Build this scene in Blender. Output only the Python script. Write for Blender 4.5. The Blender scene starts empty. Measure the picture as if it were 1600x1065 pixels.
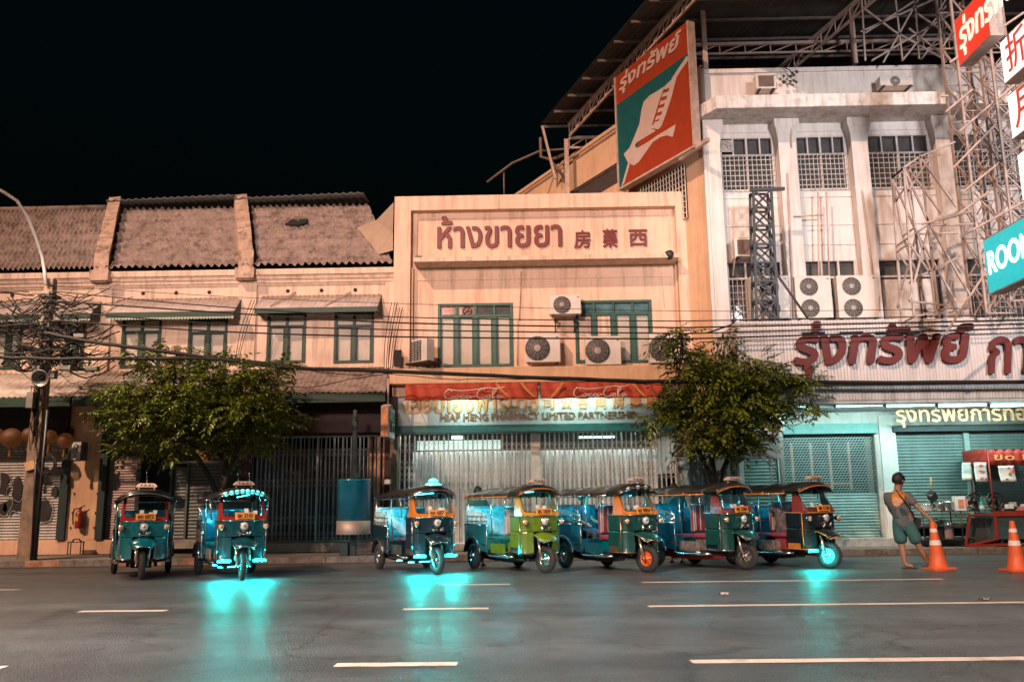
import bpy, bmesh, math, random
from mathutils import Vector, Matrix, noise as mnoise
S = bpy.context.scene
COL = S.collection
rad = math.radians
# ------------------------------------------------------------------ camera
FPX, CAM_H = 1370.0, 1.28
PITCH, YAW, ROLL = rad(10.66), .0157, .0125
FW = Vector((-math.sin(YAW) * math.cos(PITCH), math.cos(YAW) * math.cos(PITCH), math.sin(PITCH)))
_r = Vector((math.cos(YAW), math.sin(YAW), 0))
_u = _r.cross(FW)
RT = _r * math.cos(ROLL) - _u * math.sin(ROLL)
UP = _u * math.cos(ROLL) + _r * math.sin(ROLL)
CAM = Vector((0, 0, CAM_H))
cam_data = bpy.data.cameras.new('camera')
cam_data.sensor_fit = 'HORIZONTAL'
cam_data.sensor_width = 36
cam_data.lens = 36 * FPX / 1600
cam_data.clip_start = .1
cam_data.clip_end = 2000
cam = bpy.data.objects.new('camera', cam_data)
COL.objects.link(cam)
m3 = Matrix((RT, UP, -FW)).transposed()
cam.matrix_world = Matrix.Translation(CAM) @ m3.to_4x4()
S.camera = cam
# ------------------------------------------------------------------ night sky, sun lamp = the warm wash of the street's sodium light, exposure
SUN_EL, SUN_AZ = rad(37), rad(-36)           # azimuth of the light, measured from straight behind the camera, to the left
world = bpy.data.worlds.new('World')
S.world = world
world.use_nodes = True
wn, wl = world.node_tree.nodes, world.node_tree.links
for n in list(wn): wn.remove(n)
w_out = wn.new('ShaderNodeOutputWorld'); w_bg = wn.new('ShaderNodeBackground'); w_sky = wn.new('ShaderNodeTexSky'); w_mix = wn.new('ShaderNodeMixRGB')
w_sky.sky_type = 'NISHITA'; w_sky.sun_disc = False
w_sky.sun_elevation = rad(-4); w_sky.sun_rotation = math.pi + SUN_AZ
w_mix.blend_type = 'MULTIPLY'; w_mix.inputs[0].default_value = 1; w_mix.inputs[2].default_value = (.25, .95, 1.0, 1)
wl.new(w_sky.outputs[0], w_mix.inputs[1]); wl.new(w_mix.outputs[0], w_bg.inputs[0]); wl.new(w_bg.outputs[0], w_out.inputs[0])
w_bg.inputs[1].default_value = .15
sun_d = bpy.data.lights.new('street_glow', 'SUN')
sun_d.energy = 3.4; sun_d.angle = rad(1.0); sun_d.color = (1, .60, .41)
sun = bpy.data.objects.new('street_glow', sun_d); COL.objects.link(sun)
sdir = Vector((math.sin(-SUN_AZ) * math.cos(SUN_EL), math.cos(SUN_AZ) * math.cos(SUN_EL), -math.sin(SUN_EL)))
sun.rotation_euler = sdir.to_track_quat('-Z', 'Y').to_euler()
sun.location = (-10, -10, 20)
S.view_settings.view_transform = 'Standard'
S.view_settings.look = 'None'
S.view_settings.exposure = 0
S.view_settings.gamma = 1
S.cycles.max_bounces = 6
S.cycles.sample_clamp_indirect = 4
S.cycles.use_denoising = True
# ------------------------------------------------------------------ measuring helpers: a photo pixel and a known plane give a point
def ray(px, py):
    return FW + RT * ((px - 800) / FPX) + UP * ((532.5 - py) / FPX)
def P(px, py, Y):
    d = ray(px, py); return CAM + d * (Y / d.y)
def PX(px, py, X):
    d = ray(px, py); return CAM + d * (X / d.x)
def G(px, py, z=0):
    d = ray(px, py); return CAM + d * ((z - CAM_H) / d.z)
def fx(px, py, Y): return P(px, py, Y).x
def fz(px, py, Y): return P(px, py, Y).z
# ------------------------------------------------------------------ mesh builder
class MB:
    def __init__(self): self.v, self.f, self.mi, self.sm, self.M, self.cur = [], [], [], [], None, 0
    def _add(self, vs, fs, smooth=False):
        b = len(self.v)
        for p in vs:
            p = Vector(p)
            self.v.append(self.M @ p if self.M else p)
        for f in fs:
            self.f.append([b + i for i in f]); self.mi.append(self.cur); self.sm.append(smooth)
        return self
    def mat(self, i): self.cur = i; return self
    def box(self, x0, y0, z0, x1, y1, z1):
        x0, x1 = min(x0, x1), max(x0, x1); y0, y1 = min(y0, y1), max(y0, y1); z0, z1 = min(z0, z1), max(z0, z1)
        return self._add([(x0,y0,z0),(x1,y0,z0),(x1,y1,z0),(x0,y1,z0),(x0,y0,z1),(x1,y0,z1),(x1,y1,z1),(x0,y1,z1)],
                         [(3,2,1,0),(4,5,6,7),(0,1,5,4),(1,2,6,5),(2,3,7,6),(3,0,4,7)])
    def quad(self, a, b, c, d): return self._add([a,b,c,d], [(0,1,2,3)])
    def obox(self, c, ax, ay, az):
        c, ax, ay, az = map(Vector, (c, ax, ay, az)); vs = []
        for k in (-1, 1):
            for j, i in ((-1,-1),(-1,1),(1,1),(1,-1)): vs.append(c + ax*i + ay*j + az*k)
        return self._add(vs, [(3,2,1,0),(4,5,6,7),(0,1,5,4),(1,2,6,5),(2,3,7,6),(3,0,4,7)])
    def bar(self, a, b, w, h=None):
        a, b = Vector(a), Vector(b); h = h or w; d = (b - a); L = d.length
        if L < 1e-6: return self
        d /= L; s = d.cross(Vector((0,0,1)))
        if s.length < 1e-3: s = Vector((1,0,0))
        s.normalize(); t = s.cross(d)
        return self.obox((a + b) / 2, s * w / 2, d * L / 2, t * h / 2)
    def tube(self, pts, r, n=6, cap=True):
        pts = [Vector(p) for p in pts]; k = len(pts)
        rs = r if isinstance(r, (list, tuple)) else [r] * k
        vs, fs, prev = [], [], None
        for i, p in enumerate(pts):
            t = (pts[min(i+1, k-1)] - pts[max(i-1, 0)]).normalized()
            if prev is None:
                s = t.cross(Vector((0,0,1)))
                if s.length < .01: s = t.cross(Vector((1,0,0)))
            else: s = prev - t * prev.dot(t)
            s.normalize(); prev = s; q = t.cross(s)
            for j in range(n):
                a = 2 * math.pi * j / n; vs.append(p + (s * math.cos(a) + q * math.sin(a)) * rs[i])
        for i in range(k - 1):
            for j in range(n): fs.append((i*n+j, i*n+(j+1)%n, (i+1)*n+(j+1)%n, (i+1)*n+j))
        if cap: fs += [tuple(range(n))[::-1], tuple((k-1)*n + j for j in range(n))]
        return self._add(vs, fs, True)
    def lathe(self, prof, n=16, c=(0,0,0), ax=(0,0,1), smooth=True):
        ax = Vector(ax).normalized(); s = ax.cross(Vector((0,0,1)))
        if s.length < .01: s = Vector((1,0,0))
        s.normalize(); t = ax.cross(s); c = Vector(c); vs, fs = [], []
        for r, h in prof:
            for j in range(n):
                a = 2*math.pi*j/n; vs.append(c + ax*h + (s*math.cos(a) + t*math.sin(a))*r)
        for i in range(len(prof)-1):
            for j in range(n): fs.append((i*n+j, i*n+(j+1)%n, (i+1)*n+(j+1)%n, (i+1)*n+j))
        if prof[0][0] > 1e-4: fs.append(tuple(range(n))[::-1])
        if prof[-1][0] > 1e-4: fs.append(tuple((len(prof)-1)*n+j for j in range(n)))
        return self._add(vs, fs, smooth)
    def torus(self, R, r, c=(0,0,0), ax=(1,0,0), n=28, m=10, w=1.0):
        prof = [(R + r*math.cos(2*math.pi*j/m), w*r*math.sin(2*math.pi*j/m)) for j in range(m)]
        prof.append(prof[0]); b = len(self.f)
        self.lathe(prof, n, c, ax); 
        del self.f[-2:], self.mi[-2:], self.sm[-2:]
        return self
    def prism(self, poly, o, ux, uy, d):
        o, ux, uy, d = Vector(o), Vector(ux), Vector(uy), Vector(d); k = len(poly)
        a = [o + ux*x + uy*y for x, y in poly]
        return self._add(a + [p + d for p in a], [tuple(range(k))[::-1], tuple(range(k, 2*k))] + [(i, (i+1)%k, k+(i+1)%k, k+i) for i in range(k)])
    def sheet(self, o, u, v, nu, nv, fn=None, thick=None, smooth=True):
        """grid sheet from o spanned by u and v, displaced by fn(a, b) (a vector)"""
        o, u, v = Vector(o), Vector(u), Vector(v); vs, fs = [], []
        for j in range(nv + 1):
            for i in range(nu + 1):
                a, b = i/nu, j/nv; p = o + u*a + v*b
                if fn: p = p + Vector(fn(a, b))
                vs.append(p)
        w = nu + 1
        for j in range(nv):
            for i in range(nu): fs.append((j*w+i, j*w+i+1, (j+1)*w+i+1, (j+1)*w+i))
        if thick:
            n0 = u.cross(v).normalized() * -thick; N = len(vs); vs += [p + n0 for p in vs]
            fs += [tuple(N + q for q in f[::-1]) for f in fs]
            rim = [i for i in range(w)] + [j*w + nu for j in range(1, nv+1)] + [nv*w + i for i in range(nu-1, -1, -1)] + [j*w for j in range(nv-1, 0, -1)]
            for q in range(len(rim)):
                a, b = rim[q], rim[(q+1) % len(rim)]; fs.append((b, a, N+a, N+b))
        return self._add(vs, fs, smooth)
    def wall(self, Y, x0, x1, z0, z1, holes=(), depth=.2, back=None):
        """front faces in the plane y = Y with rectangular holes and their reveals; the sides go back to y = back"""
        back = back if back is not None else Y + depth
        xs = sorted({x0, x1, *[h[0] for h in holes], *[h[1] for h in holes]}); zs = sorted({z0, z1, *[h[2] for h in holes], *[h[3] for h in holes]})
        xs = [x for x in xs if x0 <= x <= x1]; zs = [z for z in zs if z0 <= z <= z1]
        for i in range(len(xs)-1):
            for j in range(len(zs)-1):
                cx, cz = (xs[i]+xs[i+1])/2, (zs[j]+zs[j+1])/2
                if any(h[0] < cx < h[1] and h[2] < cz < h[3] for h in holes): continue
                self.quad((xs[i],Y,zs[j]),(xs[i+1],Y,zs[j]),(xs[i+1],Y,zs[j+1]),(xs[i],Y,zs[j+1]))
        for a, b, c, d in holes:
            e = Y + depth
            self.quad((a,Y,c),(a,Y,d),(a,e,d),(a,e,c)); self.quad((b,Y,d),(b,Y,c),(b,e,c),(b,e,d))
            self.quad((a,Y,d),(b,Y,d),(b,e,d),(a,e,d)); self.quad((b,Y,c),(a,Y,c),(a,e,c),(b,e,c))
        e = back
        self.quad((x0,Y,z1),(x0,Y,z0),(x0,e,z0),(x0,e,z1)); self.quad((x1,Y,z0),(x1,Y,z1),(x1,e,z1),(x1,e,z0))
        self.quad((x0,Y,z1),(x0,e,z1),(x1,e,z1),(x1,Y,z1)); self.quad((x1,Y,z0),(x1,e,z0),(x0,e,z0),(x0,Y,z0))
        return self
WM = {}
def link(o): COL.objects.link(o); return o
def obj(name, mb, mats, parent=None, world=True, bevel=0, label=None, kind=None):
    me = bpy.data.meshes.new(name)
    if isinstance(mb, MB):
        me.from_pydata([tuple(v) for v in mb.v], [], mb.f)
        me.polygons.foreach_set('material_index', mb.mi); me.polygons.foreach_set('use_smooth', mb.sm)
    else: me = mb; me.name = name
    me.update()
    for m in (mats if isinstance(mats, (list, tuple)) else [mats]): me.materials.append(m)
    o = link(bpy.data.objects.new(name, me))
    if bevel:
        b = o.modifiers.new('bevel', 'BEVEL'); b.width = bevel; b.segments = 2; b.limit_method = 'ANGLE'
    if parent:
        o.parent = parent
        if world: o.matrix_parent_inverse = WM.get(parent.name, Matrix()).inverted()
    if label: o['label'] = label
    if kind: o['kind'] = kind
    return o
def loose(name, mb, mats, parent=None, **kw):
    """each connected piece of the builder becomes an object of its own"""
    par = list(range(len(mb.v)))
    def find(a):
        while par[a] != a: par[a] = par[par[a]]; a = par[a]
        return a
    for f in mb.f:
        for b in f[1:]: par[find(b)] = find(f[0])
    grp = {}
    for i, f in enumerate(mb.f): grp.setdefault(find(f[0]), []).append(i)
    for ids in grp.values():
        m = MB(); mp = {}
        for i in ids:
            for q in mb.f[i]:
                if q not in mp: mp[q] = len(m.v); m.v.append(mb.v[q])
            m.f.append([mp[q] for q in mb.f[i]]); m.mi.append(mb.mi[i]); m.sm.append(mb.sm[i])
        obj(name, m, mats, parent, **kw)
def thing(name, label, cat, loc=(0,0,0), rotz=0, group=None):
    o = link(bpy.data.objects.new(name, None)); o.empty_display_size = .2
    o.location = loc; o.rotation_euler = (0, 0, rotz)
    WM[o.name] = Matrix.Translation(Vector(loc)) @ Matrix.Rotation(rotz, 4, 'Z')
    return tag(o, label, cat, group)
def tag(o, label, cat, group=None):
    o['label'] = label; o['category'] = cat
    if group: o['group'] = group
    return o
def struct(name, mb, m): return obj(name, mb, m, kind='structure')
def dup(root, loc, rotz, label):
    r = root.copy(); link(r); r.location = loc; r.rotation_euler = (0, 0, rotz); r['label'] = label
    def rec(src, dst):
        for ch in src.children:
            c = ch.copy(); link(c); c.parent = dst; rec(ch, c)
    rec(root, r); return r
def text(s, bold=0, depth=.02, shear=0):
    """lettering as a MB in the plane x right / z up, fitted later; bold thickens by overlaid shifted copies"""
    c = bpy.data.curves.new('text', 'FONT'); c.body = s; c.extrude = .5; c.resolution_u = 3; c.shear = shear
    o = bpy.data.objects.new('text', c); me = bpy.data.meshes.new_from_object(o)
    vs = [v.co.copy() for v in me.vertices]; fs = [list(p.vertices) for p in me.polygons]
    bpy.data.objects.remove(o); bpy.data.meshes.remove(me); bpy.data.curves.remove(c)
    return vs, fs
def put_text(mb, s, o, ux, uy, w, h, depth=.02, bold=0.0, shear=0):
    """fit the string into the w x h box whose lower left corner is o"""
    vs, fs = text(s, shear=shear); o, ux, uy = Vector(o), Vector(ux).normalized(), Vector(uy).normalized(); n = ux.cross(uy)
    x0, x1 = min(v.x for v in vs), max(v.x for v in vs); y0, y1 = min(v.y for v in vs), max(v.y for v in vs)
    b = bold * h
    sx, sy = (w - 2*b) / (x1 - x0), (h - 2*b) / (y1 - y0)
    sh = [(0, 0)] if not bold else [(math.cos(a)*b, math.sin(a)*b) for a in [k*math.pi/4 for k in range(8)]] + [(0, 0)]
    for k, (dx, dy) in enumerate(sh):
        mb._add([o + ux*((v.x-x0)*sx + b + dx) + uy*((v.y-y0)*sy + b + dy) + n*((v.z+.5)*(depth + .0006*k)) for v in vs], fs)
    return mb
# ------------------------------------------------------------------ materials
MATS = {}
def mat(name, col, rough=.6, metal=0, var=.2, scale=4, bump=0, bscale=60, streak=0, dirt=(.08,.07,.06), spots=0, emit=0, ecol=None, trans=0, coat=0, island=0, stretch=(1,1,1), spec=.5):
    if name in MATS: return MATS[name]
    m = bpy.data.materials.new(name); m.use_nodes = True; nt = m.node_tree; N, L = nt.nodes, nt.links
    b = N['Principled BSDF']; MATS[name] = m
    tc = N.new('ShaderNodeTexCoord'); mp = N.new('ShaderNodeMapping'); mp.inputs['Scale'].default_value = stretch
    L.new(tc.outputs['Object'], mp.inputs[0])
    no = N.new('ShaderNodeTexNoise'); no.inputs['Scale'].default_value = scale; no.inputs['Detail'].default_value = 6; no.inputs['Roughness'].default_value = .65
    L.new(mp.outputs[0], no.inputs[0])
    cr = N.new('ShaderNodeValToRGB'); cr.color_ramp.elements[0].position = .3; cr.color_ramp.elements[1].position = .7
    cr.color_ramp.elements[0].color = (*[max(0, c*(1-var)) for c in col], 1); cr.color_ramp.elements[1].color = (*[min(1, c*(1+var)) for c in col], 1)
    L.new(no.outputs[0], cr.inputs[0]); out = cr.outputs[0]
    if island:
        ge = N.new('ShaderNodeNewGeometry'); hs = N.new('ShaderNodeHueSaturation'); mr = N.new('ShaderNodeMapRange')
        mr.inputs['To Min'].default_value = 1-island; mr.inputs['To Max'].default_value = 1+island
        L.new(ge.outputs['Random Per Island'], mr.inputs[0]); L.new(mr.outputs[0], hs.inputs['Value'])
        m2 = N.new('ShaderNodeMapRange'); m2.inputs['To Min'].default_value = .5-.05*island; m2.inputs['To Max'].default_value = .5+.02*island
        L.new(ge.outputs['Random Per Island'], m2.inputs[0]); L.new(m2.outputs[0], hs.inputs['Hue'])
        L.new(out, hs.inputs['Color']); out = hs.outputs[0]
    def over(fac, amount):
        nonlocal out
        mx = N.new('ShaderNodeMixRGB'); mu = N.new('ShaderNodeMath'); mu.operation = 'MULTIPLY'; mu.inputs[1].default_value = amount
        L.new(fac, mu.inputs[0]); L.new(mu.outputs[0], mx.inputs[0]); L.new(out, mx.inputs[1]); mx.inputs[2].default_value = (*dirt, 1); out = mx.outputs[0]
    if streak:
        m3_ = N.new('ShaderNodeMapping'); m3_.inputs['Scale'].default_value = (3, 3, .25); L.new(tc.outputs['Object'], m3_.inputs[0])
        n3 = N.new('ShaderNodeTexNoise'); n3.inputs['Scale'].default_value = 2.2; n3.inputs['Detail'].default_value = 8; n3.inputs['Roughness'].default_value = .7; L.new(m3_.outputs[0], n3.inputs[0])
        r3 = N.new('ShaderNodeMapRange'); r3.inputs['From Min'].default_value = .47; r3.inputs['From Max'].default_value = .7; L.new(n3.outputs[0], r3.inputs[0]); over(r3.outputs[0], streak)
    if spots:
        n4 = N.new('ShaderNodeTexNoise'); n4.inputs['Scale'].default_value = 2.6; n4.inputs['Detail'].default_value = 10; n4.inputs['Roughness'].default_value = .78; L.new(tc.outputs['Object'], n4.inputs[0])
        r4 = N.new('ShaderNodeMapRange'); r4.inputs['From Min'].default_value = .5; r4.inputs['From Max'].default_value = .6; L.new(n4.outputs[0], r4.inputs[0]); over(r4.outputs[0], spots)
    L.new(out, b.inputs['Base Color'])
    b.inputs['Roughness'].default_value = rough; b.inputs['Metallic'].default_value = metal; b.inputs['Specular IOR Level'].default_value = spec
    if coat: b.inputs['Coat Weight'].default_value = coat; b.inputs['Coat Roughness'].default_value = .08
    if trans: b.inputs['Transmission Weight'].default_value = trans
    if emit:
        b.inputs['Emission Strength'].default_value = emit; b.inputs['Emission Color'].default_value = (*(ecol or col), 1)
    if bump:
        nb = N.new('ShaderNodeTexNoise'); nb.inputs['Scale'].default_value = bscale; nb.inputs['Detail'].default_value = 4; L.new(tc.outputs['Object'], nb.inputs[0])
        bp = N.new('ShaderNodeBump'); bp.inputs['Strength'].default_value = bump; bp.inputs['Distance'].default_value = .02; L.new(nb.outputs[0], bp.inputs['Height']); L.new(bp.outputs[0], b.inputs['Normal'])
    return m
def glass(name, col, alpha=.35, rough=.05):
    """a pane: mostly see-through with a real glossy reflection"""
    if name in MATS: return MATS[name]
    m = mat(name, col, rough, var=.1); nt = m.node_tree; N, L = nt.nodes, nt.links
    b = N['Principled BSDF']; t = N.new('ShaderNodeBsdfTransparent'); mx = N.new('ShaderNodeMixShader'); mx.inputs[0].default_value = alpha
    L.new(t.outputs[0], mx.inputs[1]); L.new(b.outputs[0], mx.inputs[2]); L.new(mx.outputs[0], N['Material Output'].inputs[0])
    return m
cream = mat('cream_plaster', (.66,.50,.39), .85, var=.1, scale=1.2, streak=.6, dirt=(.17,.11,.07), bump=.15, bscale=30)
cream2 = mat('peach_plaster', (.68,.48,.36), .85, var=.09, scale=.9, streak=.5, dirt=(.17,.10,.06), bump=.12, bscale=30)
white_pl = mat('white_plaster', (.66,.61,.58), .85, var=.08, scale=1.0, streak=.38, dirt=(.17,.13,.11), bump=.12, bscale=30)
orange_pl = mat('orange_plaster', (.62,.40,.25), .85, var=.12, scale=1.3, streak=.3, dirt=(.2,.12,.07))
concrete = mat('concrete', (.27,.25,.23), .9, var=.25, scale=3, bump=.3, bscale=40, spots=.4)
tile = mat('roof_tile', (.25,.19,.165), .9, var=.3, scale=2.5, spots=.7, dirt=(.045,.04,.032), bump=.25, bscale=30)
tin = mat('corrugated_tin', (.42,.36,.33), .6, var=.2, scale=2, streak=.5, dirt=(.16,.12,.1))
dark_tin = mat('dark_roof_sheet', (.055,.058,.056), .6, var=.4, scale=2, streak=.5)
green = mat('green_paint', (.005,.034,.019), .55, var=.3, scale=3, bump=.1)
panel = mat('shutter_panel', (.47,.43,.37), .8, var=.1, scale=2, streak=.3, dirt=(.3,.24,.18))
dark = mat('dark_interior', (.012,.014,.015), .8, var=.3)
dkgreen = mat('dark_green_metal', (.012,.035,.035), .5, var=.3)
steel_or = mat('painted_steel', (.46,.34,.28), .5, var=.25, scale=5, spots=.3, dirt=(.2,.1,.06))
steel_dk = mat('dark_steel', (.03,.032,.034), .5, .3, var=.3)
grille_m = mat('grille_steel', (.66,.67,.66), .45, .35, var=.2, scale=6)
grille_dk = mat('grille_dark', (.36,.40,.41), .45, .3, var=.25, scale=6)
shutter_m = mat('roller_shutter', (.25,.25,.25), .5, .3, var=.2, scale=1.5, streak=.4)
shutter_gr = mat('green_roller_shutter', (.11,.19,.18), .45, .2, var=.2, scale=1.5, streak=.35)
letter_red = mat('letter_red', (.15,.016,.011), .5, var=.2)
gold = mat('gold_letter', (.75,.42,.18), .45, .2, var=.15)
board_w = mat('sign_board_white', (.48,.50,.48), .5, var=.08, streak=.35, dirt=(.3,.28,.25))
ac_white = mat('aircon_casing', (.60,.55,.5), .5, var=.08, streak=.25, dirt=(.3,.24,.18))
ac_dark = mat('fan_grille', (.07,.065,.06), .6, var=.2)
chrome = mat('chrome', (.75,.75,.75), .14, 1, var=.05)
rubber = mat('tyre_rubber', (.018,.018,.018), .8, var=.3, scale=20, bump=.2, bscale=80)
black_plastic = mat('black_plastic', (.015,.016,.017), .4, var=.2)
cable = mat('cable_black', (.006,.006,.006), .75, var=.3)
glass_dk = mat('window_glass', (.085,.085,.085), .08, var=.3, spec=.8)
see_glass = glass('windscreen_glass', (.02,.06,.065), .22)
# ================================================================== GROUND
def asphalt():
    m = mat('asphalt', (.064,.07,.073), .45, var=.3, scale=1.6, spots=.25, dirt=(.02,.019,.018))
    nt = m.node_tree; N, L = nt.nodes, nt.links; b = N['Principled BSDF']
    tc = N.new('ShaderNodeTexCoord')
    v = N.new('ShaderNodeTexNoise'); v.inputs['Scale'].default_value = 95; v.inputs['Detail'].default_value = 3; L.new(tc.outputs['Object'], v.inputs[0])
    v2 = N.new('ShaderNodeTexVoronoi'); v2.inputs['Scale'].default_value = 60; L.new(tc.outputs['Object'], v2.inputs[0])
    ad = N.new('ShaderNodeMath'); ad.operation = 'ADD'; L.new(v.outputs[0], ad.inputs[0]); L.new(v2.outputs['Distance'], ad.inputs[1])
    bp = N.new('ShaderNodeBump'); bp.inputs['Strength'].default_value = .6; bp.inputs['Distance'].default_value = .015; L.new(ad.outputs[0], bp.inputs['Height']); L.new(bp.outputs[0], b.inputs['Normal'])
    # worn, polished wheel tracks are smoother than the rest
    mp = N.new('ShaderNodeMapping'); mp.inputs['Scale'].default_value = (.4, .9, 1); L.new(tc.outputs['Object'], mp.inputs[0])
    n2 = N.new('ShaderNodeTexNoise'); n2.inputs['Scale'].default_value = 1.0; n2.inputs['Detail'].default_value = 5; L.new(mp.outputs[0], n2.inputs[0])
    mr = N.new('ShaderNodeMapRange'); mr.inputs['From Min'].default_value = .3; mr.inputs['From Max'].default_value = .7; mr.inputs['To Min'].default_value = .34; mr.inputs['To Max'].default_value = .48
    L.new(n2.outputs[0], mr.inputs[0]); L.new(mr.outputs[0], b.inputs['Roughness'])
    # light stone grains and horizontal patch seams
    old = b.inputs['Base Color'].links[0].from_socket
    gt = N.new('ShaderNodeMapRange'); gt.inputs['From Min'].default_value = .68; gt.inputs['From Max'].default_value = .8; L.new(v.outputs[0], gt.inputs[0])
    mpt = N.new('ShaderNodeMapping'); mpt.inputs['Scale'].default_value = (.06, .75, 1); L.new(tc.outputs['Object'], mpt.inputs[0])
    nt_ = N.new('ShaderNodeTexNoise'); nt_.inputs['Scale'].default_value = 1.0; nt_.inputs['Detail'].default_value = 3; L.new(mpt.outputs[0], nt_.inputs[0])
    mt_ = N.new('ShaderNodeMapRange'); mt_.inputs['From Min'].default_value = .35; mt_.inputs['From Max'].default_value = .65; mt_.inputs['To Min'].default_value = .72; mt_.inputs['To Max'].default_value = 1.25; L.new(nt_.outputs[0], mt_.inputs[0])
    mw_ = N.new('ShaderNodeMixRGB'); mw_.blend_type = 'MULTIPLY'; mw_.inputs[0].default_value = 1; L.new(old, mw_.inputs[1]); L.new(mt_.outputs[0], mw_.inputs[2])
    vc = N.new('ShaderNodeTexVoronoi'); vc.feature = 'DISTANCE_TO_EDGE'; vc.inputs['Scale'].default_value = .55; L.new(tc.outputs['Object'], vc.inputs[0])
    nw = N.new('ShaderNodeTexNoise'); nw.inputs['Scale'].default_value = 3; nw.inputs['Detail'].default_value = 6; L.new(tc.outputs['Object'], nw.inputs[0])
    vm = N.new('ShaderNodeVectorMath'); vm.operation = 'MULTIPLY_ADD'; vm.inputs[1].default_value = (.55,.55,0); L.new(nw.outputs['Color'], vm.inputs[0]); L.new(tc.outputs['Object'], vm.inputs[2]); L.new(vm.outputs[0], vc.inputs[0])
    mc_ = N.new('ShaderNodeMapRange'); mc_.inputs['From Min'].default_value = .004; mc_.inputs['From Max'].default_value = .014; mc_.inputs['To Min'].default_value = .45; mc_.inputs['To Max'].default_value = 1; L.new(vc.outputs['Distance'], mc_.inputs[0])
    mk_ = N.new('ShaderNodeMixRGB'); mk_.blend_type = 'MULTIPLY'; mk_.inputs[0].default_value = .8; L.new(mw_.outputs[0], mk_.inputs[1]); L.new(mc_.outputs[0], mk_.inputs[2]); old = mk_.outputs[0]
    vg = N.new('ShaderNodeTexNoise'); vg.inputs['Scale'].default_value = 42; vg.inputs['Detail'].default_value = 6; vg.inputs['Roughness'].default_value = .8; L.new(tc.outputs['Object'], vg.inputs[0])
    mg_ = N.new('ShaderNodeMapRange'); mg_.inputs['From Min'].default_value = .35; mg_.inputs['From Max'].default_value = .65; mg_.inputs['To Min'].default_value = .3; mg_.inputs['To Max'].default_value = 1.8; L.new(vg.outputs[0], mg_.inputs[0])
    mm_ = N.new('ShaderNodeMixRGB'); mm_.blend_type = 'MULTIPLY'; mm_.inputs[0].default_value = 1; L.new(old, mm_.inputs[1]); L.new(mg_.outputs[0], mm_.inputs[2]); old = mm_.outputs[0]
    mx = N.new('ShaderNodeMixRGB'); mx.inputs[2].default_value = (.28,.26,.24,1); L.new(gt.outputs[0], mx.inputs[0]); L.new(old, mx.inputs[1])
    mp3 = N.new('ShaderNodeMapping'); mp3.inputs['Scale'].default_value = (.25, 2.2, 1); L.new(tc.outputs['Object'], mp3.inputs[0])
    n3 = N.new('ShaderNodeTexNoise'); n3.inputs['Scale'].default_value = 2; n3.inputs['Detail'].default_value = 8; n3.inputs['Roughness'].default_value = .75; L.new(mp3.outputs[0], n3.inputs[0])
    m3 = N.new('ShaderNodeMapRange'); m3.inputs['From Min'].default_value = .62; m3.inputs['From Max'].default_value = .7; m3.inputs['To Max'].default_value = .45; L.new(n3.outputs[0], m3.inputs[0])
    mz = N.new('ShaderNodeMixRGB'); mz.inputs[2].default_value = (.03,.028,.027,1); L.new(m3.outputs[0], mz.inputs[0]); L.new(mx.outputs[0], mz.inputs[1]); L.new(mz.outputs[0], b.inputs['Base Color'])
    return m
asph = asphalt()
KY = 21.45
g = MB(); g.quad((-300,-60,0),(300,-60,0),(300,320,0),(-300,320,0)); struct('road', g, asph)
walk_m = mat('pavement_slab', (.14,.13,.12), .85, var=.3, scale=2.5, spots=.4, bump=.2)
kerb_m = mat('kerb_stone', (.17,.16,.15), .85, var=.4, scale=6, spots=.75, dirt=(.09,.06,.045), bump=.3)
kerb_r = mat('kerb_worn_red', (.30,.12,.07), .8, var=.5, scale=7, spots=.7, dirt=(.4,.33,.28))
KL = lambda x: 21.12 + (x+11.7)*.0434          # kerb line, slightly askew to the fronts
g = MB(); g.prism([(-60,KL(-60)+.15),(45,KL(45)+.15),(45,25.6),(-60,25.6)], (0,0,-.2), (1,0,0), (0,1,0), (0,0,.345)); struct('pavement', g, walk_m)
g = MB()
for k in range(53):
    x = -60 + k*1.97; g.prism([(x,KL(x)),(x+1.955,KL(x+1.955)),(x+1.955,KL(x+1.955)+.15),(x,KL(x)+.15)], (0,0,-.2), (1,0,0), (0,1,0), (0,0,.352))
struct('kerb', g, kerb_m)
g = MB()
for a, b_ in ((-13.9,-12.6),(-11.9,-11.1),(-9.9,-8.7),(-8.2,-7.3)):
    g.prism([(a,KL(a)-.004),(b_,KL(b_)-.004),(b_,KL(b_)+.1),(a,KL(a)+.1)], (0,0,-.1), (1,0,0), (0,1,0), (0,0,.256))
struct('kerb_paint', g, kerb_r)
g = MB(); g.prism([(-60,KL(-60)-.28),(45,KL(45)-.28),(45,KL(45)-.002),(-60,KL(-60)-.002)], (0,0,-.1), (1,0,0), (0,1,0), (0,0,.108)); struct('gutter', g, mat('gutter_dark', (.03,.028,.026), .7, var=.4))
paint = mat('road_paint', (.55,.45,.37), .6, var=.15, scale=9, spots=.55, dirt=(.2,.16,.13))
def lane(px0, px1, py0, py1, w=.17):
    a, b_ = G(px0, py0), G(px1, py1); y = (a.y + b_.y)/2; m = MB()
    m.sheet((a.x, y-w/2, .004), (b_.x-a.x, 0, 0), (0, w, 0), 12, 1, lambda s, t: (R0.uniform(-.01,.01) if s in (0,1) else 0, R0.uniform(-.006,.006), 0))
    struct('lane_marking', m, paint)
R0 = random.Random(3)
for q in ((525,714,1038.5,1037),(1080,1700,1034,1027),(-250,12,1047,1041),(122,262,955.5,953),(630,764,951.5,950),(1013,1700,947,939.5),(-300,-20,964,959),
          (685,797,913.5,912.5),(1003,1470,910,904),(-80,35,923,920)): lane(*q)
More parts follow.
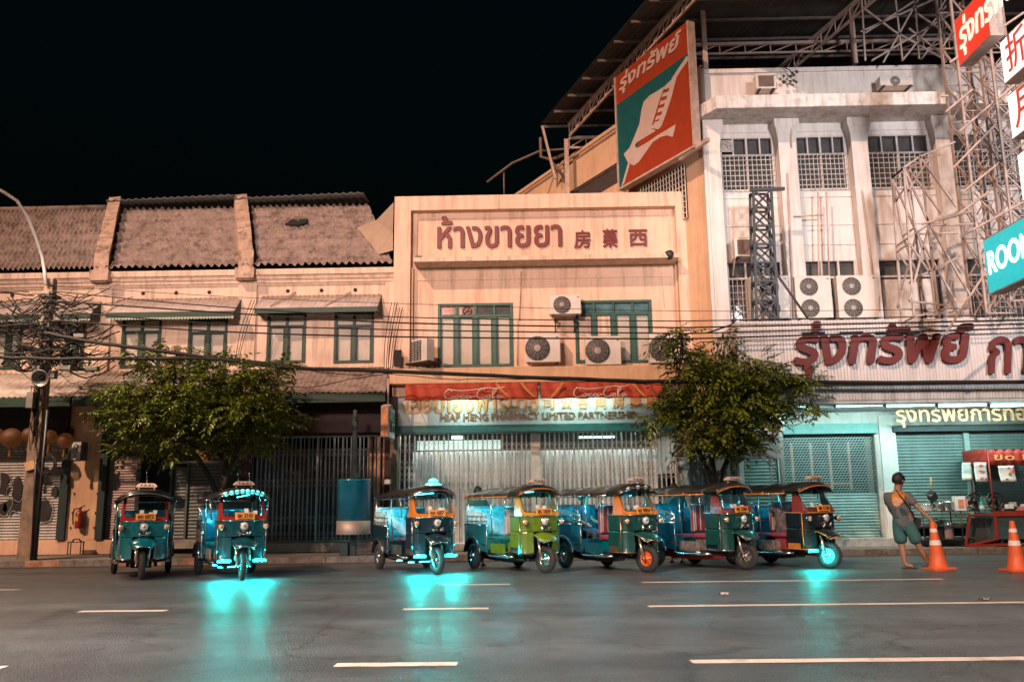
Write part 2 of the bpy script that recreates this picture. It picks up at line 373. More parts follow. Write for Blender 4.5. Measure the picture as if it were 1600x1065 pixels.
# ================================================================== TERRACE OF OLD SHOPHOUSES ON THE LEFT
TY = 24.0
def roller(mb, x0, x1, z0, z1, Y, pitch=.085, amp=.012):
    n = max(2, int((z1-z0)/pitch))
    mb.sheet((x0,Y,z0), (x1-x0,0,0), (0,0,z1-z0), 1, n*4, lambda a, b: (0, amp*math.cos(2*math.pi*n*b), 0))
def window(par, x0, x1, z0, z1, Y, trans=.28, leaves=2, name='window', fm=green, pm=panel, t=.075):
    f = MB(); zt = z1 - (z1-z0)*trans
    f.box(x0, Y-.03, z0, x0+t, Y+.1, z1); f.box(x1-t, Y-.03, z0, x1, Y+.1, z1)
    f.box(x0+t, Y-.03, z1-t, x1-t, Y+.1, z1); f.box(x0+t, Y-.03, z0, x1-t, Y+.1, z0+t)
    if trans: f.box(x0+t, Y-.025, zt-t/2, x1-t, Y+.1, zt+t/2)
    w = (x1-x0)/leaves
    for k in range(1, leaves): f.box(x0+k*w-t*.8, Y-.028, z0+t, x0+k*w+t*.8, Y+.1, (zt-t/2) if trans else z1-t)
    if trans:
        for k in range(1, leaves): f.box(x0+k*w-t*.5, Y-.02, zt+t/2, x0+k*w+t*.5, Y+.1, z1-t)
    for k in range(leaves):     # leaf stiles
        for s in (0, 1):
            xx = x0 + k*w + (t if k == 0 else t*.8) if not s else x0 + (k+1)*w - (t if k == leaves-1 else t*.8) - t*.45
            f.box(xx, Y-.012, z0+t, xx+t*.45, Y+.1, (zt-t/2) if trans else z1-t)
    w_ = obj(name, f, fm, par, bevel=.006)
    p = MB(); p.quad((x0,Y+.05,z0),(x1,Y+.05,z0),(x1,Y+.05,z1),(x0,Y+.05,z1)); obj('panel', p, pm, w_)
    return w_
def roof_sheet(x0, x1, sk, z0, z1, y0, y1, n, rows, amp=.045):
    m = MB(); v = Vector((sk, y1-y0, z1-z0)); u = Vector((x1-x0, 0, 0)); nn = u.cross(v).normalized()
    jt = random.Random(int(x0*10))
    rowj = [[jt.uniform(-.012,.012) for _ in range(n+1)] for _ in range(rows+1)]
    def fn(a, b):
        q = min(rows-1, int(b*rows - 1e-6)) if b > 0 else 0; fr = b*rows - q
        # ribs run straight up the slope although the party walls are skewed
        ph = (x0 + a*(x1-x0) + sk*b)/((x1-x0)/n)
        return nn*(amp*math.sin(2*math.pi*ph) + (.095*(1-fr) + 1.6*rowj[q][min(n, int(a*n))]))
    bs = []
    for q in range(rows): bs += [(q+.001)/rows, (q+.5)/rows, (q+1)/rows]
    nu = n*6; vs, fs = [], []
    for b in bs:
        for i in range(nu+1): vs.append(Vector((x0,y0,z0))+u*(i/nu)+v*b+fn(i/nu, b))
    for j in range(len(bs)-1):
        for i in range(nu): k = j*(nu+1)+i; fs.append((k, k+1, k+nu+2, k+nu+1))
    m._add(vs, fs, False)
    m.sm = [True]*len(m.sm)
    return m
def awning(par, x0, x1, zb, zf, Y, dep, scallop, sheet_m, name='awning', n=26):
    a = MB(); a.sheet((x0,Y-dep,zf), (x1-x0,0,0), (0,dep,zb-zf), n*4, 2, lambda s, t: (0,0,.012*math.sin(2*math.pi*n*s)), thick=.01)
    o = obj(name, a, sheet_m, par)
    f = MB(); f.box(x0, Y-dep-.03, zf-.15, x1, Y-dep, zf-.005)
    for xx in (x0, x1-.04): f.prism([(0,0),(dep,0),(dep,zb-zf),(0,-.01)], (xx,Y-dep,zf-.02), (0,1,0), (0,0,1), (.04,0,0)); f.box(xx, Y-dep, zf-.12, xx+.04, Y, zf-.021)
    obj('fascia', f, green, o, bevel=.004)
    if scallop:
        s = MB(); k = int((x1-x0)/.085)
        for i in range(k):
            xx = x0 + (i+.5)*(x1-x0)/k; s.prism([(-.036,.0),(-.036,-.04),(-.018,-.07),(.018,-.07),(.036,-.04),(.036,0)], (xx,Y-dep-.02,zf-.145), (1,0,0), (0,0,1), (0,.012,0))
        obj('valance', s, mat('valance_paint', (.35,.42,.34), .6), o)
    return o
xb = [-17.2, fx(165,435,TY), fx(389,432,TY), -3.66]
zeave, zcorn0 = fz(300,424,TY), fz(300,445,TY)
RSK, RY1 = -1.35, 27.0
zridge = P(430,322,RY1).z
labs = ['old peach shophouse behind the tangled cable pole, graffiti on its roller shutter',
        'old peach shophouse in the middle of the terrace with a scalloped window awning',
        'old peach shophouse next to the pharmacy, hole in its tiled roof and plain awning']
def up_windows(k):
    return [[(-8,35,497,577),(103,133,497,577)], [(190,252,497,575),(294,355,498,576)], [(417,478,488,567),(522,584,487,567)]][k]
ZUP0 = fz(300,592,TY)
houses = []
for k in range(3):
    x0, x1 = xb[k], xb[k+1]
    t = thing('shophouse', labs[k], 'house', ((x0+x1)/2, TY, .16)); houses.append(t)
    wins = [(fx(a,530,TY), fx(b,530,TY), fz((a+b)/2,d,TY), fz((a+b)/2,c,TY)) for a, b, c, d in up_windows(k)]
    m = MB(); m.wall(TY, x0, x1, ZUP0, zcorn0, wins, .14, TY+3)
    pw = .26                                                    # pilasters, frieze and cornice mouldings
    for xx, s in ((x0, 1), (x1, -1)): m.box(xx, TY-.07, ZUP0, xx+s*pw, TY-.002, zcorn0)
    zfr = fz(300,450,TY); m.box(x0+pw, TY-.045, zcorn0-.06, x1-pw, TY-.002, zcorn0)
    for q, (dz0, dz1, pr) in enumerate(((0,.1,.1),(.1,.2,.16),(.2,zeave-zcorn0-.03,.24))): m.box(x0, TY-pr, zcorn0+dz0, x1, TY+.3, zcorn0+dz1)
    m.box(x0+.2, TY-.05, wins[0][2]-.16, x1-.2, TY-.002, wins[0][2]-.08)
    obj('wall', m, cream, t)
    vent = MB()
    for q in range(3):
        xx = x0 + (x1-x0)*(.27+.23*q); vent.lathe([(.055,0),(.055,.02)], 10, (xx, TY-.012, fz(300,457,TY)), (0,1,0))
    loose('vent_hole', vent, dark, t)
    for a, b, c, d in wins: window(t, a, b, c, d, TY)
    rf = obj('roof', roof_sheet(x0+.02, x1-.02, RSK, zeave, zridge, TY-.28, RY1, 20 if k else 36, 6), tile, t)
    rg = MB(); zz = zridge + .12                                 # loose ridge sheet, dark underneath
    if not k: rg.tube([(x0+RSK,RY1,zridge+.02),(x1+RSK-.3,RY1,zridge+.04)], .11, 8); obj('ridge_cap', rg, tile, rf)
    if k: 
        rg.sheet((x0+RSK-.1, RY1-.45, zz+.02), (x1-x0,0,.12), (0,1.0,.05), 72, 1, lambda a, b: (0,0,.028*math.sin(2*math.pi*18*a)), thick=.05)
        obj('ridge_cap', rg, dark_tin, rf)
# party walls rising above the roofs
brick_pl = mat('crumbling_party_wall', (.46,.33,.25), .9, var=.35, scale=3, spots=.75, dirt=(.1,.07,.05), bump=.5, bscale=25)
for k, (xx, lab) in enumerate(((xb[1], 0), (xb[2], 1))):
    m = MB(); d = Vector((RSK, RY1-TY+.25, zridge-zeave)); o = Vector((xx, TY-.32, zeave-.15))
    n = 8
    for side in (0,):
        vs, fs = [], []; jr = random.Random(k+5)
        for i in range(n+1):
            b = i/n; c = o + d*b; hgt = .55 + jr.uniform(-.03,.03); w = .2 + jr.uniform(-.015,.015)
            vs += [c+Vector((-w,0,-.2)), c+Vector((-w,0,hgt)), c+Vector((w,0,hgt+.03)), c+Vector((w,0,-.2))]
        for i in range(n):
            for j in range(4): a, b_ = i*4+j, i*4+(j+1)%4; fs.append((a, b_, b_+4, a+4))
        fs += [(3,2,1,0), (n*4, n*4+1, n*4+2, n*4+3)]
        m._add(vs, fs)
    m.box(xx-.27, TY-.42, zeave-.32, xx+.27, TY-.05, zeave-.02)
    obj('party_wall', m, brick_pl, houses[k+1 if k == 0 else 2])
# hole in the third roof, loose sheet against the pharmacy
m = MB(); c = P(465,351,25.9); m.prism([(-.33,-.12),(-.2,.16),(.3,.2),(.33,-.02),(.1,-.2),(-.1,-.16)], (c.x,c.y-.1,c.z+.02), (1,0,0), Vector((.1,.68,.73)).normalized(), (0,-.03,.03)); obj('roof_hole', m, dark, houses[2])
m = MB(); a = [P(560,352,25.6), P(590,392,24.3), P(611,386,24.1), P(613,322,24.3), P(585,350,25)]
pts = [P(558,356,25.3), P(592,397,24.1), P(614,391,24.1), P(614,362,24.3), P(587,345,25.2)]
m._add(pts, [(0,1,2,3,4)]); m._add([p+Vector((0,.03,.03)) for p in pts], [(4,3,2,1,0)])
pts = [P(587,345,25.2), P(614,362,24.3), P(615,316,24.4)]; m._add(pts, [(0,1,2)])
obj('loose_sheet', m, mat('loose_roof_sheet', (.36,.27,.2), .8, var=.15, scale=2), houses[2])
# awnings over the windows
def aw(k, px0, px1, pb, pf, sc):
    xm = (px0+px1)/2; dep = .62
    awning(houses[k], fx(px0,pf,TY-dep), fx(px1,pf,TY-dep), fz(xm,pb,TY), fz(xm,pf,TY-dep), TY, dep, sc, tin)
aw(1, 166, 366, 466, 487, True); aw(2, 398, 590, 461, 480, False); aw(0, -60, 142, 470, 491, True)
m = MB()
for px in (452, 537): m.bar(P(px-30,478,TY-.6), P(px+10,456,TY-.02), .03)
loose('awning_strut', m, steel_or, houses[2])
# deep canopies over the pavement with a green beam; dark shops below
def canopy(k, px0, px1, zdz, mm, name='canopy'):
    x0, x1 = xb[k]+.02, xb[k+1]-.02; zb, zf = fz(300,577,TY), fz(500,613,22.7)
    a = MB(); n = int((x1-x0)/.15); a.sheet((x0,22.7,zf), (x1-x0,0,0), (0,TY-22.7,zb-zf), n*4, 3, lambda s, t: (0,0,.018*math.sin(2*math.pi*n*s)+.02*mnoise.noise((s*9,t*3,k))), thick=.012)
    o = obj(name, a, mm, houses[k]); f = MB(); f.box(x0, 22.66, zf-.27, x1, 22.74, zf-.03); obj('beam', f, green, o, bevel=.006)
    return o
canopy(0, 0, 0, 0, tin); canopy(1, 0, 0, 0, tin); canopy(2, 0, 0, 0, tile)
ZC = fz(500,627,22.7)
# ground-floor fronts
def gwall(k, holes, m_, zb=.16, ztop=None):
    m = MB(); m.wall(TY, xb[k], xb[k+1], zb, ztop or ZUP0, holes, .5, TY+3); return obj('shop_front', m, m_, houses[k])
zs0 = fz(100,843,TY); zs1 = fz(80,688,TY)
shA = (-15.8, fx(97,760,TY), zs0, zs1)
gwall(0, [shA], orange_pl)
m = MB(); roller(m, shA[0]-.05, shA[1]+.05, zs0, zs1+.1, TY+.12, .075); sh0 = obj('roller_shutter', m, shutter_m, houses[0])
m = MB(); m.box(shA[1]-.02, TY-.09, zs0, shA[1]+.2, TY-.003, zs1+.3); obj('post', m, dkgreen, houses[0])
m = MB(); m.box(xb[0], TY-.03, .16, xb[1], TY-.004, zs0-.01); obj('plinth', m, mat('plinth_peach', (.60,.38,.27), .85, var=.12, streak=.3, dirt=(.2,.12,.08)), houses[0])
m = MB(); m.box(-15.9, TY-.12, zs1, fx(108,690,TY), TY-.02, ZUP0-.05); obj('shutter_box', m, dark, houses[0])
shB = (fx(165,770,TY)+.02, fx(211,770,TY), zs0, fz(190,712,TY)); rcB = (fx(218,770,TY), fx(264,770,TY), .25, fz(240,690,TY)); sh2 = (fx(268,770,TY), fx(352,770,TY), fz(300,842,TY), fz(300,722,TY))
gwall(1, [shB, rcB, sh2], mat('dark_green_front', (.02,.035,.035), .7, var=.3, streak=.3))
m = MB(); roller(m, shB[0], shB[1], shB[2], shB[3], TY+.1, .07); obj('roller_shutter', m, mat('rust_pink_shutter', (.30,.22,.2), .5, .2, var=.2), houses[1])
m = MB(); m.box(shB[0]-.2, TY-.09, zs0, shB[0]-.005, TY-.013, ZC-.6); obj('post', m, dkgreen, houses[1])
m = MB(); m.box(xb[1]+.002, TY-.012, zs0, shB[0]-.19, TY-.003, zs1+.3); m.box(xb[1]+.002, TY-.03, .16, shB[1], TY-.004, zs0-.01); obj('pier', m, orange_pl, houses[1])
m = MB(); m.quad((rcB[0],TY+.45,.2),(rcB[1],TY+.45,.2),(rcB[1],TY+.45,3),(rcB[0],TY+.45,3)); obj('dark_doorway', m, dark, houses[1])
m = MB(); mid = fx(291,770,TY)
roller(m, sh2[0], mid-.03, sh2[2], sh2[3]-.1, TY+.1, .09); roller(m, mid+.03, sh2[1], sh2[2], sh2[3], TY+.08, .09); m.box(mid-.03, TY+.02, sh2[2], mid+.03, TY+.13, sh2[3]); obj('metal_shutter', m, mat('grey_blue_shutter', (.10,.12,.12), .5, .3, var=.2, streak=.3), houses[1])
m = MB(); m.box(shB[1]+.05, TY-.28, zs0-.25, xb[2]-.1, TY-.004, zs0-.02); obj('step', m, concrete, houses[1])
gC = (fx(392,760,TY), fx(600,760,TY), fz(490,846,TY), fz(500,680,TY))
gwall(2, [gC], mat('dark_maroon_front', (.035,.016,.016), .7, var=.3, streak=.3))
m = MB(); m.box(gC[0]-.1, TY-.35, .16, gC[1]+.3, TY-.005, gC[2]-.01); obj('step', m, concrete, houses[2])
def fold_gate(x0, x1, z0, z1, Y, pitch, bands, r=.011):
    m = MB(); n = int((x1-x0)/pitch); w = (x1-x0)/n
    for i in range(n+1):
        x = x0+i*w; m.box(x-r, Y-.012, z0, x+r, Y+.012, z1)
        m.box(x-r*.8+w*.22, Y+.02, z0+.04, x+r*.5+w*.22, Y+.03, z1-.05) if i < n and i % 2 else None
    for c, h in bands:
        for i in range(n):
            x = x0+i*w
            for q in (0, 1):
                za = c-h/2+q*h/2; m.bar((x, Y-.02, za), (x+w, Y-.02, za+h/2), .012, .006); m.bar((x, Y+.02, za+h/2), (x+w, Y+.02, za), .012, .006)
    m.box(x0, Y-.02, z1-.03, x1, Y+.03, z1); m.box(x0, Y-.02, z0, x1, Y+.03, z0+.03)
    return m
hC = gC[3]-gC[2]
obj('folding_gate', fold_gate(gC[0], gC[1], gC[2], gC[3], TY+.1, .115, [(gC[2]+hC*f, .26) for f in (.05,.2,.55,.84)]), grille_dk, houses[2])
m = MB(); 
for q in (494, 590): m.box(fx(q,770,TY)-.03, TY+.04, gC[2], fx(q,770,TY)+.03, TY+.09, gC[3])
m.box(gC[0], TY+.02, gC[3]-.05, gC[1], TY+.16, gC[3]+.04); obj('gate_post', m, grille_dk, houses[2])
m = MB(); roller(m, gC[0], gC[1], gC[2], gC[3]-.35, TY+.34, .12, .006); obj('inner_shutter', m, mat('dim_sheet', (.06,.07,.075), .6, var=.3, streak=.4), houses[2])
m = MB()
for i in range(4): x = fx(577,740,TY)+.12*i; m.box(x, TY-.0, gC[2]+.3, x+.055, TY+.03, gC[3]-.05)
obj('rusty_gate_leaf', m, mat('rusty_slat', (.5,.27,.16), .6, .2, var=.3, spots=.6), houses[2])
m = MB(); zt = fz(540,676,TY-.3); m.box(fx(452,650,TY), TY-.34, zt, gC[1]+.25, TY-.28, ZC-.12); obj('dark_sign_board', m, mat('faded_maroon_board', (.05,.015,.015), .6, var=.3, spots=.4), houses[2])
# ================================================================== PHARMACY IN THE MIDDLE
CY = 23.45
cx0, cx1 = -3.62, 4.74
cz1 = fz(850,303,CY); czL0, czL1 = fz(850,597,CY-.25), fz(850,573,CY-.25)
pharm = thing('pharmacy_building', 'peach two-storey pharmacy front with framed parapet and dark red lettering, middle of the row', 'building', ((cx0+cx1)/2, CY, .16))
ix0, ix1 = fx(641,420,CY), fx(1059,400,CY)
iz1 = fz(850,325,CY); zsl = fz(850,410,CY)
m = MB(); RC = .26
m.wall(CY, cx0, cx1, czL1-.02, cz1, [(ix0, ix1, czL1-.02, iz1)], RC, CY+.9)
obj('frame', m, cream2, pharm, bevel=.012)
WY = CY+RC
d1 = (fx(684,530,WY), fx(802,530,WY), fz(742,573,WY), fz(742,474,WY)); d2 = (fx(899,530,WY), fx(1020,530,WY), fz(960,567,WY), fz(960,469,WY))
m = MB(); m.wall(WY-.002, ix0+.002, ix1-.002, czL1-.02, iz1-.002, [d1, d2], .15, WY+.3); obj('wall', m, cream2, pharm)
m = MB(); m.box(cx0-.02, CY-.35, czL0, cx1+.02, CY+.4, czL1); m.box(cx0, CY-.02, czL0-.3, cx1, CY+.4, czL0-.003); obj('ledge', m, orange_pl, pharm, bevel=.01)
m = MB(); m.box(fx(649,405,CY), CY-.42, zsl-.04, fx(1057,398,CY), WY-.003, zsl+.09); obj('sign_slab', m, cream, pharm, bevel=.01)
m = MB(); m.box(ix0+.12, WY-.03, zsl+.16, ix0+.16, WY-.003, iz1-.15); m.box(ix0+.16, WY-.03, iz1-.19, ix1-.16, WY-.003, iz1-.15); m.box(ix1-.16, WY-.03, zsl+.16, ix1-.12, WY-.003, iz1-.15); m.box(ix0+.16, WY-.025, zsl-.4, ix1-.16, WY-.003, zsl-.33); obj('moulding', m, cream2, pharm)
Z = lambda px, py: fz(px, py, WY)
m = MB(); put_text(m, 'ห้างขายยา', P(683,389,WY-.03), (1,0,0), (0,0,1), fx(878,380,WY)-fx(683,380,WY), Z(780,340)-Z(780,391), .03, .018)
obj('thai_lettering', m, letter_red, pharm)
m = MB()
for s, a, b, c, d in (('房',897,923,360,388),('藥',942,965,358,387),('西',983,1012,359,385)):
    m = MB(); put_text(m, s, P(a,d,WY-.03), (1,0,0), (0,0,1), fx(b,d,WY)-fx(a,d,WY), Z(a,c)-Z(a,d), .03, .018); obj('chinese_character', m, letter_red, pharm)
m = MB()
for px, py in ((715,404),(773,403),(834,403),(852,403),(915,402),(981,400)): m.lathe([(.018,0),(.018,.02)], 8, P(px,py,WY-.012), (0,1,0))
loose('vent_hole', m, dark, pharm)
m = MB(); q = P(652,408,CY-.3); m.box(q.x-.05,q.y-.05,q.z-.02,q.x+.12,q.y+.1,q.z+.14); q = P(1048,402,CY-.3); m.lathe([(.1,-.02),(.13,.02),(.13,.12),(.06,.18)], 12, (q.x,q.y,q.z+.08), (-.5,-.6,-.3)); m.box(q.x,q.y,q.z-.02,q.x+.12,q.y+.15,q.z+.12); obj('floodlight', m, steel_dk, pharm)
m = MB(); m.tube([P(814,424,WY-.03), P(811,500,WY-.03)], .018); m.tube([P(808,500,WY-.03), P(808,570,WY-.03)], .02); m.tube([P(1033,424,WY-.02), P(1038,480,WY-.02)], .007); loose('drain_pipe', m, cream, pharm)
m = MB(); m.box(ix0+.01, WY-.12, czL1, ix0+.07, WY-.06, zsl-.05); m.box(ix1-.07, WY-.12, czL1, ix1-.01, WY-.06, zsl-.05); loose('downpipe', m, orange_pl, pharm)
# doors with green frames
dgreen = mat('deep_green_paint', (.012,.075,.055), .5, var=.3)
w1 = window(pharm, *d1, WY, .2, 4, 'balcony_door', dgreen)
w2 = window(pharm, *d2, WY, .22, 4, 'balcony_door', dgreen)
m = MB(); zt = d1[3]-(d1[3]-d1[2])*.2
for k, px in enumerate((700, 730)):
    m.box(fx(px,486,WY)-.16, WY+.02, zt+.05, fx(px,486,WY)+.16, WY+.045, d1[3]-.09)
obj('transom_pane', m, mat('reddish_glass', (.32,.10,.05), .15, var=.6, scale=9), w1)
m = MB(); m.box(fx(745,486,WY), WY+.02, zt+.05, d1[1]-.09, WY+.045, d1[3]-.09); obj('transom_pane', m, glass_dk, w1)
m = MB(); q = P(730,486,WY-.01); m.torus(.12, .012, q, (0,1,0), 18, 6)
for k in range(5): a = k*1.2566; m.bar(q, q+Vector((math.cos(a)*.12,0,math.sin(a)*.12)), .06, .01)
obj('exhaust_fan', m, steel_dk, w1)
m = MB(); zt = d2[3]-(d2[3]-d2[2])*.22; m.box(d2[0]+.09, WY+.02, zt+.05, d2[1]-.09, WY+.045, d2[3]-.09); obj('transom_pane', m, mat('teal_lit_glass', (.08,.16,.18), .1, var=.5, scale=3), w2)
m = MB(); m.box(fx(902,530,WY), WY+.0, d2[2]+.1, fx(958,530,WY), WY+.04, zt-.06); obj('boarded_panel', m, cream, w2)
# shop front below
SFY = CY+.1
zb0, zb1, zg1 = fz(840,662,SFY), fz(840,622,SFY), fz(840,673,SFY+.1)
gx0, gx1 = fx(624,760,SFY+.25), fx(1056,740,SFY+.25); gz0 = fz(700,849,SFY+.25)
m = MB(); m.box(cx0-.05, SFY, .16, gx0-.02, SFY+.6, czL0-.3); m.box(gx1+.02, SFY, .16, cx1+.6, SFY+.6, czL0-.3); loose('pillar', m, mat('stained_pillar', (.17,.14,.11), .9, var=.3, spots=.7), pharm)
m = MB(); m.box(gx0-.02, SFY, zb0-.0, gx1+.02, SFY+.12, czL0-.3); obj('sign_board', m, board_w, pharm)
m = MB(); m.box(gx0-.05, SFY-.05, fz(840,674,SFY-.05), gx1+.05, SFY+.2, zb0-.004); obj('green_lintel', m, mat('teal_lintel', (.02,.12,.115), .5, var=.2), pharm, bevel=.01)
m = MB(); m.box(gx0-.6, SFY-.1, .16, gx1+.6, SFY+.8, gz0-.01); obj('step', m, concrete, pharm)
Z2 = lambda py: fz(840,py,SFY)
m = MB(); put_text(m, 'เฮียบเฮงฟาร์มาซี', P(633,646,SFY-.013), (1,0,0), (0,0,1), fx(842,640,SFY)-fx(633,640,SFY), Z2(608)-Z2(641), .012, .02); obj('thai_lettering', m, mat('gold_dim', (.5,.27,.11), .5, .1), pharm)
m = MB()
for s, px in zip('司公谷両房藥興', (858,885,911,939,966,993,1018)):
    put_text(m, s, P(px-9,640-(px-858)*.015,SFY-.013), (1,0,0), (0,0,1), fx(px+9,630,SFY)-fx(px-9,630,SFY), .36, .012, .02)
obj('chinese_lettering', m, mat('gold_dim', (.5,.27,.11), .5, .1), pharm)
m = MB(); put_text(m, 'HIAP HENG PHARMACY LIMITED PARTNERSHIP', P(689,657,SFY-.016), (1,0,0), (0,0,1), fx(993,652,SFY)-fx(689,652,SFY), .19, .012, .03); obj('english_lettering', m, mat('brass_letter', (.24,.13,.07), .45, .2), pharm)
GY = SFY+.25; h = fz(840,674,GY)-gz0
def G_(a, b, name):
    o = obj(name, fold_gate(a, b, gz0, gz0+h, GY, .128, [(gz0+h*f, .3) for f in (.1,.34,.60,.71,.865)], .013), grille_m, pharm)
xm = fx(838,760,GY)
G_(gx0, xm-.12, 'folding_gate'); G_(xm+.12, gx1, 'folding_gate')
m = MB(); m.box(xm-.12, GY-.03, gz0, xm+.12, GY+.06, gz0+h); obj('gate_post', m, mat('pale_post', (.5,.5,.48), .6), pharm)
m = MB(); zc = gz0+h*.84
roller(m, gx0+.3, xm-.1, gz0, zc, GY+.5, .4, .02); roller(m, xm+.1, gx1-.4, gz0, zc, GY+.55, .4, .02)
n = 26
for k in range(n):
    a = gx0+.3+(gx1-.7-gx0)*k/n; m.sheet((a,GY+.45,gz0), ((gx1-gx0-.7)/n*.92,0,0), (0,0,zc-gz0-.02), 4, 1, lambda s, t: (0,.04*math.sin(s*math.pi),0))
obj('inner_shutter', m, mat('pale_inner_sheet', (.46,.44,.42), .7, var=.15, scale=2, streak=.5, dirt=(.2,.12,.1)), pharm)
m = MB(); m.quad((gx0,GY+1.6,gz0),(gx1,GY+1.6,gz0),(gx1,GY+1.6,gz0+h+.3),(gx0,GY+1.6,gz0+h+.3)); obj('back_wall', m, mat('shop_interior', (.10,.13,.13), .8, var=.5, scale=2), pharm)
m = MB(); m.box(fx(652,690,GY+1), GY+1.0, gz0+h*.865, fx(782,690,GY+1), GY+1.05, gz0+h*.955); obj('light_box', m, mat('lit_box', (.6,.75,.7), .5, emit=.55, ecol=(.62,.85,.76)), pharm)
m = MB(); m.tube([P(905,683,GY+1), P(960,682,GY+1)], .03); m.tube([P(706,683,GY+.9), P(722,683,GY+.9)], .05); loose('lamp_tube', m, mat('interior_tube', (.8,1,.95), .5, emit=5, ecol=(.6,1,.9)), pharm)
for q in (706, 930):
    c = P(q,690,GY+.25); ld = bpy.data.lights.new('shop_light', 'AREA'); ld.shape = 'RECTANGLE'; ld.size = 3.2; ld.size_y = .1; ld.energy = 38; ld.color = (.8,1,.94); lo = link(bpy.data.objects.new('shop_light', ld)); lo.parent = pharm; lo.matrix_parent_inverse = WM[pharm.name].inverted(); lo.location = (c.x, GY+.25, gz0+h-.06)
# two red cloth awnings over the board (top strip of an advertising valance)
red_cloth = mat('red_awning_cloth', (.38,.045,.017), .75, var=.25, scale=2, streak=.3, dirt=(.12,.03,.02))
def banner(px0, px1, lab, seed):
    y0, y1 = SFY-.75, SFY-.18
    a, b = fx(px0,610,y0), fx(px1,610,y0); zf, zb_ = fz(740,624,y0), fz(840,597,y0-.0)+.02
    t = thing('cloth_awning', lab, 'awning', ((a+b)/2, y0, zf), 0, 'red cloth awnings over the pharmacy board')
    m = MB(); rr = random.Random(seed); fo = [rr.uniform(0,6) for _ in range(6)]
    f = lambda s, t_: (0, .03*math.sin(s*60+fo[0]+t_*3)*(.3+.7*abs(math.sin(s*3+fo[1])))+.02*math.sin(s*23+fo[2]), .012*math.sin(s*30+fo[3]))
    m.sheet((a,y0,zf), (b-a,0,0), (0,.12,zb_-zf), 120, 6, f, thick=.006); obj('cloth', m, red_cloth, t)
    m = MB(); yy = y0-.06
    for c, sg in ((.74,1),(.93,1)) if seed == 1 else ((.13,-1),(.80,1)):    # yellow stripes, curved
        pts = []; w = .045
        xs = [a+(b-a)*(c + sg*(.1*(q/6)-.05)) for q in range(7)]; zs = [zb_-.03-(zb_-zf-.05)*(q/6)**(.8) for q in range(7)]
        m._add([(x-w,yy,z) for x, z in zip(xs, zs)]+[(x+w,yy,z) for x, z in zip(xs, zs)], [(i,i+1,8+i,7+i) for i in range(6)])
    obj('stripe', m, mat('ochre_stripe', (.5,.2,.05), .7), t)
    # flowing white script drawn with strokes
    W, Hh = (b-a)*.42, (zb_-zf)*.62; ox, oz = a+(b-a)*(.3 if seed == 1 else .27), zf+.0
    st = [[(.13,.75),(.10,.95),(.03,.8),(0,.4),(.04,.12),(.12,.1),(.2,.3)],[(.2,.35),(.17,.2),(.2,.1),(.25,.2),(.24,.38),(.2,.35),(.3,.34)],[(.36,.35),(.31,.36),(.29,.2),(.33,.1),(.38,.22)],[(.45,.36),(.4,.36),(.39,.18),(.43,.12),(.47,.3),(.47,.12),(.5,.2)],[(.52,.28),(.56,.28)],
          [(.72,.85),(.7,1.0),(.62,.8),(.58,.4),(.62,.12),(.7,.12),(.76,.3)],[(.78,.36),(.75,.2),(.78,.1),(.82,.2),(.81,.36),(.78,.36)],[(.85,.1),(.88,.5),(.93,.85),(.9,.95),(.86,.6),(.87,.12),(.91,.2)],[(.99,.35),(.95,.34),(.94,.15),(.97,.12),(1,.32),(1,.12),(1.04,.2)],[(.05,.98),(.3,.82),(.55,.92),(.75,1.05),(.95,1.0),(1.08,1.12)]]
    m = MB()
    for s in st:
        p3 = [(ox+x*W, yy-.004, oz+z*Hh) for x, z in s]; sm_ = []
        for i in range(len(p3)-1):
            p0, p1, p2, p3_ = p3[max(i-1,0)], p3[i], p3[i+1], p3[min(i+2,len(p3)-1)]
            for u in range(5):
                u /= 5; sm_.append(tuple(.5*((2*p1[q])+(-p0[q]+p2[q])*u+(2*p0[q]-5*p1[q]+4*p2[q]-p3_[q])*u*u+(-p0[q]+3*p1[q]-3*p2[q]+p3_[q])*u**3) for q in range(3)))
        sm_.append(p3[-1]); m.tube(sm_, .014, 5)
    obj('script_lettering', m, mat('white_script', (.62,.55,.5), .6), t)
    m = MB(); m.tube([(a,y0,zf+.01),(a,SFY,zb_)], .015); m.tube([(b,y0,zf+.01),(b,SFY,zb_)], .015); obj('support', m, steel_dk, t)
banner(633, 840, 'left one of two red cloth awnings with white script over the pharmacy board', 1)
banner(845, 1035, 'right one of two red cloth awnings with white script over the pharmacy board', 2)
# a notice on the left pillar, red gate flag
m = MB(); q = P(606,752,SFY-.004); m.box(q.x-.09,SFY-.008,q.z-.06,q.x+.09,SFY-.002,q.z+.06); obj('notice', m, mat('paper_white', (.6,.6,.58), .7), pharm)

# ================================================================== WHITE BUILDING ON THE RIGHT
RY, RWY = 22.55, 22.85            # pillar fronts, recessed wall
rb = thing('office_building', 'tall white weathered office building with big red sign letters on the right', 'building', (9, 23, .33))
C0 = Vector((fx(1108,250,RY), RY, 0)); SD = Vector((-.47,.883,0)); SN = Vector((-.883,-.47,0))
zpar = fz(1250,112,RWY); zpar = fz(1250,110,RWY)
zcan0, zcan1 = fz(1290,166,RY-.75), fz(1290,146,RY-.75)
zfas1, zfas0 = fz(1300,500,21.2), fz(1300,598,21.2)
XR = 17.0
pil = [(1104,1131,330),(1224,1252,330),(1340,1366,330),(1474,1502,330),(1606,1630,330)]
pilx = [(fx(a,330,RY), fx(b,330,RY)) for a, b, _ in pil]
z1a, z1b = fz(1290,297,RWY), fz(1180,214,RWY)
z2a, z2b = fz(1290,500,RWY), fz(1190,407,RWY)
bays = [(pilx[i][1]+.0, pilx[i+1][0]) for i in range(4)]
m = MB(); holes = []
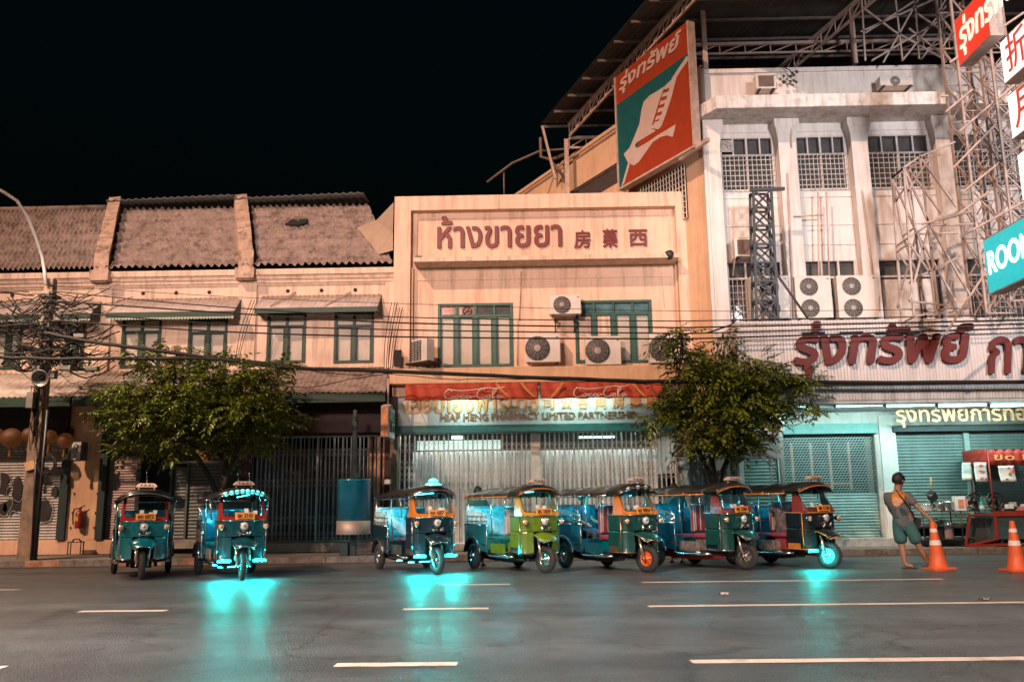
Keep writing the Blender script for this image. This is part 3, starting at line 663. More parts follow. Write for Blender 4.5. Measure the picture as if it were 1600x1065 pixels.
for i, (a, b) in enumerate(bays):
    holes += [(a+.06, b-.06, z1a, z1b), (a+.06, b-.06, z2a-.3, z2b)]
m.wall(RWY, C0.x, XR, zfas1-.6, zpar, holes, .25, RWY+.5)
m.quad(C0+SD*.0+Vector((0,.01,zfas0-2)), C0+Vector((0,.01,zpar)), C0+SD*16+Vector((0,0,zpar)), C0+SD*16+Vector((0,0,zfas0-2)))
m.quad((C0.x,RY,zfas0), (C0.x,RY,zpar), (C0.x,RWY+.4,zpar), (C0.x,RWY+.4,zfas0))
obj('wall', m, white_pl, rb)
sw = MB(); off = SN*.03
def side_quad(mb, s0, s1, z0, z1, o):
    a, b = C0+SD*s0+SN*o, C0+SD*s1+SN*o; q = C0+SD*s0; r_ = C0+SD*s1
    mb.quad(a+Vector((0,0,z0)), a+Vector((0,0,z1)), b+Vector((0,0,z1)), b+Vector((0,0,z0))); mb.quad(a+Vector((0,0,z1)), q+Vector((0,0,z1)), r_+Vector((0,0,z1)), b+Vector((0,0,z1)))
    mb.quad(b+Vector((0,0,z0)), r_+Vector((0,0,z0)), q+Vector((0,0,z0)), a+Vector((0,0,z0)))
side_quad(sw, .02, 16, zpar-1.25, zpar+.05, .1); side_quad(sw, .02, 16, zfas0-1, zpar-1.9, .06); obj('side_wall', sw, orange_pl, rb)  # warm street light on this side is put into its orange colour
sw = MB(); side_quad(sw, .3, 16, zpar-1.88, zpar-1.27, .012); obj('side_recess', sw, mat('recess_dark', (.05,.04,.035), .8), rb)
# barred window in the side wall
m = MB(); s0, s1 = .9, 3.0; za, zb_ = zpar-4.1, zpar-2.5
side_quad(m, s0, s1, za, zb_, .075); obj('side_window', m, dark, rb)
m = MB()
for k in range(16):
    p = C0+SD*(s0+(s1-s0)*k/15)+SN*.13; m.bar(p+Vector((0,0,za)), p+Vector((0,0,zb_)), .025)
for k in range(11):
    z = za+(zb_-za)*k/10; m.bar(C0+SD*s0+SN*.13+Vector((0,0,z)), C0+SD*s1+SN*.13+Vector((0,0,z)), .025)
obj('window_grille', m, mat('yellowed_bars', (.5,.4,.3), .6), rb)
m = MB(); m.tube([C0+SD*k*1.0+SN*.2+Vector((0,0,zpar-.15)) for k in range(1,15)], .04); m.tube([C0+SD*11+SN*.2+Vector((0,0,zpar-.15)), C0+SD*11+SN*.2+Vector((0,0,zpar-1.2))], .04); obj('side_pipe', m, orange_pl, rb)
# pillars with flared capitals
for i, (a, b) in enumerate(pilx):
    m = MB(); zt = zcan0-.01
    prof = [(0,zfas1-.6),(0,zt-.75),(.02,zt-.5),(.06,zt-.28),(.1,zt-.2),(.1,zt)]
    vs, fs = [], []
    for e, z in prof: vs += [(a-(e if i else 0),RY-e*.8,z),(b+e,RY-e*.8,z),(b+e,RWY-.003,z),(a-(e if i else 0),RWY-.003,z)]
    for k in range(len(prof)-1):
        for j in range(4): fs.append((k*4+j, k*4+(j+1)%4, k*4+4+(j+1)%4, k*4+4+j))
    m._add(vs, fs); obj('pillar', m, white_pl, rb, bevel=.01)
m = MB(); e = .22
x0 = C0.x+.12
m.prism([(x0,RY-.75),(XR,RY-.75),(XR,RWY-.004),(x0-.35,RWY-.004),(x0-.35,RY-.2)], (0,0,zcan0), (1,0,0), (0,1,0), (0,0,zcan1-zcan0)); obj('canopy_slab', m, mat('canopy_white', (.72,.70,.68), .8, var=.06, streak=.55, dirt=(.16,.1,.08), spots=.35), rb, bevel=.015)
m = MB(); m.box(C0.x+.0, RWY-.06, zpar-.06, XR, RWY+.55, zpar+.06)
for i, (a, b) in enumerate(bays):
    for z in (z1b+.12, z1b+.42, z1a-.2, z1a-1.0, z1a-1.55): m.box(a+.02, RWY-.022, z, b-.02, RWY-.004, z+.05) if z != z1b+.42 else m.box(a+.02, RWY-.012, z, b-.02, RWY-.004, z+.02)
obj('moulding', m, white_pl, rb)
wframe = mat('white_window_frame', (.55,.5,.48), .6, var=.1, streak=.3)
bars = mat('window_bars', (.42,.40,.38), .5, .2, var=.2)
for i, (a, b) in enumerate(bays):
    a += .06; b -= .06
    f = MB(); zt = z1a+(z1b-z1a)*.66
    for x in (a, b-.05, (a+b)/2-.03): f.box(x, RWY-.01, z1a, x+.05, RWY+.1, z1b)
    for k in (.25, .75): x = a+(b-a)*k-.02; f.box(x, RWY, zt, x+.04, RWY+.1, z1b)
    for z in (z1a, zt-.03, z1b-.05): f.box(a, RWY-.012, z, b, RWY+.098, z+.05)
    w = obj('window', f, wframe, rb)
    p = MB(); p.quad((a,RWY+.14,z1a),(b,RWY+.14,z1a),(b,RWY+.14,z1b),(a,RWY+.14,z1b)); obj('pane', p, glass_dk, w)
    gm = MB(); n = 12
    for k in range(n+1): x = a+(b-a)*k/n; gm.box(x-.008, RWY-.05, z1a+.0, x+.008, RWY-.035, zt)
    for k in range(8): z = z1a+(zt-z1a)*k/7; gm.box(a, RWY-.035, z-.008, b, RWY-.02, z+.008)
    obj('window_grille', gm, bars, w)
    # lower windows
    f = MB(); zt = z2b-.52
    for k in range(4): x = a+(b-a)*k/3*.97; f.box(x, RWY+.0, z2a-.3, x+.05, RWY+.1, z2b)
    for z in (zt, z2b-.05): f.box(a, RWY-.008, z, b, RWY+.098, z+.05)
    w = obj('window', f, wframe, rb)
    p = MB(); p.quad((a,RWY+.14,z2a-.3),(b,RWY+.14,z2a-.3),(b,RWY+.14,z2b),(a,RWY+.14,z2b)); obj('pane', p, glass_dk, w)
    if i in (0, 3):
        gm = MB()
        for k in range(13): x = a+(b-a)*k/12; gm.box(x-.008, RWY-.05, z2a-.3, x+.008, RWY-.035, zt)
        for k in range(9): z = z2a-.3+(zt-z2a+.3)*k/8; gm.box(a, RWY-.035, z-.008, b, RWY-.02, z+.008)
        obj('window_grille', gm, bars, w)
    if i == 2:
        p = MB(); p.box(a+.1, RWY+.02, z2a-.3, b-.3, RWY+.08, zt-.05); obj('boarded_panel', p, mat('pale_panel', (.55,.5,.46), .7, streak=.3), w)
    if i in (0, 3):
        q = P(1135,229,RWY) if i == 0 else P(1578,215,RWY); fm_ = MB(); fm_.box(q.x-.17, RWY-.03, q.z-.17, q.x+.17, RWY+.0, q.z+.17); fm_.torus(.13, .02, (q.x,RWY-.04,q.z), (0,1,0), 18, 6)
        for k in range(5): an = k*1.2566; fm_.bar((q.x,RWY-.045,q.z), (q.x+.12*math.cos(an),RWY-.045,q.z+.12*math.sin(an)), .05, .008)
        obj('exhaust_fan', fm_, mat('fan_casing', (.4,.36,.33), .5), w)
m = MB()
for px0, py0, px1, py1 in ((1230,270,1240,497),(1278,300,1280,495),(1240,338,1286,336),(1347,298,1372,495),(1236,170,1236,230),(1291,300,1296,440)): m.tube([P(px0,py0,RY-.03), P(px1,py1,RY-.03)], .022)
loose('drain_pipe', m, mat('pipe_pink', (.5,.36,.3), .5), rb)
# fascia with ribbed cladding and the big red letters
FY = 21.2; fx0 = fx(1152,545,FY)
m = MB(); n = 150; hgt = zfas1-zfas0
m.sheet((fx0,FY,zfas0), (XR-fx0,0,0), (0,0,hgt), n*4, 1, lambda a, b: (0,-.012*max(0,math.sin(2*math.pi*n*a)),0), smooth=False)
m.quad((fx0,FY,zfas0),(fx0,FY,zfas1),(fx0,RY+.3,zfas1),(fx0,RY+.3,zfas0)); m.quad((fx0,FY,zfas1),(XR,FY,zfas1),(XR,RY+.3,zfas1),(fx0,RY+.3,zfas1))
obj('sign_fascia', m, mat('fascia_cladding', (.60,.56,.55), .5, .1, var=.07, streak=.35, dirt=(.28,.22,.2)), rb)
zl0 = fz(1300,627,FY+.5)
m = MB(); m.sheet((fx0,FY+.25,zl0), (XR-fx0,0,0), (0,0,zfas0-zl0+.05), n*4, 1, lambda a, b: (0,-.012*max(0,math.sin(2*math.pi*n*a)),0), smooth=False)
m.box(fx0, FY+.02, zfas0-.0, XR, FY+.3, zfas0+.02); m.box(fx0, FY+.27, zl0-.08, XR, 23.55, zl0-.002); m.quad((fx0,FY+.25,zl0),(fx0,FY+.25,zfas0),(fx0,23,zfas0),(fx0,23,zl0)); obj('soffit', m, mat('soffit_cladding', (.45,.46,.46), .5, .1, var=.1, streak=.5), rb)
LY = FY-.07
zz = lambda px, py: fz(px, py, LY)
m = MB(); put_text(m, 'รุ่งทรัพย์', P(1240,590,LY), (1,0,0), (0,0,1), fx(1528,550,LY)-fx(1240,550,LY), zz(1380,512)-zz(1380,600), .055, .03, .22)
put_text(m, 'การ', P(1543,585,LY), (1,0,0), (0,0,1), (fx(1600,550,LY)-fx(1543,550,LY))*1.9, zz(1560,526)-zz(1560,585), .055, .03, .22)
obj('thai_lettering', m, mat('rust_red_letter', (.125,.009,.006), .65, var=.2, streak=.3), rb)
m = MB(); 
for px in (1271,1330,1386,1420): m.bar(P(px-18,520,LY), P(px+18,519,LY), .05)
loose('letter_bracket', m, steel_dk, rb)
# fluorescent tubes under the soffit
tube_m = mat('fluorescent_tube', (.7,1,1), .5, emit=11, ecol=(.5,.98,.93))
for k, (a, b) in enumerate(((1222,1300),(1306,1378),(1385,1459),(1466,1540),(1547,1625))):
    y = 22.0; p, q = P(a,634,y), P(b,631.5,y)
    t = thing('tube_lamp', '', 'lamp', ((p.x+q.x)/2, y, p.z), 0, 'fluorescent tubes under the soffit')
    t['label'] = ('leftmost' if k == 0 else 'second from left,' if k == 1 else 'middle' if k == 2 else 'fourth from left,' if k == 3 else 'rightmost') + ' lit fluorescent tube of five under the white building soffit'
    m = MB(); m.tube([p, q], .03, 8); obj('tube', m, tube_m, t)
    m = MB(); m.box(p.x-.05, y-.03, p.z+.035, q.x+.05, y+.05, p.z+.1); m.box(p.x-.06, y-.035, p.z-.04, p.x-.005, y+.035, p.z+.1); m.box(q.x+.005, y-.035, q.z-.04, q.x+.06, y+.035, q.z+.1); obj('fitting', m, mat('lamp_fitting', (.5,.5,.5), .5), t)
    ld = bpy.data.lights.new('tube_light', 'AREA'); ld.shape = 'RECTANGLE'; ld.size = q.x-p.x; ld.size_y = .08; ld.energy = 30; ld.color = (.62,.96,.9); ld.spread = rad(170)
    lo = link(bpy.data.objects.new('tube_light', ld)); lo.parent = t; lo.location = (0, .0, -.06); lo.rotation_euler = (rad(38), 0, 0)
# shop front
GFY = 23.6; zg0 = .36
hd0 = fz(1300,676,GFY)
o1 = (fx(1222,760,GFY), fx(1376,760,GFY), zg0, hd0); o2 = (fx(1407,760,GFY), 16.5, zg0, fz(1500,671,GFY))
m = MB(); m.box(cx1+.62, 23.28, .14, XR, GFY-.004, .36); obj('step', m, mat('step_concrete', (.34,.34,.33), .8, var=.2, spots=.4), rb, bevel=.012)
o0 = (fx(1164,760,GFY), fx(1218,760,GFY), zg0, fz(1190,690,GFY))
m = MB(); m.wall(GFY, cx1+.55, XR, .2, zl0-.01, [o0, o1, o2], .3, GFY+.5); obj('shop_front', m, mat('shop_front_plaster', (.52,.53,.5), .8, var=.1, streak=.45, dirt=(.2,.2,.18)), rb)
m = MB(); m.box(o1[0]-.05, GFY-.13, hd0-.03, o1[1]+.0, GFY-.004, fz(1300,662,GFY)); obj('shutter_box', m, mat('teal_box', (.13,.33,.31), .5, var=.15), rb, bevel=.01)
m = MB(); n = 19; z1m = o1[2]+(o1[3]-o1[2])*.42
roller(m, o1[0]+.06, o1[1]-.06, o1[2], z1m, GFY+.1, .075); obj('roller_shutter', m, mat('grey_green_shutter', (.24,.36,.34), .45, .2, var=.15, streak=.3), rb)
m = MB(); n = 24
for k in range(n+1): z = z1m+(o1[3]-z1m)*k/n; m.bar((o1[0]+.06,GFY+.1,z), (o1[1]-.06,GFY+.1,z), .014)
w = (o1[1]-o1[0]-.12)/30
for k in range(n):
    za, zb_ = z1m+(o1[3]-z1m)*k/n, z1m+(o1[3]-z1m)*(k+1)/n
    for j in range(30): x = o1[0]+.06+(j+(k%2)*.5)*w; m.bar((x,GFY+.1,za), (min(x+w*.5, o1[1]-.06),GFY+.1,zb_), .008)
obj('open_link_grille', m, mat('teal_link', (.34,.5,.48), .4, .4, var=.2), rb)
m = MB()
for x in (o1[0], o1[1]-.07): m.box(x, GFY-.05, o1[2], x+.07, GFY+.05, o1[3]-.04)
loose('shutter_rail', m, mat('rail_pink', (.42,.36,.34), .5), rb)
m = MB(); m.quad((o1[0],GFY+1.5,zg0),(o1[1]+.5,GFY+1.5,zg0),(o1[1]+.5,GFY+1.5,hd0+.2),(o1[0],GFY+1.5,hd0+.2)); obj('back_wall', m, mat('shop_interior_teal', (.02,.05,.05), .7, var=.4), rb)
m = MB()
for px in (1238,1268,1297,1327): q = fx(px,720,GFY+.8); m.box(q-.03, GFY+.78, z1m+.1, q+.03, GFY+.84, hd0-.2)
q = fx(1358,720,GFY+.8); m.box(q-.07, GFY+.78, z1m, q+.07, GFY+.84, hd0-.1); m.box(fx(1297,720,GFY+.8), GFY+.77, z1m+.25, fx(1327,720,GFY+.8), GFY+.8, z1m+.3); obj('inner_rack', m, mat('rack_orange', (.5,.26,.18), .6), rb)
m = MB(); xs = fx(1519,760,GFY)
roller(m, o2[0], xs-.06, o2[2]+.3, o2[3]-.05, GFY+.1, .082); roller(m, xs+.06, o2[1], o2[2]+.3, o2[3]-.05, GFY+.1, .082); obj('roller_shutter', m, shutter_gr, rb)
m = MB(); m.box(xs-.07, GFY+.02, o2[2], xs+.07, GFY+.13, o2[3]-.05); obj('shutter_post', m, mat('post_teal', (.2,.33,.32), .5), rb)
m = MB(); m.box(o2[0]-.1, GFY-.15, o2[3]-.04, XR, GFY-.004, o2[3]+.12); obj('lintel', m, mat('lintel_dark', (.03,.05,.05), .6), rb)
m = MB(); roller(m, o0[0], o0[1], o0[2], o0[3], GFY+.1, .09); obj('roller_shutter', m, shutter_gr, rb)
m = MB(); put_text(m, 'รุ่งทรัพย์การท่องเที่ยว', P(1400,668,GFY-.5), (1,0,0), (0,0,1), (fx(1600,650,GFY-.5)-fx(1400,650,GFY-.5))*1.45, fz(1450,632,GFY-.5)-fz(1450,669,GFY-.5), .06, .016); obj('gold_lettering', m, mat('gold_orange_letter', (.72,.42,.22), .45, .1), rb)
m = MB(); 
for px in (1410,1500,1590): m.bar(P(px,640,GFY-.44), P(px,640,GFY), .03)
loose('letter_bracket', m, steel_dk, rb)
m = MB(); put_text(m, '459/11-4', P(1351,665,GFY-.02), (1,0,0), (0,0,1), .3, .075, .01, .02); obj('house_number', m, steel_dk, rb)
m = MB(); m.box(o1[1]+.08, GFY-.05, .345, o1[1]+.5, GFY-.004, o2[3]+.4); obj('shop_pillar', m, mat('pale_pillar', (.58,.58,.55), .8, var=.08, streak=.4, dirt=(.3,.28,.25)), rb)
# ================================================================== AIR CONDITIONERS
def ac(px0, px1, py0, py1, Y, fans, label, fanx=.34, plain=False, group='outdoor air conditioner units', col=ac_white):
    a, b = fx(px0,py1,Y), fx(px1,py1,Y); z0, z1 = fz((px0+px1)/2,py1,Y), fz((px0+px1)/2,py0,Y); w, h = b-a, z1-z0
    t = thing('air_conditioner', label, 'air conditioner', ((a+b)/2, Y+.16, z0), 0, group)
    m = MB(); m.box(a, Y, z0+.03, b, Y+.32, z1); m.box(a+.02, Y-.006, z1-.012, b-.02, Y+.31, z1+.008)
    obj('casing', m, col, t, bevel=.018)
    k = max(1, fans)
    for q in range(k):
        cz = z0 + h*((q+.5)/k); cx = a + w*fanx if not plain else (a+b)/2; r = min(h/k*.42, w*.42) if fans > 0 else 0
        m = MB()
        if plain:
            m.box(a+.07, Y-.012, z0+.09, b-.07, Y-.002, z1-.06)
            for j in range(9): z = z0+.1+(h-.19)*j/8; m.box(a+.07, Y-.02, z, b-.07, Y-.013, z+.015)
            obj('louvre', m, mat('brown_louvre', (.16,.11,.09), .6), t)
            continue
        m.lathe([(r,-.002),(r,-.012),(r*.96,-.02)], 24, (cx,Y,cz), (0,-1,0)); m.lathe([(r,.003),(r,.01)], 24, (cx,Y,cz), (0,-1,0))
        obj('fan_recess', m, ac_dark, t)
        m = MB()
        for rr in (.45,.62,.78,.95): m.torus(r*rr, .005, (cx,Y-.018,cz), (0,1,0), 24, 4)
        for j in range(12): an = j*math.pi/6; m.bar((cx,Y-.018,cz), (cx+r*math.cos(an),Y-.018,cz+r*math.sin(an)), .006)
        m.lathe([(r*.3,.012),(r*.3,.03),(r*.2,.036)], 16, (cx,Y,cz), (0,-1,0))
        obj('fan_guard', m, mat('guard_grey', (.3,.27,.25), .5), t)
    m = MB()
    m.box(b-w*.12, Y-.008, z1-h*.16/k, b-w*.05, Y-.002, z1-h*.1/k); m.box(b-.002, Y+.05, z0+h*.15, b+.03, Y+.2, z0+h*.5)
    obj('service_panel', m, mat('badge_grey', (.2,.18,.17), .5), t)
    m = MB(); m.box(a+.06, Y-.02, z0, a+.12, Y+.34, z0+.03); m.box(b-.12, Y-.02, z0, b-.06, Y+.34, z0+.03)
    loose('foot', m, steel_dk, t)
    return t
WYF = WY-.5
ac(822,876,521,567,WYF,1,'single fan air conditioner on the pharmacy ledge, right beside the green balcony door')
ac(916,971,525,571,WYF,1,'single fan air conditioner on the pharmacy ledge, below the teal lit transom window')
ac(1016,1070,521,568,WYF,1,'single fan air conditioner on the pharmacy ledge, half hidden by the right tree')
t = ac(859,908,460,492,WYF+.02,1,'single fan air conditioner hung high on a bracket between the two pharmacy doors', .4)
m = MB()
for px in (868, 898): q = P(px,494,WYF); m.box(q.x-.02, WYF, q.z-.05, q.x+.02, WY-.01, q.z-.015); m.bar((q.x,WYF+.05,q.z-.04), (q.x,WY-.02,q.z-.35), .03)
obj('bracket', m, steel_dk, t)
# one unit seen from its side, on a sloping bracket, next to the left end of the ledge
q = P(660,572,WYF-.1)
t = thing('air_conditioner', 'air conditioner turned sideways on a slanted bracket at the left end of the pharmacy ledge', 'air conditioner', (q.x,q.y,q.z), rad(-38), 'outdoor air conditioner units')
m = MB(); m.box(-.3,-.15,.1,.3,.15,.72); obj('casing', m, ac_white, t, world=False, bevel=.015)
m = MB()
for j in range(12): m.box(-.27,-.17,.15+j*.045,.1,-.152,.17+j*.045)
for j in range(4): m.box(-.27+j*.12,-.175,.13,-.255+j*.12,-.17,.7)
obj('louvre', m, ac_dark, t, world=False)
m = MB(); m.box(-.4,-.25,.05,.45,.25,.09); m.bar((.3,.2,.05),(.1,.3,-.2),.04); m.bar((-.4,-.2,.06),(-.2,.5,.06),.04); obj('bracket', m, steel_dk, t, world=False)
RA = RWY-.42
ac(1246,1303,431,498,RA,2,'double fan air conditioner on the fascia ledge, middle of three, behind no lattice mast', .38)
ac(1312,1376,430,498,RA,2,'double fan air conditioner on the fascia ledge, rightmost of the tall three', .36)
ac(1176,1236,431,499,RA,2,'double fan air conditioner standing behind the small dark lattice mast', .5)
t = ac(1149,1183,371,402,RWY-.45,0,'brown louvred air conditioner hung on the first white pillar above the dark lattice mast', plain=True)
m = MB(); q = P(1149,402,RWY-.45); m.bar(q, q+Vector((0,.4,0)), .04); m.bar(q+Vector((0,.05,0)), q+Vector((0,.4,-.4)), .03); m.bar(q+Vector((.5,.05,0)), q+Vector((.5,.4,-.4)), .03); obj('bracket', m, steel_or, t)
ac(1182,1214,115,140,RY-.3,0,'brown louvred air conditioner on the canopy near the left corner of the white building', plain=True)
ac(1376,1428,118,135,RY-.2,1,'low single fan air conditioner on the canopy of the white building near the scaffold', .45)
# ================================================================== ROOFTOP SHED
def rs(s, o): return C0 + SD*s + SN*o
e1, e0 = None, None
def on_side(px, py, o):
    """point of the skewed vertical plane parallel to the side wall, o metres outside it, seen at a photo pixel"""
    d = ray(px, py); c = C0 + SN*o; n = SN
    k = (Vector((c.x,c.y,CAM_H)) - CAM).dot(n) / d.dot(n); return CAM + d*k
A_, B_ = on_side(1010,0,1.3), on_side(845,193,1.3)
shed = thing('roof_shed', 'dark corrugated steel roof shed on trusses on top of the white building', 'roof shed', tuple(rs(6,-3)+Vector((0,0,zpar))))
dirR = (A_-B_); A2 = A_ + dirR*.75
RIGHT = Vector((16, 0, 0.0))
m = MB(); L_ = (A2-B_).length; n = int(L_/.32)
nrm = dirR.cross(RIGHT).normalized()
m.sheet(B_, RIGHT, A2-B_, 320, 1, lambda a, b: nrm*(.02*math.sin(2*math.pi*80*a)), thick=.02)
obj('roof_sheet', m, dark_tin, shed)
m = MB(); k_ = 13
for i in range(k_):
    p = B_ + (A2-B_)*(i/(k_-1)) + Vector((0,0,-.12)); m.bar(p, p+RIGHT, .05, .08)
loose('purlin', m, mat('purlin_steel', (.13,.11,.10), .6, var=.3), shed)
def truss(a, b, h, n, name='truss', r=.06, up=Vector((0,0,1))):
    m = MB(); a, b = Vector(a), Vector(b); d = up*h
    m.bar(a+d, b+d, r*1.6); m.bar(a, b, r)
    for i in range(n):
        p = a+(b-a)*(i/n); q = a+(b-a)*((i+1)/n); m.bar(p, p+d, r*.55); m.bar(p, q+d, r*.55)
    obj(name, m, steel_or, shed)
off = Vector((.85,0,-.6))
truss(B_+off+(A2-B_)*.02, A2+off, .4, 24)
truss(B_+off+Vector((5,0,0)), A2+off+Vector((5,0,0)), .4, 20)
truss(B_+off+Vector((.1,0,-.3)), B_+off+Vector((7,0,-.3)), .35, 12)
truss(B_+(A2-B_)*.42+off, B_+(A2-B_)*.42+off+Vector((12,0,0)), .3, 16)
m = MB()
def post(px, ya, yb, Y, w=.13):
    a, b = P(px,ya,Y), P(px,yb,Y); m.bar((a.x,a.y,a.z), (a.x,a.y,b.z), w)
post(1103, 112, -40, 23.1); post(1336, 100, -60, 23.1)
p = B_+off; m.bar(p, p-Vector((0,0,2.2)), .14); p2 = B_+(A2-B_)*.42+off; m.bar(p2, p2-Vector((0,0,2.8)), .12)
m.bar(B_+Vector((.05,0,-.1)), B_+Vector((.45,.0,-2.0)), .08)
loose('post', m, steel_or, shed)
m = MB(); q = on_side(845,245,1.0); m.tube([q+Vector((0,0,.7)), q+Vector((-.0,0,0)), q+Vector((.35,0,-.12)), q+Vector((.9,0,.1))], .06); m.tube([q+Vector((.3,0,-.1)), q+Vector((.9,0,-.9))], .05); m.tube([q+Vector((-1.9,.5,-.7)), q+Vector((-1.0,.4,-.05)), q+Vector((0,.3,.35)), q+Vector((3,0,.35))], .04); m.tube([q+Vector((-1.3,.5,-1.2)), q+Vector((-1.3,.5,-.3))], .03)
obj('rail', m, mat('rail_brown', (.16,.11,.08), .6), shed)
# ================================================================== BILLBOARD ON THE SKEWED SIDE WALL
bo = .55
c_bl, c_br, c_tl, c_tr = on_side(971,293,bo), on_side(1087,232,bo), on_side(966,113,bo), on_side(1079,43,bo)
zb0, zb1_ = (c_bl.z+c_br.z)/2, (c_tl.z+c_tr.z)/2
pl = (c_bl+c_tl)/2; pr_ = (c_br+c_tr)/2; pl.z = pr_.z = zb0
BW, BH = (pr_-pl).length, zb1_-zb0; bu = (pr_-pl).normalized()
bb = thing('billboard', 'large square red and teal billboard with a white bird emblem', 'billboard', tuple(pl))
bred = mat('billboard_red', (.30,.04,.013), .5, var=.12); bteal = mat('billboard_teal', (.008,.085,.09), .5, var=.15); bwhite = mat('billboard_pale', (.50,.38,.33), .5, var=.08)
m = MB(); z_ = Vector((0,0,1)); fo = SN*.1
m.obox(pl+bu*BW/2+z_*BH/2, bu*BW/2, SN*.09, z_*BH/2); obj('panel', m, bred, bb)
m = MB()
def bpoly(mb, pts, lift): mb.prism([(x*BW, y*BH) for x, y in pts], pl+SN*(.092+lift-.004), bu, z_, SN*.004)
bpoly(m, [(0, 0), (0.029, 0.005), (0.141, 0.164), (0.319, 0.299), (0.581, 0.516), (0.739, 0.61), (0.98, 0.712), (1, 0.71), (1, 0.742), (0, 0.742)], 0.0)
obj('teal_field', m, bteal, bb)
m = MB(); put_text(m, 'รุ่งทรัพย์', pl+bu*BW*.05+z_*BH*.80+SN*.094, bu, z_, BW*.88, BH*.19, .012, .03, .25); obj('thai_lettering', m, bwhite, bb)
m = MB()
bpoly(m, [(0.141, 0.175), (0.165, 0.155), (0.074, 0.021), (0.029, 0.005)], .004)
bpoly(m, [(0.083, 0.272), (0.171, 0.294), (0.253, 0.368), (0.327, 0.445), (0.362, 0.545), (0.398, 0.604), (0.487, 0.622), (0.588, 0.614), (0.688, 0.612), (0.579, 0.485), (0.481, 0.343), (0.542, 0.297), (0.419, 0.299), (0.282, 0.301), (0.25, 0.291), (0.256, 0.267), (0.292, 0.25), (0.416, 0.246), (0.564, 0.251), (0.688, 0.249), (0.801, 0.247), (0.778, 0.202), (0.756, 0.162), (0.685, 0.203), (0.6, 0.222), (0.493, 0.219), (0.4, 0.175), (0.299, 0.128), (0.225, 0.121), (0.141, 0.172)], .004)
bpoly(m, [(0.701, 0.613), (0.778, 0.625), (0.796, 0.641), (0.865, 0.675), (0.976, 0.726), (0.994, 0.709), (0.992, 0.683), (0.898, 0.645), (0.84, 0.614), (0.767, 0.486), (0.684, 0.376), (0.622, 0.308), (0.579, 0.295), (0.481, 0.343), (0.492, 0.365), (0.558, 0.344), (0.602, 0.37), (0.692, 0.485), (0.757, 0.586)], .006)
for q in [[(0.693, 0.613), (0.768, 0.594), (0.748, 0.57), (0.674, 0.586)], [(0.66, 0.563), (0.734, 0.545), (0.715, 0.521), (0.64, 0.536)], [(0.626, 0.513), (0.7, 0.495), (0.681, 0.471), (0.607, 0.486)], [(0.593, 0.463), (0.667, 0.445), (0.647, 0.42), (0.574, 0.435)], [(0.56, 0.412), (0.633, 0.394), (0.614, 0.37), (0.54, 0.384)], [(0.532, 0.374), (0.606, 0.357), (0.587, 0.332), (0.513, 0.346)]]: bpoly(m, q, .005)
obj('bird_emblem', m, bwhite, bb)
m = MB(); m.obox(pl+bu*BW/2-z_*.03, bu*(BW/2+.04), SN*.12, z_*.03); m.obox(pr_+z_*BH/2+bu*.03, bu*.03, SN*.12, z_*BH/2); m.obox(pl+z_*BH/2-bu*.03, bu*.03, SN*.12, z_*BH/2)
for s in (.1,.5,.9): m.bar(pl+bu*BW*s+z_*.2, pl+bu*BW*s+z_*.2-SN*.6, .08)
m.bar(pr_+z_*.0+bu*.5, pr_-bu*.7-z_*.1, .1)
obj('edge_frame', m, steel_or, bb)
# ================================================================== SIGN SCAFFOLD AND LIT SIGNS AT THE RIGHT EDGE
sc = thing('sign_scaffold', 'tall pinkish steel lattice scaffold carrying the lit signs at the right edge', 'scaffold', tuple(P(1480,498,21.6)))
scm = mat('scaffold_steel', (.42,.33,.29), .5, .1, var=.25, spots=.3, dirt=(.2,.1,.06))
def members(name, lst, Y0, Y1, r, mm):
    m = MB()
    for a, b, c, d in lst:
        m.bar(P(a,b,Y0), P(c,d,Y0), r)
        if Y1: m.bar(P(a,b,Y0)+Vector((0,Y1-Y0,0)), P(c,d,Y0)+Vector((0,Y1-Y0,0)), r)
    if Y1:
        for a, b, c, d in lst[::2]: m.bar(P(a,b,Y0), P(a,b,Y0)+Vector((0,Y1-Y0,0)), r*.7)
    obj(name, m, mm, sc)
Y0 = 20.6
low = [(1412,262,1428,495),(1437,245,1468,495),(1412,262,1437,245),(1437,245,1492,222),(1412,262,1452,350),(1437,245,1494,322),(1452,350,1421,470),(1452,350,1515,460),(1421,370,1478,332),(1418,300,1450,250),(1428,495,1510,474),(1449,352,1520,350),(1421,380,1455,430),(1455,430,1462,490),(1440,430,1500,400),(1412,262,1430,355),(1430,355,1460,440),(1421,470,1500,480)]
members('lower_bracket', low, Y0, 21.3, .045, scm)
tw = MB()
def lattice(mb, px0, px1, pya, pyb, Y, n, r, dep=.7):
    for s, yy in ((0,Y),(1,Y+dep)):
        a, b = P(px0,pya,Y), P(px1,pya,Y); z0, z1 = fz((px0+px1)/2,pyb,Y), a.z
        for x in (a.x, b.x): mb.bar((x,yy,z0), (x,yy,z1), r*1.3)
        for i in range(n):
            za, zb_ = z0+(z1-z0)*i/n, z0+(z1-z0)*(i+1)/n
            mb.bar((a.x,yy,za), (b.x,yy,zb_), r*.7); mb.bar((b.x,yy,za), (a.x,yy,zb_), r*.7); mb.bar((a.x,yy,za), (b.x,yy,za), r*.7)
            if s == 0:
                for x in (a.x, b.x): mb.bar((x,Y,za), (x,Y+dep,zb_), r*.6)
lattice(tw, 1478, 1520, -60, 490, 20.7, 9, .042)
lattice(tw, 1520, 1562, -20, 470, 20.2, 9, .038)
lattice(tw, 1545, 1592, 60, 440, 19.5, 7, .038, .5)
obj('tower_lattice', tw, scm, sc)
m = MB()
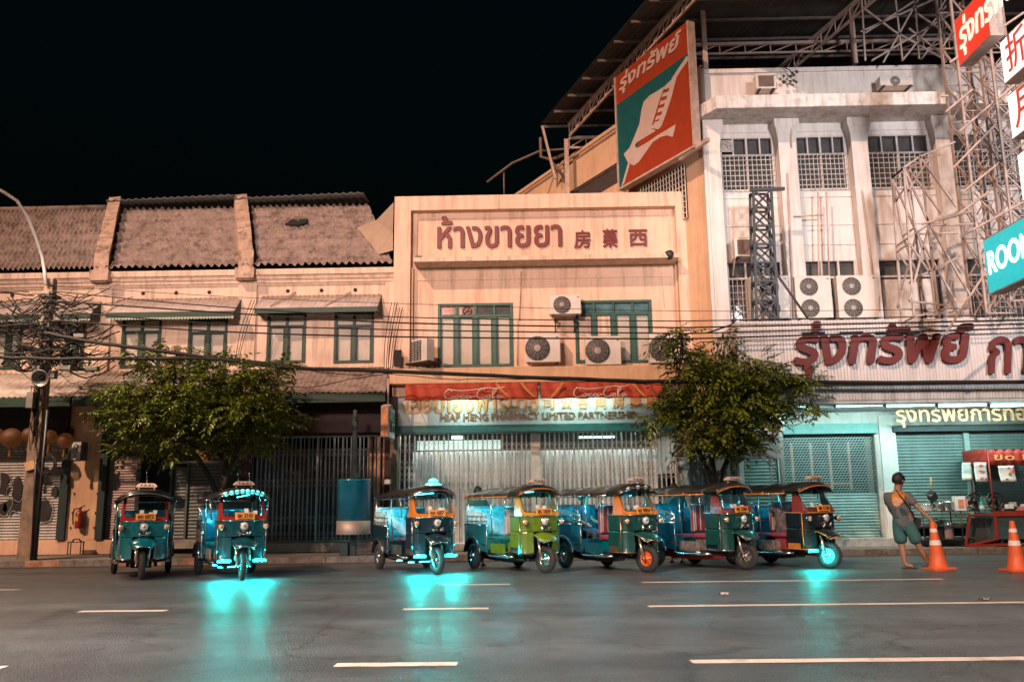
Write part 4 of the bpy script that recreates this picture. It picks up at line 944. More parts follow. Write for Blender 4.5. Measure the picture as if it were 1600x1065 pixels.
for a, b, c, d in ((1478,175,1520,140),(1490,262,1600,150),(1500,205,1600,120),(1505,300,1610,215),(1500,370,1610,310),(1490,340,1545,300),(1470,150,1482,150),(1484,98,1600,20),(1478,520,1560,395),(1440,350,1520,330)): m.bar(P(a,b,20.1), P(c,d,20.1-1.0*(c-a)/130), .045)
loose('catwalk_rail', m, scm, sc)
m = MB()
Yb = 22.4
for a, b, c, d in ((1345,-20,1352,95),(1345,10,1398,50),(1352,52,1440,-5),(1362,95,1490,20),(1380,98,1440,-10),(1398,50,1480,95),(1398,-10,1410,95),(1428,-20,1436,92),(1420,45,1490,98),(1468,-20,1478,98),(1345,50,1470,-5),(1410,95,1478,10),(1440,92,1480,40),(1430,20,1490,60)): m.bar(P(a,b,Yb), P(c,d,Yb), .045)
obj('upper_lattice', m, scm, sc)
def lit_sign(name, label, X, px_far, py_t, py_b, Yn, mcol, cat='lit sign'):
    a, b = PX(px_far, py_b, X), PX(px_far, py_t, X); yf = (a.y+b.y)/2; z0, z1 = a.z, b.z
    t = thing(name, label, cat, (X+.15, (yf+Yn)/2, z0), 0, 'lit signs on the scaffold')
    m = MB(); m.box(X+.004, Yn, z0, X+.3, yf, z1); obj('cabinet', m, scm, t)
    m = MB(); m.quad((X,yf,z0+.03),(X,Yn,z0+.03),(X,Yn,z1-.03),(X,yf,z1-.03)); obj('lit_face', m, mcol, t)
    return t, yf, z0, z1
NS = Vector((-1,0,0)); NU = Vector((0,-1,0))
SX = 10.1
t, yf, z0, z1 = lit_sign('red_sign', 'lit red sign with white Thai lettering at the top right corner', SX-.35, 1495, 28, 109, 16.9, mat('lit_red', (.6,.03,.02), .4, emit=.9, ecol=(.85,.045,.02)))
m = MB(); put_text(m, 'รุ่งทรัพย์', (SX-.35-.002, yf-.12, z0+.12), NU, (0,0,1), 2.3, (z1-z0)*.8, .01, .02, .15); obj('thai_lettering', m, mat('lit_white_letter', (.8,.7,.6), .5, emit=.9, ecol=(1,.8,.65)), t)
litw = mat('lit_white', (.8,.8,.78), .4, emit=1.15, ecol=(1,.98,.93)); litr = mat('lit_red_letter', (.6,.05,.04), .4, emit=.35, ecol=(1,.12,.06))
for k, (px, pt, pb, ch, lb) in enumerate(((1566,62,136,'折','lit white sign with a red character, topmost of the white sign column'),(1578,146,222,'月','lit white sign with a red character, middle of the white sign column'),(1594,238,318,'','lit blank white sign, lowest of the white sign column'))):
    t, yf, z0, z1 = lit_sign('white_sign', lb, SX, px, pt, pb, 16.2, litw)
    if ch: m = MB(); put_text(m, ch, (SX-.002, yf-.18, z0+.15), NU, (0,0,1), (z1-z0)*.75, (z1-z0)*.8, .01, .008); obj('red_character', m, litr, t)
t, yf, z0, z1 = lit_sign('teal_sign', 'lit teal sign with white capital letters at the right edge above the fascia', SX-.1, 1541, 372, 463, 16.6, mat('lit_teal', (.01,.45,.5), .4, emit=.75, ecol=(.0,.56,.62)))
m = MB(); put_text(m, 'ROONGSUB', (SX-.1-.002, yf-.1, z0+(z1-z0)*.33), NU, (0,0,1), 3.1, (z1-z0)*.42, .01, .03); obj('white_lettering', m, mat('lit_letter_white', (.9,.9,.9), .5, emit=1.1, ecol=(1,1,1)), t)
# small dark lattice mast on the fascia ledge
mast = thing('lattice_mast', 'small dark steel lattice mast standing on the fascia ledge before the air conditioners', 'mast', tuple(P(1197,499,21.5)))
m = MB(); Ym = 21.6; n = 7
a0, b0, a1, b1 = P(1182,498,Ym), P(1216,498,Ym), P(1177,296,Ym), P(1205,296,Ym)
for yy in (0, .35):
    o = Vector((0,yy,0)); m.bar(a0+o, a1+o, .06); m.bar(b0+o, b1+o, .06)
    for i in range(n):
        p, q = a0+(a1-a0)*(i/n)+o, b0+(b1-b0)*(i/n)+o; p2, q2 = a0+(a1-a0)*((i+1)/n)+o, b0+(b1-b0)*((i+1)/n)+o
        m.bar(p, q2, .04); m.bar(q, p2, .04); m.bar(p2, q2, .05)
        if yy == 0: m.bar(p, p+Vector((0,.35,0)), .035); m.bar(q, q2+Vector((0,.35,0)), .03)
m.bar(P(1172,297,Ym), P(1226,295,Ym), .08); m.bar(P(1215,430,Ym), P(1262,497,Ym-.3), .06)
obj('mast_frame', m, steel_dk, mast)
# sprig growing out of the parapet
m = MB(); q = P(1222,104,RWY-.1); pr = random.Random(4)
m.tube([q, q+Vector((.15,-.1,-.15)), q+Vector((.3,-.15,-.35))], .015, 5)
for k in range(11):
    c = q+Vector((pr.uniform(-.1,.35),-.1,pr.uniform(-.5,-.1))); an = pr.uniform(-2.2,-.6); u = Vector((math.cos(an),-.2,math.sin(an)))*.13; v = Vector((-u.z,.0,u.x))*.35
    m._add([c, c+u*.5+v, c+u, c+u*.5-v], [(0,1,2,3)])
tag(obj('wall_plant', m, mat('dark_leaf', (.02,.025,.015), .6)), 'small dark weed growing from the parapet of the white building', 'plant')
# ================================================================== THREE-WHEELED TAXIS
led_m = mat('cyan_led', (.4,1,1), .4, emit=700, ecol=(.0,.95,.88))
led_dim = mat('cyan_led_lamp', (.3,.9,.9), .3, emit=2, ecol=(.02,.8,.75))
neon_m = mat('blue_neon', (.3,.8,1), .4, emit=22, ecol=(.04,.75,.9))
canvas = mat('canopy_canvas', (.010,.014,.014), .32, var=.3, scale=3, bump=.1, bscale=12, streak=.2)
plate_m = mat('plate_orange', (.75,.27,.03), .4, var=.05)
plate_t = mat('plate_letter', (.03,.02,.02), .5)
lens = mat('lamp_lens', (.75,.72,.68), .08, .3, var=.05, spec=1)
amber = mat('amber_lens', (.7,.3,.14), .15, var=.1, spec=.8)
under_m = mat('chassis_dark', (.02,.021,.022), .6, .3, var=.4)
def arch_z(x, w, z0, z1): return z0 + (z1-z0)*math.sqrt(max(0, 1-(x/w)**2))**.8
def make_tuk(px, py, head, label, body, frame, trim, seat, side, plate, sign='taxi', leds='', spots=0, rim=None, neon=False, steer=0, antenna=0, back=None, rail=True, canv=None, signm=None, nose_trim=None, nid=0):
    o = G(px, py)
    T = thing('tuk_tuk', label, 'tuk-tuk', (o.x, o.y, 0), rad(head), 'tuk-tuks parked in the row')
    T.scale = (.94, 1, .98)
    K = dict(parent=T, world=False)
    rim = rim or chrome; canv = canv or canvas; tr = trim
    WB = 2.1; tw = .56
    def wheel(nm, c, R, w, rm, rot=0):
        m = MB(); M_ = Matrix.Translation(Vector(c)) @ Matrix.Rotation(rot, 4, 'Z'); m.M = M_
        rr = R*.27; m.torus(R-rr, rr, (0,0,0), (1,0,0), 30, 10, w/2/rr)
        for k in range(30):
            a = 2*math.pi*k/30; y, z = math.cos(a)*(R-.004), math.sin(a)*(R-.004); m.bar((-w*.3,y,z), (w*.3,y,z), .012, .014) 
        t = obj('tyre', m, rubber, **K)
        m = MB(); m.M = M_; r2 = R-1.75*rr
        m.lathe([(r2+.03,-w*.3),(r2,-w*.32),(r2-.02,-w*.12),(r2-.02,w*.12),(r2,w*.32),(r2+.03,w*.3)], 24, (0,0,0), (1,0,0)); del m.f[-2:], m.mi[-2:], m.sm[-2:]
        m.lathe([(.045,-w*.42),(.055,-w*.2),(.055,w*.2),(.045,w*.42)], 14, (0,0,0), (1,0,0))
        for k in range(8):
            a = 2*math.pi*k/8
            for s in (-1,1): m.bar((s*w*.16,math.cos(a)*.04,math.sin(a)*.04), (s*w*.1,math.cos(a)*r2,math.sin(a)*r2), .02)
        m.lathe([(r2-.03,0),(r2-.03,.008)], 24, (-.004,0,0), (1,0,0))
        obj('rim', m, rm, t, world=False); return t
    st = rad(steer); wheel('wheel', (0,0,.27), .27, .115, rim, st)
    for s in (-1,1): wheel('wheel', (s*tw,WB,.27), .27, .14, back or chrome)
    # fork, springs and mudguard
    m = MB(); cs, sn = math.cos(st), math.sin(st)
    for s in (-1,1):
        m.tube([(s*.105*cs,s*.105*sn,.27),(s*.12*cs,.10+s*.1*sn,.62),(s*.12,.2,.84)], [.022,.024,.03], 8)
        m.tube([(s*.12*cs,.03+s*.1*sn,.36),(s*.12*cs,.1+s*.1*sn,.62)], .033, 8)
        m.lathe([(.03,0),(.03,.03)], 10, (s*.1*cs,s*.1*sn,.27), (s,0,0))
    obj('fork', m, mat('fork_chrome', (.7,.58,.48), .22, .9, var=.1), **K)
    m = MB(); Rm = .44; vs, fs = [], []; na, nw = 12, 8
    for i in range(na+1):
        a = rad(142-92*i/na)
        for j in range(nw+1):
            u = j/nw*2-1; w = .245*(1-.35*max(0, (.3-i/na)/.3)**2); r_ = Rm-.07*u*u
            vs.append((u*w, .08+math.cos(a)*r_*.95, .36+math.sin(a)*r_))
    w_ = nw+1
    for i in range(na):
        for j in range(nw): fs.append((i*w_+j, i*w_+j+1, (i+1)*w_+j+1, (i+1)*w_+j))
    m._add(vs, fs, True); mg = obj('mudguard', m, body, **K)
    sol = mg.modifiers.new('s', 'SOLIDIFY'); sol.thickness = .012
    m = MB(); m.tube([vs[j] for j in range(0,w_)], .012, 6); m.tube([vs[i*w_] for i in range(na+1)], .01, 6); m.tube([vs[i*w_+nw] for i in range(na+1)], .01, 6); obj('trim', m, nose_trim or chrome, mg, world=False)
    # nose
    prof = [(-.46,.66),(-.465,.30),(-.44,.19),(-.37,.12),(-.21,.085)]
    top = prof + [(0,.07)] + [(-x,y) for x, y in prof[::-1]]
    m = MB(); m.prism(top, (0,0,.80), (1,0,0), (0,1,0), (0,0,.31))
    for s in (-1,1):
        q = [(s*x, y) for x, y in prof] + [(s*-.21*-1*-1,.42),(s*-.40,.66)]
        q = q if s > 0 else q[::-1]
        m.prism(q, (0,0,.37), (1,0,0), (0,1,0), (0,0,.427))
    nose = obj('front_body', m, body, bevel=.02, **K)
    m = MB(); m.box(-.205,.38,.3,.205,.6,.795); m.box(-.36,.3,.31,.36,.66,.368); obj('wheel_arch', m, under_m, **K)
    m = MB()
    m.tube([(x*1.005,y-.006,1.105) for x, y in top], .012, 6); m.tube([(s_*x*1.01,y-.004,.385) for s_ in (1,) for x, y in prof], .014, 6); m.tube([(-x*1.01,y-.004,.385) for x, y in prof], .014, 6)
    for s in (-1,1): m.box(s*.462,.3,.38,s*.47,.62,.5); m.tube([(s*.467,.22,.39),(s*.467,.22,1.1)], .011, 6)
    obj('trim', m, nose_trim or chrome, nose, world=False)
    for s in (-1,1):
        m = MB(); m.obox((s*.33,.124,.43), (.09,s*.028,0), (0,.004,0), (0,0,.035))
        obj('bumper_plate', m, chrome, nose, world=False)
    # lamps
    def lamp(nm, c, r, glass_m, ax=(0,-1,0)):
        m = MB(); m.lathe([(r*.5,-.09),(r*.95,-.05),(r*1.12,0),(r*1.12,.012),(r*.98,.016)], 20, c, ax); h = obj(nm, m, chrome, **K)
        m = MB(); m.lathe([(r,.005),(r*.9,.02),(r*.6,.034),(0.001,.042)], 20, c, ax); obj('lens', m, glass_m, h, world=False)
        m = MB(); m.lathe([(r*.35,.03),(r*.3,.045),(.001,.05)], 12, c, ax); obj('bulb', m, mat('bulb', (.4,.38,.36), .1, .6), h, world=False)
    lamp('headlight', (0,.0,1.0), .075, lens)
    for s in (-1,1): lamp('side_lamp', (s*.43,.05,.99), .052, amber)
    m = MB()
    for s in (-1,1): m.tube([(s*.43,.1,.99),(s*.41,.2,.99)], .025, 8)
    m.tube([(0,.05,1.0),(0,.12,.98)], .04, 8)
    for s in (-1,1): m.lathe([(.015,0),(.02,.05),(.045,.09),(.048,.1)], 12, (s*.06,.05,.87), (s*.25,-1,-.05)); m.tube([(s*.06,.07,.87),(0,.1,.86)], .014, 6)
    m.tube([(-.0,.06,.87),(0,.06,.94)], .02, 6); m.box(-.07,.03,.9,.07,.09,.915); m.tube([(-.1,.02,.83),(0,-.01,.845),(.1,.02,.83)], .01, 6)
    loose('horn', m, chrome, **K)
    # windscreen frame, raked back
    def wp(u, v): # v 0..1 from the nose top to the brow
        w = .455-.055*v; return Vector((u*w, .10+.33*v + .04*(u*u), 1.11+.52*v))
    def loop(s, vb, vt, k=10):
        pts = []
        for cx, cy, a0 in ((1,1,0),(-1,1,90),(-1,-1,180),(1,-1,270)):
            for i in range(k//2+1):
                a = rad(a0+90*i/(k//2)); u = cx*(s-.13)+.13*math.cos(a); vv = (vt-.13 if cy > 0 else vb+.13)+.13*math.sin(a); pts.append((u, vv))
        return pts
    lo_, li = loop(.995,.0,1.0), loop(.895,.14,.95)
    m = MB(); n = len(lo_); F = Vector((0,-.012,.006))
    vs = [wp(*p)+F for p in lo_]+[wp(*p)+F for p in li]+[wp(*p)-F*1.5 for p in lo_]+[wp(*p)-F*1.5 for p in li]; fs = []
    for i in range(n):
        j = (i+1)%n; fs += [(i,j,n+j,n+i),(2*n+i,3*n+i,3*n+j,2*n+j),(i,2*n+i,2*n+j,j),(n+i,n+j,3*n+j,3*n+i)]
    m._add(vs, fs)
    for s in (-1,1):                                     # cheek between the screen and the front pillar
        a, b, c = wp(s*.99,.0), wp(s*.99,.98), Vector((s*.46,.46,1.11)); d = Vector((s*.435,.47,1.3))
        e = Vector((s*.012,0,0)); m._add([a-e,c-e,d-e,b-e,a+e,c+e,d+e,b+e], [(0,1,2,3),(7,6,5,4),(0,4,5,1),(1,5,6,2),(2,6,7,3),(3,7,4,0)])
    ws = obj('windscreen', m, frame, **K)
    m = MB(); m._add([wp(*p) for p in li], [tuple(range(n))]); obj('pane', m, see_glass, ws, world=False)
    m = MB(); m.tube([wp(*p)+F*1.1 for p in li+[li[0]]], .009, 5); obj('rubber_seal', m, black_plastic, ws, world=False)
    m = MB(); rr = random.Random(nid*7+px)
    for k in range(3): c = wp(rr.uniform(-.7,.7), rr.uniform(.24,.36)); m.obox(c+Vector((0,.02,0)), (.04,0,0), (0,.001,0), (0,.02,.035))
    obj('paper_sticker', m, mat('sticker', (.6,.62,.6), .6), ws, world=False)
    m = MB(); m.obox(wp(.55,.8)+Vector((0,.08,0)), (.05,0,0), (0,.01,0), (0,0,.05)); m.tube([wp(.55,.9)+Vector((0,.05,0)), wp(.55,.8)+Vector((0,.08,0))], .008, 5); obj('mirror', m, black_plastic, ws, world=False)
    # plate
    pc = Vector((.02, .065, 1.185)); m = MB(); tu = Vector((0,.18,.98)).normalized(); m.obox(pc, (.19,0,0), (0,.006,0), tu*.068)
    pp = obj('number_plate', m, plate_m, bevel=.006, **K)
    m = MB(); put_text(m, plate, pc+Vector((-.15,-.008,0))-tu*.028, (1,0,0), tu, .30, .078, .004, .02); m.obox(pc-tu*.052+Vector((0,-.009,0)), (.13,0,0), (0,.001,0), tu*.006); obj('plate_lettering', m, plate_t, pp, world=False)
    # canopy
    def cz(x, y, w, ze, zt): return ze + (zt-ze)*(1-abs(x/w)**2.6)
    m = MB(); vs, fs = [], []; nx = 14; ys = [.06,.10,.2,.34,.5,.62]
    for j, y in enumerate(ys):
        w = .5+.06*min(1, j/3); ze, zt = 1.55+.0*j, 1.655+.085*math.sin(min(1, j/3)*math.pi/2)
        for i in range(nx+1): x = -w+2*w*i/nx; vs.append((x, y+.16*(x/w)**2*(1-j/5), cz(x, y, w, ze-.02*(j == 0), zt)))
    for j in range(len(ys)-1):
        for i in range(nx): a = j*(nx+1)+i; fs.append((a, a+1, a+nx+2, a+nx+1))
    m._add(vs, fs, True); br = obj('brow', m, canv, **K); sol = br.modifiers.new('s', 'SOLIDIFY'); sol.thickness = .03; sol.offset = -1
    m = MB(); m.tube([Vector(vs[i])+Vector((0,-.004,-.01)) for i in range(nx+1)], .013, 6); obj('trim', m, tr if tr else chrome, br, world=False)
    m = MB(); vs, fs = [], []; bows = [.56,1.1,1.62,2.1,2.52]; ny = 32; W = .60
    for j in range(ny+1):
        y = .56+(2.52-.56)*j/ny; k = max(q for q in range(len(bows)) if bows[q] <= y+1e-6); k = min(k, len(bows)-2); f = (y-bows[k])/(bows[k+1]-bows[k])
        sag = math.sin(math.pi*f); tail = max(0, (y-2.25)/.27)
        for i in range(nx+1):
            u = i/nx*2-1; x = u*(W-.04*tail); z = cz(x, y, W, 1.50, 1.73-.03*sag-.05*tail-.03*(y-.56)/2) - .02*sag*(1-abs(u))*1.0 + .015*sag*abs(u)**3
            vs.append((x, y, z + .006*mnoise.noise((x*9,y*7,px))))
    for j in range(ny):
        for i in range(nx): a = j*(nx+1)+i; fs.append((a, a+1, a+nx+2, a+nx+1))
    m._add(vs, fs, True); cp = obj('canopy', m, canv, **K); sol = cp.modifiers.new('s', 'SOLIDIFY'); sol.thickness = .015; sol.offset = -1
    m = MB()
    for s in (-1,1):
        m.tube([(s*.605,.5,1.495),(s*.605,2.5,1.495)], .014, 6)
        for y in bows[1:-1]: m.prism([(-.055,0),(.055,0),(.02,.03),(0,.05),(-.02,.03)], (s*.607,y,1.5), (0,1,0), (0,0,1), (s*.008,0,0))
        m.prism([(-.02,-.02),(.05,-.02),(.05,.02),(.02,.11),(-.02,.05)], (s*.6,2.45,1.5), (0,1,0), (0,0,1), (s*.012,0,0))
    m.tube([(-.6,2.5,1.495),(.6,2.5,1.495)], .013, 6); obj('trim', m, tr if tr else chrome, cp, world=False)
    m = MB()
    for y in bows: m.tube([(-.58+1.16*i/10, y+(.02 if y < .6 else -.02), cz(-.58+1.16*i/10, y, W, 1.47, 1.675)-.015) for i in range(11)], .012, 6)
    obj('roof_bow', m, steel_dk, **K)
    # posts
    for s in (-1,1):
        for y, z0 in ((.66,1.1),(1.28,.62),(2.36,.9)):
            m = MB(); m.tube([(s*.54,y,z0),(s*.585,y,1.5)], .014, 7); obj('post', m, chrome, **K)
    # sign on the brow
    if sign == 'taxi':
        m = MB(); vs = []
        for z, a, b in ((1.765,.20,.065),(1.79,.205,.07),(1.825,.17,.055),(1.845,.14,.04)): vs += [(-a,.24-b,z),(a,.24-b,z),(a,.24+b,z),(-a,.24+b,z)]
        fs = [(3,2,1,0),(12,13,14,15)]
        for k in range(3):
            for j in range(4): fs.append((k*4+j, k*4+(j+1)%4, k*4+4+(j+1)%4, k*4+4+j))
        m._add(vs, fs); 
        for s in (-1,1): m.box(s*.15-.012,.22,1.70,s*.15+.012,.26,1.77)
        ts = obj('taxi_sign', m, signm or mat('taxi_sign_white', (.46,.37,.32), .4, var=.05), bevel=.008, **K)
        m = MB(); tu = Vector((0,.016,.035)).normalized(); put_text(m, 'T A X I', Vector((-.125,.166,1.786)), (1,0,0), tu, .25, .042, .004, .06); obj('taxi_lettering', m, mat('taxi_letter', (.10,.015,.01), .5), ts, world=False)
    else:
        m = MB(); m.lathe([(.17,0),(.18,.02),(.14,.05),(.11,.06),(.1,.11),(.06,.14),(.001,.15)], 20, (0,.24,1.735)); b_ = obj('roof_beacon', m, led_dim, **K)
        m = MB(); m.lathe([(.2,-.02),(.2,.0)], 20, (0,.24,1.74)); m.torus(.125, .016, (0,.24,1.80), (0,0,1), 20, 6); obj('beacon_base', m, chrome, b_, world=False)
    for k in range(antenna):
        m = MB(); x = (k-(antenna-1)/2)*.22; m.tube([(x,.24,1.83),(x-.02,.24,1.97 if antenna > 1 else 2.15)], .005, 5); m.lathe([(.014,0),(.014,.03)], 8, (x-.02,.24,1.97)) if antenna > 1 else None; obj('antenna', m, chrome, **K)
    for k in range(spots):
        u = (k+.5)/spots*2-1; x = u*.40; z = 1.60+.065*(1-u*u)-.0
        m = MB(); m.lathe([(.02,-.05),(.048,-.02),(.05,.0),(.045,.004)], 14, (x,.07+.12*u*u,z-.015), (0,-1,-.1)); sp = obj('spot_lamp', m, chrome, **K)
        m = MB(); m.lathe([(.045,.003),(.036,.016),(.001,.022)], 14, (x,.07+.12*u*u,z-.015), (0,-1,-.1)); obj('lens', m, led_dim if 'spots' in leds else lens, sp, world=False)
    # floor, chassis, sills
    m = MB(); m.box(-.47,.6,.30,.47,1.45,.35); m.box(-.55,1.45,.36,.55,2.42,.42); obj('floor', m, under_m, **K)
    m = MB(); m.box(-.3,.4,.22,-.24,2.5,.30); m.box(.24,.4,.22,.3,2.5,.30); m.tube([(-tw,WB,.27),(tw,WB,.27)], .04, 8); m.lathe([(.11,-.1),(.14,0),(.11,.1)], 12, (0,WB,.27), (1,0,0)); m.tube([(-.2,.7,.22),(-.2,1.9,.2),(-.3,2.55,.25)], .03, 8); m.box(-.2,1.1,.16,.2,1.5,.3)
    for s in (-1,1):
        for k in range(3): m.bar((s*.4,1.65,.3+k*.015),(s*.4,2.5-k*.1,.33+k*.015), .05, .012)
    obj('chassis', m, side.get('chassis', under_m), **K)
    for s in (-1,1):
        m = MB()
        m.tube([(s*.47,.5,.31),(s*.52,.75,.29),(s*.56,1.4,.29),(s*.56,1.5,.36)], .024, 8); m.tube([(s*.52,.75,.33),(s*.54,1.4,.35)], .014, 6)
        m.box(s*.555,1.55,.38,s*.575,1.75,.40)
        obj('sill', m, chrome, **K)
    # rear tub with wheel arches
    m = MB()
    for s in (-1,1):
        ar = [(1.42,.36)] + [(WB-.36*math.cos(rad(a)), .3+.36*math.sin(rad(a))) for a in range(15,166,15)] + [(2.5,.40),(2.52,.92),(1.42,.92)]
        m.prism(ar if s > 0 else ar[::-1], (s*.6,0,0), (0,1,0), (0,0,1), (-s*.03,0,0))
    m.box(-.57,2.49,.40,.57,2.52,1.0); m.box(-.57,1.42,.42,.57,1.45,.62)
    tub = obj('rear_body', m, side['tub'], bevel=.01, **K)
    for s in (-1,1):
        m = MB()
        pts = [(s*.61, WB-.37*math.cos(rad(a)), .3+.37*math.sin(rad(a))) for a in range(5,176,10)]; m.tube(pts, .016, 6)
        m.tube([(s*.605,1.42,.925),(s*.605,2.5,.925)], .016, 6); m.tube([(s*.605,1.42,.36),(s*.605,1.42,.93)], .016, 6)
        m.box(s*.602,1.46,.5,s*.609,1.66,.53)
        obj('trim', m, chrome, tub, world=False)
    for s in (-1,1):
        m = MB(); vs, fs = [], []
        for i in range(9):
            a = rad(10+160*i/8)
            for x in (s*.49, s*.66): vs.append((x, WB-.35*math.cos(a), .28+.35*math.sin(a)))
        for i in range(8): fs.append((i*2,i*2+1,i*2+3,i*2+2))
        m._add(vs, fs, True); fo_ = obj('rear_mudguard', m, under_m, **K); fo_.modifiers.new('s','SOLIDIFY').thickness = .012
    # benches
    m = MB(); m.box(-.52,1.75,.42,.52,2.35,.66); obj('bench_seat', m, seat, bevel=.04, **K)
    m = MB(); m.sheet((-.55,2.42,.64), (1.1,0,0), (0,.06,.68), 16, 6, lambda a, b: (0,-.05*math.sin(math.pi*b)-.02*abs(math.sin(a*math.pi*4)),0), thick=.05)
    obj('bench_back', m, side['back'], **K)
    m = MB()
    for s in (-1,1): m.sheet((s*.57,1.55,.93), (0,.9,0), (0,0,.30), 9, 3, lambda a, b: (0,0,-.1*(1-a)**2*b), thick=.02)
    loose('side_cushion', m, side['back'], **K)
    m = MB(); m.box(-.2,.92,.35,.2,1.22,.6); obj('seat_box', m, side['box'], bevel=.01, **K)
    m = MB(); m.box(-.26,.86,.6,.26,1.26,.70); obj('driver_seat', m, seat, bevel=.03, **K)
    m = MB(); m.box(-.22,1.26,.72,.22,1.33,1.30); dbr = obj('driver_backrest', m, side['rest'], bevel=.025, **K)
    m = MB()
    for x in (-.14,0,.14): m.box(x-.012,1.252,.76,x+.012,1.258,1.26)
    for x in (-.19,.19): m.box(x-.012,1.25,.74,x+.012,1.34,1.28)
    obj('piping', m, mat('seat_piping', (.55,.5,.48), .6), dbr, world=False)
    m = MB(); m.tube([(-.28,.62,1.02),(-.1,.55,1.05),(.1,.55,1.05),(.28,.62,1.02)], .014, 7); m.tube([(0,.55,1.05),(0,.4,.8)], .02, 7)
    for s in (-1,1): m.tube([(s*.28,.62,1.02),(s*.37,.68,1.0)], .02, 7)
    obj('handlebar', m, black_plastic, **K)
    # low guard rails with scrolls beside the passengers, lower ornament boxes
    for s in ((-1,1) if rail else ()):
        m = MB()
        x = s*.6
        for z in (1.0,1.10): m.tube([(x,1.42,z),(x,2.36,z)], .009, 5)
        for y in (1.42,1.65,1.9,2.13,2.36): m.tube([(x,y,.92),(x,y,1.10)], .008, 5)
        m.tube([(x,1.45+.4*q/16,1.06+.16*math.sin(q/16*math.pi*1.5)) for q in range(17)], .008, 5)
        obj('guard_rail', m, chrome, **K)
    for s in (-1,1):
        m = MB()
        m.box(s*.49,.80,.36,s*.52,1.4,.55)
        for k in range(4): m.box(s*.52,.83+k*.145,.39,s*.524,.945+k*.145,.52)
        obj('side_panel', m, side['panel'], **K)
    # lamps that are switched on
    if 'bars' in leds:
        for s in (-1,1):
            if 'one' in leds and s > 0: continue
            m = MB(); m.box(s*.34-.12,.085,.335,s*.34+.12,.105,.36); lb = obj('led_bar', m, led_m, **K)
            m = MB(); m.box(s*.34-.13,.106,.325,s*.34+.13,.13,.37); obj('led_housing', m, steel_dk, lb, world=False)
            ld = bpy.data.lights.new('led_light', 'SPOT'); ld.energy = 40; ld.color = (0,.8,.73); ld.spot_size = rad(168); ld.spot_blend = 1; ld.shadow_soft_size = .2
            l_ = link(bpy.data.objects.new('led_light', ld)); l_.parent = T; l_.location = (s*.38,-.12,.50); l_.rotation_euler = (rad(-30),0,0)
    if 'under' in leds:
        for y in (.75,1.5):
            m = MB(); m.box(-.35,y,.20,.35,y+.03,.215); obj('under_glow', m, neon_m, **K)
    if neon:
        for s in (-1,1):
            m = MB(); m.tube([(s*.22,.8,1.60),(s*.22,2.3,1.57)], .008, 6); obj('neon_tube', m, neon_m, **K)
        ld = bpy.data.lights.new('cabin_light', 'POINT'); ld.energy = 14 if neon == 'dim' else 30; ld.color = (.04,.75,.95); ld.shadow_soft_size = .05
        l_ = link(bpy.data.objects.new('cabin_light', ld)); l_.parent = T; l_.location = (0,1.5,1.42)
    if rim == 'glow' : pass
    return T
paint_ = lambda n, c, r=.22, mt=0: mat('vehicle_paint_'+n, c, r, mt, var=.12, scale=5, coat=.4)
teal_p, dteal_p, navy_p, lime_p, dgreen_p, black_p = paint_('teal', (.0,.11,.13)), paint_('dark_teal', (.003,.05,.06)), paint_('navy', (.006,.026,.038)), paint_('lime', (.10,.17,.012)), paint_('bottle', (.006,.052,.045)), paint_('black', (.008,.016,.02))
orange_f, red_f, yellow_f, dred_f = paint_('orange', (.55,.17,.025)), paint_('red', (.28,.022,.018)), paint_('yellow', (.50,.27,.035)), paint_('dark_red', (.2,.025,.015))
vin_g, vin_r, vin_b = mat('vinyl_green', (.02,.14,.10), .35, var=.2), mat('vinyl_red', (.24,.035,.05), .4, var=.2), mat('vinyl_blue', (.05,.22,.30), .18, .2, var=.3, scale=6)
vin_w = mat('vinyl_pale', (.42,.62,.66), .2, .1, var=.35, scale=7)
orn = mat('ornate_panel', (.34,.27,.24), .3, .6, var=.6, scale=14)
steelp = mat('tub_steel', (.25,.32,.33), .22, .85, var=.2, scale=5)
tealtub = paint_('teal_tub', (.02,.19,.19), .2, .3); bluetub = paint_('blue_tub', (.01,.12,.17), .16, .4)
red_ch = mat('chassis_red', (.3,.03,.02), .5, var=.3)
def sd(tub, back, box, rest, panel, chassis=None, cush=True):
    d = dict(tub=tub, back=back, box=box, rest=rest, panel=panel, cush=cush)
    if chassis: d['chassis'] = chassis
    return d
make_tuk(220,905,23.5,'teal tuk-tuk with tall antenna and orange lit taxi sign, parked leftmost near the cable pole', teal_p, red_f, None, vin_g, sd(tealtub, vin_b, teal_p, vin_g, steelp), 'ผก 6872', antenna=1, steer=4, signm=mat('taxi_sign_warm', (.75,.5,.38), .4, emit=.35, ecol=(1,.55,.4)), nid=1)
make_tuk(378,906,27,'dark teal tuk-tuk with a row of eight cyan roof spotlights and two cyan light bars', dteal_p, red_f, chrome, vin_g, sd(bluetub, vin_b, dteal_p, vin_b, orn), 'สก 2142', leds='bars spots under', spots=8, antenna=2, steer=-3, neon=True, nid=2)
make_tuk(683,897,26,'navy tuk-tuk with orange windscreen frame, glowing cyan roof beacon and pale bench', navy_p, orange_f, None, vin_r, sd(navy_p, vin_w, navy_p, vin_b, steelp), 'ธก 687', sign='beacon', leds='bars under', steer=8, neon=True, nid=3)
make_tuk(853,895,29,'lime green tuk-tuk with yellow windscreen frame in the middle of the row', lime_p, yellow_f, orange_f, vin_g, sd(tealtub, vin_w, lime_p, mat('vinyl_pink', (.5,.24,.22), .5), lime_p), 'ฮร 1839', steer=14, neon=True, nid=4)
